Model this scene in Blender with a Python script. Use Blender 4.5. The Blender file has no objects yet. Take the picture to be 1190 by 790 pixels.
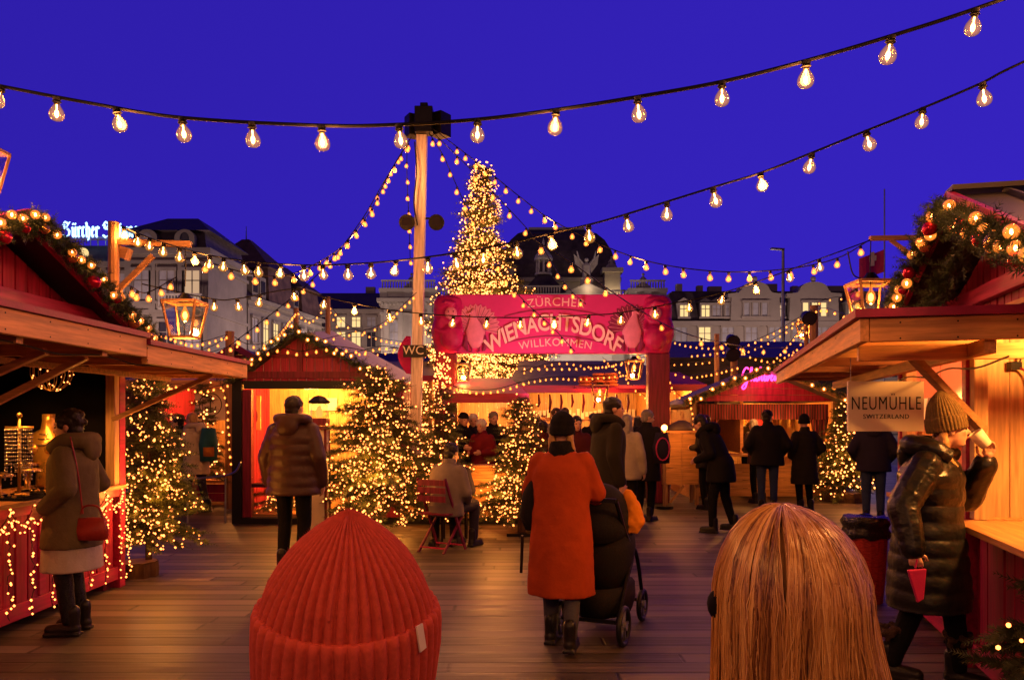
import bpy, bmesh, math, random
import numpy as np
from mathutils import Vector, Matrix, Euler, noise as mnoise
R = random.Random(11)
sc = bpy.context.scene
COL = sc.collection
F, CX, HY, CH = 925.0, 595.0, 485.0, 1.6      # focal length and horizon of the photograph, eye height
PI = math.pi; KW = 3.2; KB = {'bulb_light': 1.25, 'lantern_light': 2.6, 'stall_spot': 1.1, 'overhead_fill': 3.4, 'cabin_lamp': 2.2, 'chalet_lamp': 1.35, 'tree_glow': 2.2}
rad = math.radians
def P(px, py, Y): return Vector(((px-CX)/F*Y, Y, CH-(py-HY)/F*Y))
def V(*a): return Vector(a)
def U(a, b): return R.uniform(a, b)

# ------------------------------------------------------------------ materials
def nt(name):
    m = bpy.data.materials.new(name); m.use_nodes = True
    t = m.node_tree; t.nodes.clear()
    o = t.nodes.new('ShaderNodeOutputMaterial')
    return m, t, o
def N(t, typ, **kw):
    n = t.nodes.new(typ)
    for k, v in kw.items():
        if k.startswith('_'): setattr(n, k[1:], v)
        else: n.inputs[k.replace('__', ' ')].default_value = v
    return n
def c4(c, k=1.0): return (min(c[0]*k, 1), min(c[1]*k, 1), min(c[2]*k, 1), 1)
def mat(name, col, rough=.6, metal=0, var=.25, vs=6, bump=.15, bs=40, coat=0, spec=.5, st=(1, 1, 1), col2=None, knots=False, sheen=0, aniso=0, trans=0, bdist=.01):
    m, t, o = nt(name)
    L = t.links.new
    b = N(t, 'ShaderNodeBsdfPrincipled', Roughness=rough, Metallic=metal)
    b.inputs['Coat Weight'].default_value = coat
    b.inputs['Coat Roughness'].default_value = .15
    b.inputs['Specular IOR Level'].default_value = spec if spec != .5 else (.12 if rough >= .6 else .3)
    b.inputs['Sheen Weight'].default_value = sheen
    b.inputs['Anisotropic'].default_value = aniso
    tc = N(t, 'ShaderNodeTexCoord'); mp = N(t, 'ShaderNodeMapping', Scale=st)
    L(tc.outputs['Object'], mp.inputs['Vector'])
    n1 = N(t, 'ShaderNodeTexNoise', Scale=vs, Detail=5, Roughness=.6)
    L(mp.outputs[0], n1.inputs['Vector'])
    rp = N(t, 'ShaderNodeValToRGB')
    rp.color_ramp.elements[0].position = .3; rp.color_ramp.elements[1].position = .72
    rp.color_ramp.elements[0].color = c4(col, 1-var)
    rp.color_ramp.elements[1].color = c4(col2 or col, 1+var)
    L(n1.outputs['Fac'], rp.inputs[0])
    src = rp.outputs[0]
    if knots:
        vo = N(t, 'ShaderNodeTexVoronoi', Scale=2.2)
        mp2 = N(t, 'ShaderNodeMapping', Scale=tuple(.5+.5*a if a < 1 else 1 for a in st)); L(tc.outputs['Object'], mp2.inputs[0]); L(mp2.outputs[0], vo.inputs['Vector'])
        r2 = N(t, 'ShaderNodeValToRGB'); r2.color_ramp.elements[0].position = .03; r2.color_ramp.elements[1].position = .09
        r2.color_ramp.elements[0].color = (.25, .2, .15, 1); r2.color_ramp.elements[1].color = (1, 1, 1, 1)
        L(vo.outputs['Distance'], r2.inputs[0])
        mx = N(t, 'ShaderNodeMix', _data_type='RGBA', _blend_type='MULTIPLY'); mx.inputs[0].default_value = 1
        L(src, mx.inputs[6]); L(r2.outputs[0], mx.inputs[7]); src = mx.outputs[2]
    L(src, b.inputs['Base Color'])
    if bump:
        n2 = N(t, 'ShaderNodeTexNoise', Scale=bs, Detail=4); L(mp.outputs[0], n2.inputs['Vector'])
        bp = N(t, 'ShaderNodeBump', Strength=bump, Distance=bdist); L(n2.outputs['Fac'], bp.inputs['Height']); L(bp.outputs[0], b.inputs['Normal'])
        mr = N(t, 'ShaderNodeMapRange'); mr.inputs['To Min'].default_value = max(rough-.12, .03); mr.inputs['To Max'].default_value = min(rough+.12, 1)
        L(n1.outputs['Fac'], mr.inputs[0]); L(mr.outputs[0], b.inputs['Roughness'])
    L(b.outputs[0], o.inputs[0])
    return m
def wood(name, col, axis, rough=.55, var=.28, knots=True, vs=5):
    var *= 1.4
    st = [7, 7, 7]; st[axis] = .45
    return mat(name, col, rough, 0, var, vs, .25, 14, st=tuple(st), knots=knots, bdist=.004)
def emit(name, col, s, sampling=None):
    m, t, o = nt(name)
    e = N(t, 'ShaderNodeEmission', Color=c4(col), Strength=s); t.links.new(e.outputs[0], o.inputs[0])
    if sampling: m.cycles.emission_sampling = sampling
    return m
def bulbglass(name, tint, glow):
    m, t, o = nt(name); L = t.links.new
    fr = N(t, 'ShaderNodeLayerWeight', Blend=.35)
    tr = N(t, 'ShaderNodeBsdfTransparent', Color=(.95, .80, .52, 1)); gl = N(t, 'ShaderNodeBsdfGlossy', Roughness=.04, Color=(1, .95, .9, 1))
    mr = N(t, 'ShaderNodeMapRange'); mr.inputs['To Min'].default_value = .03; mr.inputs['To Max'].default_value = .3
    L(fr.outputs['Facing'], mr.inputs[0])
    mx = N(t, 'ShaderNodeMixShader'); L(mr.outputs[0], mx.inputs[0]); L(tr.outputs[0], mx.inputs[1]); L(gl.outputs[0], mx.inputs[2])
    em = N(t, 'ShaderNodeEmission', Color=c4(tint)); gm = N(t, 'ShaderNodeMapRange'); gm.inputs['From Min'].default_value = .1; gm.inputs['From Max'].default_value = .75; gm.inputs['To Min'].default_value = glow*1.6; gm.inputs['To Max'].default_value = glow*.25; L(fr.outputs['Facing'], gm.inputs[0]); L(gm.outputs[0], em.inputs['Strength']); ad = N(t, 'ShaderNodeAddShader')
    L(mx.outputs[0], ad.inputs[0]); L(em.outputs[0], ad.inputs[1]); L(ad.outputs[0], o.inputs[0])
    m.cycles.emission_sampling = 'NONE'
    return m
def paneglass(name, k=.08):
    m, t, o = nt(name); L = t.links.new
    tr = N(t, 'ShaderNodeBsdfTransparent', Color=(.93, .95, .94, 1)); gl = N(t, 'ShaderNodeBsdfGlossy', Roughness=.03)
    fr = N(t, 'ShaderNodeLayerWeight', Blend=.2); mr = N(t, 'ShaderNodeMapRange'); mr.inputs['To Min'].default_value = k; mr.inputs['To Max'].default_value = .7
    L(fr.outputs['Facing'], mr.inputs[0]); mx = N(t, 'ShaderNodeMixShader'); L(mr.outputs[0], mx.inputs[0]); L(tr.outputs[0], mx.inputs[1]); L(gl.outputs[0], mx.inputs[2])
    L(mx.outputs[0], o.inputs[0]); return m
def leafmat(name, c1, c2):
    m, t, o = nt(name); L = t.links.new
    tc = N(t, 'ShaderNodeTexCoord'); n1 = N(t, 'ShaderNodeTexNoise', Scale=9, Detail=3); L(tc.outputs['Object'], n1.inputs['Vector'])
    rp = N(t, 'ShaderNodeValToRGB'); rp.color_ramp.elements[0].position = .35; rp.color_ramp.elements[1].position = .65
    rp.color_ramp.elements[0].color = c4(c1); rp.color_ramp.elements[1].color = c4(c2); L(n1.outputs['Fac'], rp.inputs[0])
    d = N(t, 'ShaderNodeBsdfPrincipled', Roughness=.5); L(rp.outputs[0], d.inputs['Base Color'])
    tl = N(t, 'ShaderNodeBsdfTranslucent'); L(rp.outputs[0], tl.inputs[0]); mx = N(t, 'ShaderNodeMixShader', Fac=.25)
    L(d.outputs[0], mx.inputs[1]); L(tl.outputs[0], mx.inputs[2]); L(mx.outputs[0], o.inputs[0]); return m

MT = {}
MT['redboard'] = wood('red painted boards', (.33, .014, .062), 2, .45, .3, False)
MT['redbeam'] = wood('red painted beam', (.38, .018, .085), 1, .4, .25, False)
MT['redbeamx'] = wood('red painted beam across', (.38, .018, .08), 0, .4, .25, False)
MT['darkred'] = wood('dark maroon paint', (.15, .010, .035), 2, .5, .3, False)
MT['maroon'] = mat('maroon roofing', (.24, .014, .08), .55, var=.25, vs=4)
MT['pine_y'] = wood('pine planks lengthwise', (.56, .27, .105), 1)
MT['pine_x'] = wood('pine planks across', (.56, .27, .105), 0)
MT['pine_z'] = wood('pine planks upright', (.58, .35, .17), 2)
MT['oldwood_z'] = wood('weathered post wood', (.36, .19, .09), 2)
MT['oldwood_x'] = wood('weathered beam wood', (.36, .19, .09), 0)
MT['ochre'] = wood('ochre wood wall', (.5, .25, .09), 0)
MT['polewood'] = wood('pale planed pole', (.74, .62, .60), 2, .45)
MT['blackcloth'] = mat('black cloth lining', (.006, .005, .006), .9, var=.3, bump=.1)
MT['pinkpaint'] = mat('pink painted wall', (.62, .24, .2), .6, var=.1)
MT['roofmetal'] = mat('standing seam roof', (.045, .04, .05), .5, 0, var=.15, vs=3, bump=.05)
MT['black'] = mat('black plastic', (.008, .008, .009), .45, var=.2, bump=.05)
MT['blackmetal'] = mat('black powder coat', (.015, .013, .014), .4, .6, var=.2, bump=.05)
MT['brass'] = mat('aged brass', (.55, .33, .1), .35, .85, var=.3)
MT['gold'] = mat('golden bust', (.75, .42, .1), .3, .75, var=.2)
MT['silver'] = mat('silver jewellery', (.7, .62, .55), .22, .9, var=.2, bump=0)
MT['cream'] = mat('cream sign board', (.8, .70, .58), .6, var=.04, vs=3, bump=.03)
MT['ink'] = mat('dark lettering', (.012, .012, .015), .5, var=.1, bump=0)
MT['white'] = mat('white paint', (.75, .7, .64), .5, var=.06)
MT['tent'] = mat('white tent canvas', (.6, .58, .6), .7, var=.1, vs=2)
MT['slate'] = mat('slate roof', (.085, .062, .066), .55, var=.4, vs=1.5, bump=.3, bs=3, bdist=.1)
MT['roofbrown'] = mat('brown tile roof', (.15, .085, .075), .65, var=.4, vs=1.2, bump=.4, bs=4, bdist=.1)
MT['stone_a'] = mat('grey sandstone', (.30, .255, .215), .8, var=.18, vs=.6, bump=.3, bs=2, bdist=.05)
MT['stone_b'] = mat('pale limestone', (.42, .37, .31), .75, var=.14, vs=.5, bump=.2, bs=2, bdist=.05)
MT['stone_c'] = mat('warm plaster', (.36, .30, .25), .8, var=.14, vs=.4, bump=.2, bs=2, bdist=.05)
MT['statue'] = mat('carved stone', (.5, .45, .38), .7, var=.25, vs=3, bump=.3, bs=6, bdist=.05)
MT['darkpane'] = mat('dark window glass', (.035, .03, .045), .12, 0, var=.2, vs=1, bump=0)
MT['curtain'] = mat('window with pale curtain', (.42, .4, .42), .7, var=.2, vs=2, bump=0)
MT['litpane'] = emit('lit window', (1, .68, .28), 1.15)
MT['litpane2'] = emit('softly lit window', (1, .62, .36), .6)
MT['steel'] = mat('galvanised steel', (.3, .3, .33), .4, .8, var=.2)
MT['bark'] = mat('bark', (.09, .05, .03), .85, var=.45, vs=14, bump=.8, bs=20, st=(1, 1, .25), bdist=.03)
MT['cutwood'] = mat('sawn log face', (.42, .25, .13), .7, var=.3, vs=10)
MT['fir'] = leafmat('fir needles', (.035, .05, .016), (.11, .125, .035))
MT['firdark'] = leafmat('garland needles', (.018, .034, .014), (.055, .085, .03))
MT['fairy'] = emit('fairy light', (1, .23, .045), 7.5)
MT['fairyfar'] = emit('distant fairy light', (1, .26, .055), 8.5)
MT['filament'] = emit('glowing filament', (1, .42, .13), 46)
MT['filfar'] = emit('distant bulb filament', (1, .26, .06), 5)
MT['glass'] = bulbglass('clear bulb glass', (1, .42, .08), .17)
MT['glasswarm'] = bulbglass('amber bulb glass', (1, .24, .03), .55)
MT['pane'] = paneglass('clear pane')
MT['lampflame'] = emit('lantern flame', (1, .3, .05), 22)
MT['neon'] = emit('pink neon tube', (1, .03, .22), 7)
MT['newsneon'] = emit('blue white letter tube', (.42, .72, 1), 2.6)
MT['bauble'] = mat('crimson bauble', (.45, .01, .05), .12, .6, var=.1, bump=0)
MT['baubleg'] = mat('gold bauble', (.6, .35, .1), .15, .8, var=.1, bump=0)
MT['skin'] = mat('skin', (.56, .30, .21), .5, var=.08, vs=12, bump=.05, bs=120)
MT['lips'] = mat('lips', (.42, .10, .09), .4, var=.1, bump=0)
MT['eye'] = mat('eye', (.02, .015, .012), .15, var=.1, bump=0)
MT['banner'] = mat('crimson banner', (.56, .02, .17), .5, var=.1, vs=2, bump=.05)
MT['bannerdark'] = mat('dark red print', (.2, .008, .06), .5, var=.1, bump=.02)
MT['bannerpink'] = mat('pink print', (.66, .2, .27), .5, var=.12, bump=.02)
MT['bannertext'] = mat('pale banner lettering', (.82, .52, .42), .5, var=.05, bump=.02)
MT['archred'] = mat('red moulded figure', (.46, .012, .11), .45, var=.25, vs=5, bump=.1, bs=10)
MT['cheese'] = mat('cheese rind', (.5, .14, .05), .6, var=.25, vs=5)
MT['wicker'] = mat('red wicker', (.34, .035, .03), .6, var=.4, vs=30, bump=.6, bs=50, st=(1, 1, 3))
MT['trash'] = mat('black bin liner', (.01, .01, .012), .25, var=.2, bump=.8, bs=14, bdist=.03)

# ------------------------------------------------------------------ objects
def tag(o, label=None, cat=None, group=None, kind=None):
    if label: o['label'] = label
    if cat: o['category'] = cat
    if group: o['group'] = group
    if kind: o['kind'] = kind
    return o
def link(o, parent=None):
    COL.objects.link(o)
    if parent: o.parent = parent
    return o
def thing(name, label, cat, loc=(0, 0, 0), rotz=0, group=None, kind=None):
    o = bpy.data.objects.new(name, None); o.empty_display_size = .1
    link(o); o.location = loc; o.rotation_euler = (0, 0, rotz)
    return tag(o, label, cat, group, kind)
def wmx(o):
    m = o.matrix_basis.copy()
    while o.parent: o = o.parent; m = o.matrix_basis @ m
    return m
def share(name, src, parent, loc=None, rot=None, scale=None):
    o = bpy.data.objects.new(name, src.data if hasattr(src, 'data') else src); link(o, parent)
    if loc is not None: o.location = loc
    if rot is not None: o.rotation_euler = rot
    if scale is not None: o.scale = (scale,)*3 if isinstance(scale, (int, float)) else scale
    return o
def copy_tree(o, parent=None):
    c = o.copy(); link(c)
    if parent: c.parent = parent
    for ch in list(o.children): copy_tree(ch, c)
    return c

class MB:
    def __init__(s): s.v = []; s.f = []
    def add(s, vs, fs):
        n = len(s.v); s.v += [tuple(v) for v in vs]; s.f += [tuple(i+n for i in f) for f in fs]; return s
    def box(s, c, d, rz=0, M=None):
        x, y, z = d[0]/2, d[1]/2, d[2]/2
        m = M or (Matrix.Translation(c) @ Matrix.Rotation(rz, 4, 'Z'))
        vs = [m @ V(a*x, b*y, e*z) for a in (-1, 1) for b in (-1, 1) for e in (-1, 1)]
        return s.add(vs, [(0, 1, 3, 2), (4, 6, 7, 5), (0, 4, 5, 1), (2, 3, 7, 6), (0, 2, 6, 4), (1, 5, 7, 3)])
    def span(s, a, b):      # box from corner a to corner b
        return s.box([(a[i]+b[i])/2 for i in range(3)], [abs(a[i]-b[i]) for i in range(3)])
    def bar(s, a, b, w, h, up=(0, 0, 1)):   # w sideways, h along up
        a, b = Vector(a), Vector(b); d = b-a; L = d.length; d.normalize(); up = Vector(up)
        if abs(d.dot(up)) > .98: up = V(0, 1, 0)
        x = d.cross(up).normalized(); u = x.cross(d).normalized()
        m = Matrix((x, d, u)).transposed().to_4x4(); m.translation = (a+b)/2
        return s.box(None, (w, L, h), M=m)
    def tube(s, pts, r, n=6, cap=True):
        pts = [Vector(p) for p in pts]; k = len(pts); base = len(s.v)
        rr = r if hasattr(r, '__len__') else [r]*k
        u = None
        for i, p in enumerate(pts):
            d = (pts[min(i+1, k-1)]-pts[max(i-1, 0)])
            d = d.normalized() if d.length > 1e-9 else V(0, 0, 1)
            if u is None:
                u = d.cross(V(0, 0, 1)) if abs(d.z) < .95 else d.cross(V(1, 0, 0))
            u = (u-d*u.dot(d)).normalized(); w = d.cross(u)
            for j in range(n):
                a = 2*PI*j/n; s.v.append(tuple(p+(u*math.cos(a)+w*math.sin(a))*rr[i]))
        for i in range(k-1):
            for j in range(n):
                a = base+i*n+j; b = base+i*n+(j+1) % n
                s.f.append((a, b, b+n, a+n))
        if cap:
            s.f.append(tuple(base+j for j in reversed(range(n)))); s.f.append(tuple(base+(k-1)*n+j for j in range(n)))
        return s
    def cyl(s, a, b, r0, r1=None, n=12): return s.tube([a, b], [r0, r0 if r1 is None else r1], n)
    def rings(s, rs, n=16, cap=True):    # rs: list of (center, rx, ry[, M3]) stacked
        base = len(s.v)
        for r in rs:
            c = Vector(r[0]); m = r[3] if len(r) > 3 else None
            lb = r[4] if len(r) > 4 else None
            for j in range(n):
                a = 2*PI*j/n; k = 1+lb[0]*math.sin(lb[1]*a+lb[2]) if lb else 1; p = V(r[1]*k*math.cos(a), r[2]*k*math.sin(a), 0)
                s.v.append(tuple(c+((m @ p) if m else p)))
        for i in range(len(rs)-1):
            for j in range(n):
                a = base+i*n+j; b = base+i*n+(j+1) % n
                s.f.append((a, b, b+n, a+n))
        if cap:
            s.f.append(tuple(base+j for j in reversed(range(n)))); s.f.append(tuple(base+(len(rs)-1)*n+j for j in range(n)))
        return s
    def lathe(s, prof, c=(0, 0, 0), n=14, cap=True):
        return s.rings([((c[0], c[1], c[2]+z), r, r) for r, z in prof], n, cap)
    def ball(s, c, r, n=10, M=None):
        k = max(4, n//2+1); r = r if hasattr(r, '__len__') else (r, r, r); c = Vector(c); base = len(s.v)
        top = []
        for i in range(1, k):
            t = PI*i/k
            for j in range(n):
                a = 2*PI*j/n; p = V(r[0]*math.sin(t)*math.cos(a), r[1]*math.sin(t)*math.sin(a), -r[2]*math.cos(t))
                s.v.append(tuple(c+((M @ p) if M else p)))
        for q in (-1, 1):
            p = V(0, 0, q*r[2]); s.v.append(tuple(c+((M @ p) if M else p)))
        b0, b1 = len(s.v)-2, len(s.v)-1
        for i in range(k-2):
            for j in range(n):
                a = base+i*n+j; b = base+i*n+(j+1) % n
                s.f.append((a, b, b+n, a+n))
        for j in range(n):
            s.f.append((b0, base+(j+1) % n, base+j)); e = base+(k-2)*n; s.f.append((b1, e+j, e+(j+1) % n))
        return s
    def prism(s, poly, d, M=None):   # polygon in local xz, extruded along local y from 0 to d
        n = len(poly); vs = [V(p[0], 0, p[1]) for p in poly]+[V(p[0], d, p[1]) for p in poly]
        if M: vs = [M @ v for v in vs]
        return s.add(vs, [tuple(range(n)), tuple(reversed(range(n, 2*n)))]+[(i, i+n, (i+1) % n+n, (i+1) % n) for i in range(n)])
    def slab(s, quad, th):          # a quad given by 4 corners, thickened along its normal
        q = [Vector(p) for p in quad]; nn = (q[1]-q[0]).cross(q[3]-q[0]).normalized()*th
        return s.add(q+[p+nn for p in q], [(0, 1, 2, 3), (7, 6, 5, 4)]+[(i, i+4, (i+1) % 4+4, (i+1) % 4) for i in range(4)])
    def build(s, name, m, parent=None, world=True, smooth=False, bevel=0):
        me = bpy.data.meshes.new(name)
        vs = s.v
        if parent is not None and world:
            inv = wmx(parent).inverted(); vs = [tuple(inv @ Vector(v)) for v in vs]
        me.from_pydata(vs, [], s.f)
        bm = bmesh.new(); bm.from_mesh(me); bmesh.ops.recalc_face_normals(bm, faces=bm.faces); bm.to_mesh(me); bm.free()
        me.materials.append(MT[m] if isinstance(m, str) else m)
        if smooth: me.shade_smooth()
        o = bpy.data.objects.new(name, me); link(o, parent)
        if bevel:
            b = o.modifiers.new('b', 'BEVEL'); b.width = bevel; b.segments = 2; b.limit_method = 'ANGLE'
        return o
def struct(o): o['kind'] = 'structure'; return o
def lamp(name, loc, energy, col=(1, .5, .16), r=.05, kind='POINT', parent=None, spot=None, to=None, size=None):
    if name.split('.')[0] not in ('flood_light', 'street_light', 'neon_glow', 'arch_spot', 'heater_glow'): energy *= KW*KB.get(name, 1); col = (1, min(col[1]*.72, .38), col[2]*.5)
    l = bpy.data.lights.new(name, kind); l.energy = energy; l.color = col
    if kind in ('POINT', 'SPOT'): l.shadow_soft_size = r
    if kind == 'AREA': l.size = size or 1
    if spot: l.spot_size = rad(spot); l.spot_blend = .6
    o = bpy.data.objects.new(name, l); link(o, parent)
    loc = Vector(loc)
    if to is not None: o.rotation_euler = (Vector(to)-loc).to_track_quat('-Z', 'Y').to_euler()
    if parent: loc = wmx(parent).inverted() @ loc
    o.location = loc
    return o

def catmull(pts, per=12):
    pts = [Vector(p) for p in pts]
    if len(pts) == 2: return [pts[0].lerp(pts[1], i/per) for i in range(per+1)]
    q = [2*pts[0]-pts[1]]+pts+[2*pts[-1]-pts[-2]]; out = []
    for i in range(1, len(q)-2):
        for k in range(per):
            t = k/per; a, b, c, d = q[i-1], q[i], q[i+1], q[i+2]
            out.append(.5*((2*b)+(c-a)*t+(2*a-5*b+4*c-d)*t*t+(3*b-a-3*c+d)*t**3))
    out.append(pts[-1]); return out
def along(path, n, off=.5):
    d = [0]
    for a, b in zip(path, path[1:]): d.append(d[-1]+(b-a).length)
    out = []; L = d[-1]; j = 0
    for i in range(n):
        t = (i+off)/n*L
        while j < len(d)-2 and d[j+1] < t: j += 1
        out.append(path[j].lerp(path[j+1], (t-d[j])/max(d[j+1]-d[j], 1e-9)))
    return out
def text_mesh(body, size, M, name, m, parent, extr=.004, fn=None, spacing=1.0, offset=0.0, align='CENTER'):
    cu = bpy.data.curves.new('lettering', 'FONT'); cu.body = body; cu.size = size; cu.align_x = align
    cu.space_character = spacing; cu.offset = offset; cu.extrude = extr; cu.resolution_u = 4
    o = bpy.data.objects.new('lettering', cu); COL.objects.link(o)
    dg = bpy.context.evaluated_depsgraph_get(); me = bpy.data.meshes.new_from_object(o.evaluated_get(dg))
    bpy.data.objects.remove(o); bpy.data.curves.remove(cu)
    if fn:
        for v in me.vertices: v.co = fn(v.co.copy())
    me.transform(M)
    if parent is not None: me.transform(wmx(parent).inverted())
    me.materials.clear(); me.materials.append(MT[m]); me.name = name
    return link(bpy.data.objects.new(name, me), parent)
FACE = Matrix.Rotation(PI/2, 4, 'X')     # text in xy turned to stand in xz, facing -Y

# voxel-joined organic shapes
def organic(name, mb, m, parent=None, vox=.016, smooth=6, disp=0, dscale=.12, loc=None):
    me = bpy.data.meshes.new(name); me.from_pydata(mb.v, [], mb.f)
    o = bpy.data.objects.new(name, me); COL.objects.link(o)
    r = o.modifiers.new('r', 'REMESH'); r.mode = 'VOXEL'; r.voxel_size = vox; r.use_smooth_shade = True
    if smooth: s_ = o.modifiers.new('s', 'SMOOTH'); s_.iterations = smooth; s_.factor = .5
    if disp:
        tx = bpy.data.textures.get('folds%g' % dscale) or bpy.data.textures.new('folds%g' % dscale, 'CLOUDS')
        tx.noise_scale = dscale; d = o.modifiers.new('d', 'DISPLACE'); d.texture = tx; d.strength = disp; d.mid_level = .5
    bpy.context.view_layer.update()
    dg = bpy.context.evaluated_depsgraph_get(); nm = bpy.data.meshes.new_from_object(o.evaluated_get(dg))
    bpy.data.objects.remove(o); bpy.data.meshes.remove(me)
    nm.name = name; nm.materials.clear(); nm.materials.append(MT[m] if isinstance(m, str) else m); nm.shade_smooth()
    return link(bpy.data.objects.new(name, nm), parent)
# ------------------------------------------------------------------ ground
def deckmat():
    m, t, o = nt('wet wooden deck'); L = t.links.new
    b = N(t, 'ShaderNodeBsdfPrincipled', Roughness=.4)
    tc = N(t, 'ShaderNodeTexCoord')
    def ma(op, a, b=None, c=None):
        n = t.nodes.new('ShaderNodeMath'); n.operation = op
        for i, q in enumerate((a, b, c)):
            if q is None: continue
            if isinstance(q, (int, float)): n.inputs[i].default_value = q
            else: L(q, n.inputs[i])
        return n.outputs[0]
    sp = N(t, 'ShaderNodeSeparateXYZ'); L(tc.outputs['Object'], sp.inputs[0])
    yy = ma('DIVIDE', sp.outputs['Y'], .2); row = ma('FLOOR', yy); fy = ma('FRACT', yy)
    wn = N(t, 'ShaderNodeTexWhiteNoise', _noise_dimensions='1D'); L(row, wn.inputs['W'])
    xx = ma('MULTIPLY_ADD', sp.outputs['X'], .37, ma('MULTIPLY', wn.outputs['Value'], 9)); colm = ma('FLOOR', xx); fx = ma('FRACT', xx)
    wn2 = N(t, 'ShaderNodeTexWhiteNoise', _noise_dimensions='1D'); L(ma('MULTIPLY_ADD', row, 17.3, ma('MULTIPLY', colm, 3.7)), wn2.inputs['W'])
    ey = ma('MINIMUM', fy, ma('SUBTRACT', 1, fy)); ex = ma('MULTIPLY', ma('MINIMUM', fx, ma('SUBTRACT', 1, fx)), 13)
    edge = ma('MINIMUM', ey, ex); ms = N(t, 'ShaderNodeMapRange'); ms.inputs['From Min'].default_value = .03; ms.inputs['From Max'].default_value = .10; L(edge, ms.inputs[0])
    brv = ma('MULTIPLY', ma('MULTIPLY_ADD', wn2.outputs['Value'], .85, .13), ms.outputs[0])
    rp = N(t, 'ShaderNodeValToRGB'); e = rp.color_ramp.elements
    e[0].position = 0; e[0].color = (.006, .003, .002, 1); e[1].position = 1; e[1].color = (.19, .145, .14, 1)
    k = e.new(.1); k.color = (.035, .026, .025, 1); k = e.new(.5); k.color = (.072, .054, .052, 1)
    L(brv, rp.inputs[0])
    mp = N(t, 'ShaderNodeMapping', Scale=(.7, 16, 1)); L(tc.outputs['Object'], mp.inputs[0])
    gr = N(t, 'ShaderNodeTexNoise', Scale=1.6, Detail=7, Roughness=.65); L(mp.outputs[0], gr.inputs['Vector'])
    big = N(t, 'ShaderNodeTexNoise', Scale=.55, Detail=4); L(tc.outputs['Object'], big.inputs['Vector'])
    mx = N(t, 'ShaderNodeMix', _data_type='RGBA', _blend_type='MULTIPLY'); mx.inputs[0].default_value = .75
    r2 = N(t, 'ShaderNodeValToRGB'); r2.color_ramp.elements[0].position = .3; r2.color_ramp.elements[1].position = .68
    r2.color_ramp.elements[0].color = (.10, .10, .105, 1); r2.color_ramp.elements[1].color = (1.6, 1.55, 1.55, 1)
    L(gr.outputs['Fac'], r2.inputs[0]); L(rp.outputs[0], mx.inputs[6]); L(r2.outputs[0], mx.inputs[7])
    m2 = N(t, 'ShaderNodeMix', _data_type='RGBA', _blend_type='MULTIPLY'); m2.inputs[0].default_value = .5
    L(mx.outputs[2], m2.inputs[6]); L(big.outputs['Color'], m2.inputs[7])
    L(m2.outputs[2], b.inputs['Base Color'])
    mr = N(t, 'ShaderNodeMapRange'); mr.inputs['From Min'].default_value = .3; mr.inputs['From Max'].default_value = .7; mr.inputs['To Min'].default_value = .34; mr.inputs['To Max'].default_value = .7
    L(gr.outputs['Fac'], mr.inputs[0]); L(mr.outputs[0], b.inputs['Roughness'])
    ad = N(t, 'ShaderNodeMath', _operation='MULTIPLY_ADD'); ad.inputs[1].default_value = .5
    mm = N(t, 'ShaderNodeMath', _operation='MINIMUM'); mm.inputs[1].default_value = .08; L(brv, mm.inputs[0])
    L(gr.outputs['Fac'], ad.inputs[0]); ml = N(t, 'ShaderNodeMath', _operation='MULTIPLY'); ml.inputs[1].default_value = 9; L(mm.outputs[0], ml.inputs[0]); L(ml.outputs[0], ad.inputs[2])
    bp = N(t, 'ShaderNodeBump', Strength=.55, Distance=.012); L(ad.outputs[0], bp.inputs['Height']); L(bp.outputs[0], b.inputs['Normal'])
    L(b.outputs[0], o.inputs[0]); return m
MT['deck'] = deckmat()
MT['plaza'] = mat('dark paving', (.06, .055, .055), .6, var=.3, vs=.8)
struct(MB().box((0, 150, -.105), (900, 700, .2)).build('ground', 'plaza'))
struct(MB().box((0, 9, -.05), (44, 36, .1)).build('wooden_deck', 'deck'))

# ------------------------------------------------------------------ far buildings
WIN = {}
def window(root, p, ang, w, h, pane, arch=False, name='window', mull=True):
    """window standing on a wall: p = centre on the wall plane, ang = turn of the wall about z (0 faces -Y)"""
    k = (round(w, 2), round(h, 2), arch, mull, root['stone'])
    if k not in WIN:
        f = MB(); t = .14
        f.box((-w/2-t/2, -.06, 0), (t, .16, h)); f.box((w/2+t/2, -.06, 0), (t, .16, h))
        f.box((0, -.09, -h/2-.1), (w+2*t+.2, .28, .2))
        if arch:
            n = 10; pts = [(math.cos(PI*i/n)*(w/2+t/2), 0-.06, h/2+math.sin(PI*i/n)*(w/2+t/2)) for i in range(n+1)]
            for a, b in zip(pts, pts[1:]): f.bar(a, b, .16, t, (0, 1, 0))
        else: f.box((0, -.1, h/2+.12), (w+2*t+.14, .26, .24))
        if mull: f.box((0, -.035, 0), (.08, .05, h)); f.box((0, -.037, h*.18), (w, .05, .07))
        g = MB(); g.box((0, -.012, 0), (w, .02, h))
        if arch: g.prism([(math.cos(PI*i/10)*w/2, h/2+math.sin(PI*i/10)*w/2) for i in range(11)], .02, Matrix.Translation((0, -.022, 0)))
        fo = f.build('window', root['stone'], None); go = g.build('pane', 'darkpane', None)
        WIN[k] = (fo.data, go.data); bpy.data.objects.remove(fo); bpy.data.objects.remove(go)
    a = bpy.data.objects.new(name, WIN[k][0]); link(a, root); a.location = wmx(root).inverted() @ Vector(p); a.rotation_euler = (0, 0, ang)
    me = WIN[k][1]
    if pane != 'darkpane':
        kk = k+(pane,)
        if kk not in WIN:
            me2 = me.copy(); me2.materials.clear(); me2.materials.append(MT[pane]); WIN[kk] = me2
        me = WIN[kk]
    g = bpy.data.objects.new('pane', me); link(g, a)
    return a
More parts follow.
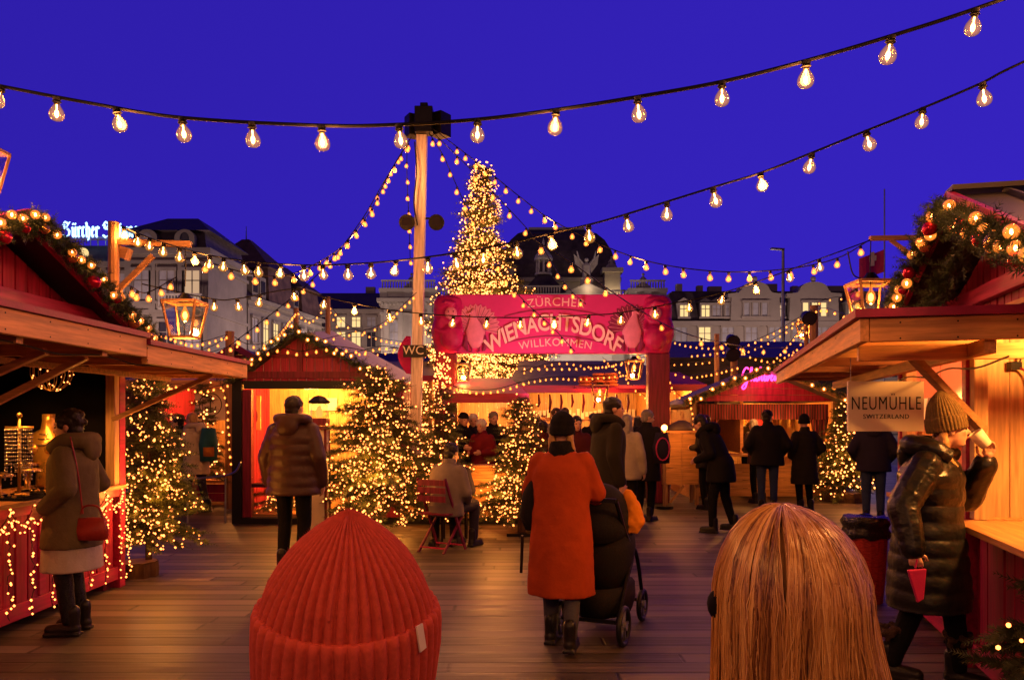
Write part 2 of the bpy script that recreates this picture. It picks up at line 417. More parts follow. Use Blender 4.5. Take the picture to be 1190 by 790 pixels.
def pick(lit=.2): 
    r = R.random(); return 'litpane' if r < lit*.6 else 'litpane2' if r < lit else 'curtain' if r < .6 else 'darkpane'

def hip(mb, x0, x1, y0, y1, z0, z1, inx, iny):
    v = [(x0, y0, z0), (x1, y0, z0), (x1, y1, z0), (x0, y1, z0), (x0+inx, y0+iny, z1), (x1-inx, y0+iny, z1), (x1-inx, y1-iny, z1), (x0+inx, y1-iny, z1)]
    return mb.add(v, [(0, 1, 5, 4), (1, 2, 6, 5), (2, 3, 7, 6), (3, 0, 4, 7), (4, 5, 6, 7), (3, 2, 1, 0)])

# newspaper building on the left
b = thing('corner_building', 'grey stone corner building with a rooftop letter sign, slate mansard roof and balcony', 'building', (-30, 64, 0)); b['stone'] = 'stone_a'
w = MB(); w.box((-26, 64.5, 7), (6, 9, 14)); w.box((-36.5, 65.5, 6.6), (15, 9, 13.2))
w.box((-26, 64.45, 14.1), (6.8, 9.7, .45)); w.box((-26, 64.47, 13.3), (6.3, 9.3, .25)); w.box((-26, 64.47, 9.6), (6.2, 9.2, .25)); w.box((-26, 64.47, 5.6), (6.25, 9.25, .3))
w.box((-36.5, 65.4, 13.3), (15.2, 9.5, .4))
for x in (-28.9, -27.1, -24.9, -23.1): w.box((x, 59.96, 11.5), (.5, .2, 3.6))
w.build('wall', 'stone_a', b)
r = MB(); hip(r, -28.9, -23.1, 60.2, 68.8, 14.3, 15.7, .25, .25); hip(r, -29.2, -22.8, 59.9, 69.1, 15.7, 17.3, 2.0, 3)
hip(r, -44, -29.2, 60.9, 70, 13.5, 15.2, 0, 2.2); ro = r.build('roof', 'slate', b)
ct = MB()
for i in range(24): ct.box((-43+i*.6, 63.1, 15.5), (.06, .06, .6))
ct.box((-36, 63.1, 15.85), (14.5, .08, .08)); ct.build('roof_railing', 'steel', b)
for x, lit in ((-27.4, 1), (-24.6, 0)):
    d = MB(); n = 12
    d.prism([(x-.75, 14.3), (x+.75, 14.3)]+[(x+.75*math.cos(PI*i/n), 15.1+.62*math.sin(PI*i/n)) for i in range(n+1)], .7, Matrix.Translation((0, 59.75, 0)))
    dd = d.build('dormer', 'stone_a', b); MB().ball((x, 59.75, 15.0), (.36, .05, .5), 12).build('pane', 'curtain' if lit else 'darkpane', dd)
for x in (-27.9, -26, -24.1):
    for z, h in ((11.5, 2.3), (7.6, 2.4), (3.6, 2.2)):
        window(b, (x, 60, z), 0, 1.15, h, 'litpane2' if (x, z) in ((-24.1, 11.5),) else 'curtain' if z > 11 else pick(.15))
bal = MB(); bal.box((-24.6, 59.4, 9.7), (3.2, 1.1, .2)); 
for i in range(14): bal.box((-26.1+i*.23, 58.9, 10.2), (.1, .1, .9))
bal.box((-24.6, 58.9, 10.7), (3.2, .16, .14)); bal.build('balcony', 'statue', b)
for i in range(7):
    for z, h in ((11.6, 2.0), (7.8, 2.4), (4, 2.2)): window(b, (-42.5+i*2.05, 61, z), 0, 1.2, h, pick(.12) if z < 11 else 'curtain')
MB().ball((-33.2, 61.6, 14.3), (.45, .2, .42), 12).build('skylight', 'litpane', b)
b['label'] = 'grey stone corner building with a slate mansard roof under the rooftop letter sign'

# blackletter rooftop sign, strokes of a slanted broad nib
BL = {  # letter: (width, strokes)
 'Z': (.95, [[(.12, .78), (.35, 1.02), (.6, .92), (.78, 1.0)], [(.74, .98), (.45, .68), (.3, .56), (.55, .56), (.76, .4), (.72, .12), (.42, -.06), (.12, .1)], [(.2, .84), (.2, .62)]]),
 'ü': (.62, [[(.1, .66), (.18, .58), (.18, .1), (.3, 0), (.46, .12)], [(.46, .68), (.46, .08), (.56, 0)], [(.2, .92), (.22, .86)], [(.44, .92), (.46, .86)]]),
 'u': (.62, [[(.1, .66), (.18, .58), (.18, .1), (.3, 0), (.46, .12)], [(.46, .68), (.46, .08), (.56, 0)]]),
 'r': (.46, [[(.1, .66), (.18, .58), (.18, .06), (.26, 0)], [(.2, .5), (.36, .68), (.46, .58)]]),
 'c': (.44, [[(.42, .6), (.3, .68), (.16, .52), (.16, .12), (.3, 0), (.42, .08)]]),
 'h': (.6, [[(.1, .98), (.18, .9), (.18, .06), (.26, 0)], [(.2, .5), (.36, .68), (.48, .54), (.48, .1), (.36, -.2)]]),
 'e': (.46, [[(.18, .36), (.42, .5), (.3, .68), (.16, .52), (.16, .12), (.3, 0), (.44, .1)]]),
 'i': (.32, [[(.08, .66), (.16, .58), (.16, .08), (.26, 0)], [(.15, .92), (.18, .86)]]),
 't': (.4, [[(.18, .9), (.18, .08), (.3, 0)], [(.05, .62), (.34, .64)]]),
 'n': (.62, [[(.1, .66), (.18, .58), (.18, .04)], [(.2, .5), (.36, .68), (.46, .56), (.46, .06), (.56, 0)]]),
 'g': (.6, [[(.44, .64), (.28, .68), (.16, .52), (.16, .14), (.28, .04), (.44, .16)], [(.44, .68), (.44, -.1), (.28, -.24), (.12, -.16)]]),
}
def nib(mb, pts, w, th, M):     # sweep a slanted nib (vector w) along the stroke
    for a, b in zip(pts, pts[1:]):
        q = [V(a[0]-w[0], 0, a[1]-w[1]), V(a[0]+w[0], 0, a[1]+w[1]), V(b[0]+w[0], 0, b[1]+w[1]), V(b[0]-w[0], 0, b[1]-w[1])]
        if (q[1]-q[0]).cross(q[3]-q[0]).length < 1e-4: continue
        mb.slab([M @ p for p in q], th)
sg = thing('rooftop_sign', 'blue white glowing blackletter sign on the roof edge of the corner building', 'sign', (-31.6, 61.2, 15.3))
x = 0; S = 1.12
words = 'Zürcher Zeitung'
tot = sum(BL[c][0] if c != ' ' else .42 for c in words); x = -34.6; k = 5.9/tot
for c in words:
    if c == ' ': x += .42*k; continue
    g = MB(); M4 = Matrix.Translation((x, 61.2, 15.48)) @ Matrix.Diagonal((k, 1, S, 1))
    for st in BL[c][1]: nib(g, st, (.072, .045), .12, M4)
    g.build('letter', 'newsneon', sg); x += BL[c][0]*k
fr = MB(); fr.bar((-34.8, 61.35, 15.3), (-28.5, 61.35, 15.3), .08, .1)
for i in range(8): fr.bar((-34.5+i*.85, 61.35, 15.0), (-34.5+i*.85, 61.35, 16.4), .05, .05)
fr.build('sign_frame', 'steel', sg)

# long wing of the same street receding behind
b = thing('arcade_building', 'long grey building with arched windows and steep brown roofs receding at left', 'building', (-23, 68, 0)); b['stone'] = 'stone_a'
dx, dy = 2.4, 17.0; Lw = math.hypot(dx, dy); du = V(dx/Lw, dy/Lw, 0); dn = V(du.y, -du.x, 0); O = V(-22.95, 69.2, 0); ang = math.atan2(du.y, du.x)
A = lambda u, n, z: O+du*u+dn*n+V(0, 0, z)
w = MB(); w.box(None, (1, 1, 1), M=Matrix.Translation(A(8.5, -5, 6)) @ Matrix.Rotation(ang, 4, 'Z') @ Matrix.Diagonal((17, 10, 12, 1)))
for z, e, h in ((12, .35, .35), (7.4, .12, .25), (4.2, .12, .25), (11.3, .15, .2)):
    w.box(None, (1, 1, 1), M=Matrix.Translation(A(8.5, -5+e/2, z)) @ Matrix.Rotation(ang, 4, 'Z') @ Matrix.Diagonal((17.3, 10+e, h, 1)))
w.build('wall', 'stone_a', b)
r = MB()
def hipo(mb, u0, u1, n0, n1, z0, z1, iu, inn):
    q = [A(u0, n0, z0), A(u1, n0, z0), A(u1, n1, z0), A(u0, n1, z0), A(u0+iu, n0+inn, z1), A(u1-iu, n0+inn, z1), A(u1-iu, n1-inn, z1), A(u0+iu, n1-inn, z1)]
    mb.add(q, [(0, 1, 5, 4), (1, 2, 6, 5), (2, 3, 7, 6), (3, 0, 4, 7), (4, 5, 6, 7), (3, 2, 1, 0)])
hipo(r, 0, 17, -10, 0, 12.2, 16.2, .6, 3)
hipo(r, 4, 9.5, -7, .1, 12.2, 15.4, .3, .3); hipo(r, 3.9, 9.6, -7.1, .2, 15.4, 18.6, 2.5, 3.3)
hipo(r, 11.6, 16.5, -7, .1, 12.2, 14.8, .3, .3); hipo(r, 11.5, 16.6, -7.1, .2, 14.8, 17.4, 1.6, 3.2)
r.build('roof', 'roofbrown', b)
for i in range(8):
    u = 1.2+i*2.1
    for z, h, ar in ((9.3, 2.1, False), (5.8, 1.9, False), (2.6, 1.5, True)): window(b, A(u, 0, z), ang, 1.15, h, pick(.1), ar)
for u in (1.5, 3, 10.4):
    d = MB(); d.box(None, (1, 1, 1), M=Matrix.Translation(A(u, -.7, 13.3)) @ Matrix.Rotation(ang, 4, 'Z') @ Matrix.Diagonal((1.2, 1.3, 1.9, 1))); dd = d.build('dormer', 'stone_a', b)
    MB().box(None, (1, 1, 1), M=Matrix.Translation(A(u, -.03, 13.3)) @ Matrix.Rotation(ang, 4, 'Z') @ Matrix.Diagonal((.8, .05, 1.2, 1))).build('pane', 'darkpane', dd)
MB().cyl(A(6.7, -3.5, 18.4), A(6.7, -3.5, 19.9), .07, .03, 6).build('finial', 'steel', b)

# low long building between
b = thing('long_house', 'low pale house with a long dark roof and many lit windows behind the pole', 'building', (-20, 95, 0)); b['stone'] = 'stone_c'
w = MB(); w.span((-26, 92, 0), (-13.6, 104, 13.9)); w.span((-26, 91.8, 13.7), (-13.6, 104.2, 14.1)); w.span((-26, 91.9, 9.2), (-13.6, 104.1, 9.45)); w.build('wall', 'stone_c', b)
r = MB(); hip(r, -26.3, -13.3, 91.6, 104.4, 14.1, 16.6, .5, 4.5); r.build('roof', 'slate', b)
for i in range(7):
    window(b, (-25+i*1.75, 92, 12.6), 0, .95, 1.15, 'litpane' if i in (0, 1, 4) else pick(.4)); window(b, (-25+i*1.75, 92, 10.6), 0, 1, 1.7, 'litpane' if i in (2, 3, 4) else pick(.3)); window(b, (-25+i*1.75, 92, 7), 0, 1, 1.7, pick(.3))
MB().box((-17.4, 98, 17), (1.1, .8, 1.2)).build('chimney', 'stone_c', b)

# opera house
b = thing('opera_house', 'pale stone opera house with dark domed roof, balustrades and rooftop sculptures', 'building', (1.3, 97, 0)); b['stone'] = 'stone_b'
w = MB(); w.span((-13.9, 86, 0), (16.3, 112, 14.2)); w.span((-14.3, 85.6, 13.6), (16.7, 112.4, 14.0)); w.span((-14.1, 85.8, 14.2), (16.5, 86.6, 14.5))
w.span((-14, 85, 0), (-8.2, 92, 15.0)); w.span((-14.4, 84.6, 13.9), (-7.8, 92.4, 14.3)); w.span((-14.2, 84.8, 15.0), (-8.0, 92.2, 15.4))
w.span((12.6, 85, 0), (16.4, 92, 15.0)); w.span((12.2, 84.6, 13.9), (16.8, 92.4, 14.3)); w.span((12.4, 84.8, 15.0), (16.6, 92.2, 15.4))
w.span((1.2, 84.4, 0), (10.6, 90, 14.6)); w.span((1.0, 84.1, 14.2), (10.8, 90, 14.7))
w.prism([(5.4, 14.7), (10.6, 14.7), (8.0, 15.9)], 3, Matrix.Translation((0, 84.3, 0)))
w.span((-1.5, 93, 14), (12.3, 108, 17.8)); w.span((-1.9, 92.6, 17.4), (12.7, 108.4, 17.9))
w.span((10.6, 91, 14), (12.4, 93.2, 18.4)); w.span((10.3, 90.7, 18.2), (12.7, 93.4, 18.7)); w.span((-1.6, 91, 14), (.2, 93.2, 18.4)); w.span((-1.9, 90.7, 18.2), (.5, 93.4, 18.7))
for x in (-13.4, -11.9, -10.3, -8.8, 13.2, 14.5, 15.8): w.span((x-.25, 84.75, 6.5), (x+.25, 85.1, 13.9))
for x in range(-7, 13, 2): w.span((x-.2, 85.7, 7), (x+.2, 86.1, 13.6))
for i in range(60): w.box((-14+i*.51, 85.55, 13.45), (.22, .3, .22))
for x0, x1 in ((-14, -8.2), (12.6, 16.4)):
    w.span((x0-.1, 84.85, 12.6), (x1+.1, 85.1, 12.85)); n = int((x1-x0)/.42)
    for i in range(n): w.box((x0+.2+i*.42, 84.72, 13.7), (.2, .3, .2))
    for x in (x0+.3, (x0+x1)/2, x1-.3): w.span((x-.4, 84.85, 14.3), (x+.4, 85.1, 15.0))
w.build('wall', 'stone_b', b)
r = MB()
prof = [(17.9, 0), (19.6, .15), (21.2, .6), (22.6, 1.3), (23.6, 2.2), (24.2, 3.3), (24.35, 3.5)]
for i, (z, d) in enumerate(prof):
    x0, x1, y0, y1 = -1.5+d, 12.3-d, 93+d, 108-d
    r.v += [(x0, y0, z), (x1, y0, z), (x1, y1, z), (x0, y1, z)]
for i in range(len(prof)-1):
    for j in range(4): r.f.append((i*4+j, i*4+(j+1) % 4, i*4+4+(j+1) % 4, i*4+4+j))
r.f.append(tuple((len(prof)-1)*4+j for j in range(4))); r.build('roof', 'slate', b)
rl = MB(); rl.span((2, 96.3, 24.3), (8.8, 96.4, 24.6)); rl.build('roof_railing', 'steel', b)
cu = MB(); hip(cu, .9, 6.1, 86, 91, 14.9, 17.6, 2.1, 2.1); cu.build('pavilion_roof', 'slate', b)
cu = MB(); cx, cy = 3.5, 88.5
for k in range(8): a = PI/4*k; cu.cyl((cx+.75*math.cos(a), cy+.75*math.sin(a), 17.5), (cx+.75*math.cos(a), cy+.75*math.sin(a), 19.0), .12, n=6)
cu.lathe([(.95, 17.4), (.95, 17.6)], (cx, cy, 0)); cu.lathe([(1.0, 19.0), (1.05, 19.2), (.9, 19.6), (.5, 20.1), (.15, 20.5), (.1, 20.9), (.14, 21.0), (.02, 21.6)], (cx, cy, 0)); cu.build('cupola', 'statue', b, smooth=False)
bl = MB()
for x0, x1, y, z in ((-7.9, 1, 86, 14.5), (10.8, 12.3, 86, 14.5), (1.2, 5.2, 84.5, 14.7), (-14, -8.2, 85, 15.4), (12.6, 16.4, 85, 15.4)):
    bl.span((x0, y, z+.75), (x1, y+.25, z+.9)); n = int((x1-x0)/.28)
    for i in range(n): bl.box((x0+(i+.5)*(x1-x0)/n, y+.12, z+.4), (.13, .13, .72))
bl.build('balustrade', 'stone_b', b)
def sculpt(x, y, z, s, wings=False):
    m = MB(); m.box((x, y, z+.25*s), (.9*s, .8*s, .5*s)); m.rings([((x, y, z+.5*s), .34*s, .28*s), ((x, y, z+1.1*s), .3*s, .25*s), ((x, y, z+1.55*s), .33*s, .24*s), ((x, y, z+1.8*s), .1*s, .1*s)], 8); m.ball((x, y, z+2.0*s), .17*s, 8)
    if wings:
        for q in (-1, 1):
            m.tube([(x+q*.2*s, y, z+1.6*s), (x+q*.6*s, y, z+2.1*s), (x+q*.75*s, y, z+2.7*s)], [.1*s, .08*s, .05*s], 5)
            m.slab([(x+q*.15*s, y+.2, z+1.7*s), (x+q*1.0*s, y+.2, z+2.5*s), (x+q*.9*s, y+.2, z+1.7*s), (x+q*.4*s, y+.2, z+1.0*s)], .1)
    else:
        for q in (-1, 1): m.rings([((x+q*.6*s, y, z), .4*s, .35*s), ((x+q*.55*s, y, z+.6*s), .32*s, .28*s), ((x+q*.35*s, y, z+1.0*s), .1*s, .1*s)], 7); m.tube([(x+q*.25*s, y, z+1.5*s), (x+q*.55*s, y-.1, z+1.1*s)], .09*s, 5)
    m.build('sculpture', 'statue', b)
sculpt(8.0, 85.5, 15.8, 1.35, True); sculpt(-11.1, 88, 15.4, 1.0); sculpt(14.5, 88, 15.4, 1.0); sculpt(11.5, 92, 18.7, .7); sculpt(-5, 88, 14.5, .9)
for x in (-12.6, -9.6, 13.9, 15.3): window(b, (x, 85, 10.2), 0, .9, 2.6, pick(.1), True)
for x in range(-6, 12, 2): window(b, (x, 86 if x < 1 or x > 10.6 else 84.4, 9.8), 0, 1.0, 2.8, pick(.2), True)

# building on the right
b = thing('mansard_building', 'beige block with dark mansard roof, two rounded stone gables and lit dormers', 'building', (27, 86, 0)); b['stone'] = 'stone_c'
w = MB(); w.span((15.2, 80, 0), (42, 94, 11.0)); w.span((15, 79.6, 10.8), (42.2, 94.4, 11.25)); w.span((15.1, 79.8, 8.4), (42.1, 94, 8.6)); w.span((15.1, 79.8, 4.9), (42.1, 94, 5.15)); w.build('wall', 'stone_c', b)
r = MB(); hip(r, 15.2, 42, 80.1, 94, 11.25, 14.4, 1.0, 1.6); r.span((16.5, 82, 14.4), (41, 92, 14.6)); r.build('roof', 'slate', b)
ch = [17.8, 20, 21.6, 27.5, 30.1, 34.5, 36.5]
for x in ch: MB().box((x, 85, 15.1), (R.choice((.6, 1.4, 2.2)), .8, U(.8, 1.4))).build('chimney', 'stone_c', b)
for i, px in enumerate((795, 820, 833, 848, 906, 967, 991, 1012)):
    x = (px-595)/925*80; d = MB(); d.box((x, 80.9, 12.35), (1.25, 1.6, 1.7)); d.prism([(x-.75, 13.2), (x+.75, 13.2), (x, 13.65)], 1.7, Matrix.Translation((0, 80.05, 0))); dd = d.build('dormer', 'slate' if i % 3 else 'stone_c', b)
    window(dd if False else b, (x, 80.1, 12.3), 0, .8, 1.15, 'litpane' if px in (795, 820, 967, 991) else 'litpane2' if px in (906,) else 'curtain')
for px in (877, 945):
    x = (px-595)/925*80; d = MB()
    d.prism([(x-2.5, 11.3), (x+2.5, 11.3), (x+2.4, 13.6), (x+2.75, 13.7), (x+2.75, 14.0), (x+1.7, 14.1)]+[(x+1.4*math.cos(PI*i/10), 14.4+.8*math.sin(PI*i/10)) for i in range(11)]+[(x-1.7, 14.1), (x-2.75, 14.0), (x-2.75, 13.7), (x-2.4, 13.6)], 2.5, Matrix.Translation((0, 79.7, 0)))
    d.ball((x, 80, 15.5), .3, 8); d.build('gable', 'stone_c', b)
    for k in (-.9, 0, .9): window(b, (x+k, 79.7, 12.4), 0, .55, 1.35, 'litpane' if px == 945 else 'curtain', mull=False)
for i in range(11):
    x = 17+i*2.35
    for z, h in ((9.7, 1.9), (6.7, 2.1), (3.2, 2.2)): window(b, (x, 80, z), 0, 1.15, h, pick(.22))
# street lamp and flag
X = (910-595)/925*45
s = thing('street_lamp', 'tall grey street lamp with a flat head arm before the beige mansard block', 'street lamp', (X, 45, 0))
pz = 1.6+(485-290)/925*45
MB().tube([(X, 45, 0), (X, 45, 5), (X, 45, pz)], [.16, .12, .08], 8).build('pole', 'steel', s)
MB().bar((X-.7, 45, pz+.05), (X+.05, 45, pz), .25, .1).build('lamp_head', 'steel', s)
p = P(1017, 303, 30); fl = thing('flag', 'small red flag with a white cross on a thin pole above right lantern', 'flag', (p.x+.35, 30, 0))
MB().cyl((p.x+.35, 30, 0), (p.x+.35, 30, 10.2), .04, .025, 6).build('pole', 'steel', fl)
f = MB(); n = 8; c = V(p.x, 30, p.z)
for i in range(n):
    a, b2 = i/n, (i+1)/n
    f.slab([c+V(.33-.95*a, .1*math.sin(a*6), .42-.35*a), c+V(.33-.95*b2, .1*math.sin(b2*6), .42-.35*b2), c+V(.33-.95*b2, .1*math.sin(b2*6), -.42-.35*b2), c+V(.33-.95*a, .1*math.sin(a*6), -.42-.35*a)], .012)
cl = f.build('cloth', 'banner', fl); MB().slab([c+V(-.28, -.06, .12), c+V(.02, -.06, .2), c+V(.02, -.06, 0), c+V(-.28, -.06, -.08)], .015).slab([c+V(-.2, -.075, .3), c+V(-.06, -.075, .33), c+V(-.06, -.075, -.2), c+V(-.2, -.075, -.22)], .012).build('cross', 'white', cl)
# lamps that light the facades (street lighting and floodlights at their feet)
for n_, x, y, e, c in (('street_light', -27, 54, 2600, (1, .62, .4)), ('street_light', -15, 66, 2600, (1, .62, .4)), ('street_light', -18, 82, 2200, (1, .66, .42)), ('street_light', 20, 70, 2600, (1, .66, .42)), ('street_light', 30, 70, 2600, (1, .66, .42)), ('flood_light', -11, 81, 1500, (1, .72, .45)), ('flood_light', -3, 82, 1300, (1, .72, .45)), ('flood_light', 6, 80, 1500, (1, .72, .45)), ('flood_light', 14.5, 81, 1400, (1, .72, .45))):
    lamp(n_, (x, y, 5.5), e*.72, (1, c[1]*1.04, c[2]*1.45), .5)
lamp('flood_light', (11.5, 89.8, 14.9), 200, (1, .72, .4), .1); lamp('flood_light', (8, 83.6, 15.2), 40, (1, .72, .45), .1)
# ------------------------------------------------------------------ helpers for stalls
def boards(mb, a, b, z0, z1, w=.13, gap=.012, th=.022, jit=.004):
    """upright boards from ground point a to b"""
    a, b = Vector(a), Vector(b); L = (b-a).length; d = (b-a)/L; n = max(1, int(round(L/w))); w = L/n
    ang = math.atan2(d.y, d.x)
    for i in range(n):
        c = a+d*(w*(i+.5)); j = U(-jit, jit)
        mb.box(None, None or (w-gap, th, z1-z0), M=Matrix.Translation((c.x-d.y*j, c.y+d.x*j, (z0+z1)/2)) @ Matrix.Rotation(ang, 4, 'Z'))
    return mb
def garland_leaf(mb, path, rad_, n, ln=.14):
    """fir twigs bristling from a path"""
    for p in along(path, n, .5):
        p = p+V(U(-1, 1), U(-1, 1), U(-1, 1))*rad_*.55
        d = V(R.gauss(0, 1), R.gauss(0, 1), R.gauss(0, 1)-.25).normalized(); l = ln*U(.6, 1.2)
        twig(mb, p, d, l, .03+.012*ln/.14)
def twig(mb, p, d, l, w, k=5):
    """a short fir twig: needle blades in pairs along a stem"""
    s = d.cross(V(U(-1, 1), U(-1, 1), U(-1, 1))).normalized(); u = d.cross(s)
    e = p+d*l
    for i in range(k):
        t = (i+.3)/k; q = p+d*(l*t); nl = w*(1.15-.6*t)
        for sg in (-1, 1):
            tip = q+(s*sg*.8+u*U(-.5, .5)+d*.75)*nl; wd = d*nl*.16
            n = len(mb.v); mb.v += [tuple(q-wd), tuple(q+wd), tuple(tip)]; mb.f.append((n, n+1, n+2))
    n = len(mb.v); z = s*w*.1; mb.v += [tuple(p-z), tuple(p+z), tuple(e+d*w*.5)]; mb.f.append((n, n+1, n+2))
def leaf_build(mb, name, m, parent):
    me = bpy.data.meshes.new(name); inv = wmx(parent).inverted() if parent else Matrix()
    va = np.array(mb.v); h = np.c_[va, np.ones(len(va))] @ np.array(inv).T
    me.from_pydata(h[:, :3].tolist(), [], mb.f); me.materials.append(MT[m]); o = bpy.data.objects.new(name, me); return link(o, parent)
_mesh = {}
def shared(key, fn):
    if key not in _mesh:
        o = fn(); _mesh[key] = o.data; bpy.data.objects.remove(o)
    return _mesh[key]
def gbulb(name, parent, p, r, lit=True):
    g = share(name, shared('gbg', lambda: MB().ball((0, 0, 0), (1, 1, 1), 14).build('x', 'glasswarm', None, smooth=True)), parent, wmx(parent).inverted() @ Vector(p), None, r)
    share('filament', shared('gbf', lambda: MB().ball((0, 0, 0), (.22, .22, .4), 8).build('x', 'filament', None, smooth=True)), g)
    return g
def gball(parent, p, r, m='bauble'):
    g = share('bauble', shared('gbb'+m, lambda: MB().ball((0, 0, 0), (1, 1, 1), 14).build('x', m, None, smooth=True)), parent, wmx(parent).inverted() @ Vector(p), None, r)
    share('cap', shared('gbc', lambda: MB().cyl((0, 0, .95), (0, 0, 1.2), .2, .2, 8).build('x', 'brass', None)), g); return g
def garland(label, paths, rad_, dens, bulbs, br=.035, balls=0, ln=.14, group='fir garlands with bulbs on the stall gables'):
    c = paths[0][0]; g = thing('garland', label, 'garland', c, group=group)
    mb = MB()
    for pth in paths: garland_leaf(mb, pth, rad_, int(dens*sum((b-a).length for a, b in zip(pth, pth[1:]))), ln)
    leaf_build(mb, 'foliage', 'firdark', g)
    for pth in paths:
        cam = V(0, 0, 1.6)
        for p in along(pth, bulbs, .5):
            q = p+(cam-p).normalized()*(rad_*1.15)+V(0, U(-.3, .3)*rad_, U(-.8, .8)*rad_); gbulb('bulb', g, q, br)
        for p in along(pth, balls, .3) if balls else ():
            q = p+(cam-p).normalized()*(rad_*.8)+V(0, U(-.5, .5)*rad_, -U(.1, .9)*rad_); gball(g, q, U(.028, .05), R.choice(('bauble', 'bauble', 'baubleg')))
    return g
FB = lambda m: shared('fb'+m, lambda: MB().ball((0, 0, 0), (1, 1, 1), 6).build('x', m, None))
def fairy(label, pts, r, m='fairy', nparts=90, group='warm fairy lights on trees and counters', wire=None):
    """a fairy-light chain: the nearest bulbs are parts, the rest one mass"""
    pts = [Vector(p) for p in pts]; c = sum(pts, V(0, 0, 0))/len(pts); g = thing('fairy_lights', label, 'fairy lights', c, group=group)
    order = sorted(pts, key=lambda p: (p-V(0, 0, 1.6)).length)
    if len(pts) <= 100: nparts = 100
    for p in order[:nparts]: share('light_bulb', FB(m), g, p-c, (U(0, 6), U(0, 6), 0), r*U(.75, 1.35))
    rest = order[nparts:]
    if rest:
        mb = MB()
        for p in rest:
            q = r*U(.75, 1.3); k = len(mb.v); mb.v += [(p.x+q, p.y, p.z), (p.x-q, p.y, p.z), (p.x, p.y+q, p.z), (p.x, p.y-q, p.z), (p.x, p.y, p.z+q), (p.x, p.y, p.z-q)]
            mb.f += [(k+a, k+b, k+c) for a in (0, 1) for b in (2, 3) for c in (4, 5)]
        mb.build('light_bulbs', m, g)['kind'] = 'stuff'
    if wire:
        mb = MB()
        for w_ in wire: mb.tube(w_, .0035, 3, False)
        mb.build('wire', 'black', g)
    return g
def strokes(mb, sts, r, M, n=5, smooth=8):
    for s_ in sts: mb.tube([M @ V(p[0], 0, p[1]) for p in (catmull([V(a, 0, c) for a, c in s_], smooth) if False else [(q.x, q.z) for q in catmull([V(a, 0, c) for a, c in s_], smooth)])], r, n)

# ------------------------------------------------------------------ stall on the left
X0 = -3.74; XC = -2.61
L = thing('market_stall', 'red gabled market stall with black lining and jewellery counter beside the woman in khaki', 'market stall', (-4.6, 5.6, 0), group='wooden market stalls')
m = MB(); boards(m, (X0, 3.2), (X0, 7.44), .2, .9, .145, .018)
m.build('counter_front', 'redboard', L)
m = MB(); m.span((X0-.04, 3.2, .08), (X0+.035, 7.5, .2)); m.span((X0-.03, 3.2, .86), (X0+.045, 7.5, .935))
for y in (3.9, 5.05, 6.3): m.span((X0-.03, y-.045, .2), (X0+.03, y+.045, .86))
m.build('rail', 'redbeam', L, bevel=.004)
m = MB()
for y in (4.3, 5.7, 6.9, 7.4): m.span((X0-.12, y-.06, 0), (X0-.03, y+.06, .08))
m.build('foot', 'darkred', L)
MB().span((X0-.75, 3.2, .937), (X0+.1, 7.52, .97)).build('counter_top', 'pine_y', L, bevel=.004)
m = MB(); m.tube(catmull([V(XC-.07, 3.2+.5*k, 2.005-.03*(k % 2)) for k in range(10)], 5), .006, 5); m.build('cable', 'black', L)
m = MB()
for y, zz in [(3.3+.4*k, 2.1 if 3.3+.4*k < 5.65 else 2.055) for k in range(12)]:
    for dz in (-.045, .04): m.cyl((XC-.002, y, zz+dz), (XC+.002, y, zz+dz), .005, n=6)
m.build('screw_heads', 'blackmetal', L)
MB().span((X0-.04, 7.40, .972), (X0+.045, 7.49, 2.2)).build('post', 'pine_z', L, bevel=.004)
m = MB(); m.span((X0-.05, 7.493, 0), (X0+.05, 7.60, 2.26)); m.build('corner_trim', 'redbeam', L, bevel=.004)
m = MB(); m.span((-6.5, 3.2, 0), (-6.45, 7.5, 2.9)); m.span((-6.45, 7.44, 0), (X0-.05, 7.49, 2.25)); m.span((-6.45, 3.2, 0), (X0-.05, 3.25, 2.25)); m.build('lining', 'blackcloth', L)
m = MB(); m.span((-6.45, 3.26, 2.2), (X0-.06, 7.43, 2.23)); m.build('ceiling', 'blackcloth', L)
m = MB(); boards(m, (-6.5, 7.62), (X0-.06, 7.62), .1, 2.25); m.build('side_wall', 'redboard', L)
# canopy flaps
m = MB()
for y0, y1, zz in ((3.0, 5.69, 2.1), (5.70, 7.85, 2.055)):
    n = 8
    for i in range(n):
        x = X0+.05+(XC-X0-.09)*i/n; m.span((x, y0, zz+.02), (x+(XC-X0-.09)/n-.006, y1, zz+.045))
m.build('canopy', 'pine_y', L)
m = MB()
for y0, y1, zz in ((3.0, 5.69, 2.1), (5.70, 7.85, 2.055)): m.span((XC-.045, y0, zz-.068), (XC, y1, zz+.065))
m.span((X0+.06, 7.8, 1.985), (XC-.05, 7.84, 2.07)); m.build('fascia', 'pine_y', L, bevel=.004)
m = MB()
for y in (3.4, 4.3, 5.2, 6.1, 6.95, 7.5): m.span((X0+.06, y-.03, 2.0), (XC-.05, y+.03, 2.07 if y > 5.7 else 2.117))
m.span((X0+.35, 3.0, 1.955), (X0+.40, 7.8, 1.998)); m.build('rafter', 'pine_x', L)
m = MB()
for y0, y1, zz in ((2.98, 5.692, 2.1), (5.698, 7.87, 2.055)): m.span((X0, y0, zz+.068), (XC+.025, y1, zz+.104))
m.build('canopy_cover', 'maroon', L)
for y, z0, m_ in ((5.2, 1.52, 'pine_x'), (4.75, 1.58, 'pine_x'), (7.42, 1.58, 'oldwood_x')):
    MB().bar((X0+.02, y, z0), (XC-.2, y+.05, 2.0), .05, .04).build('brace', m_, L)
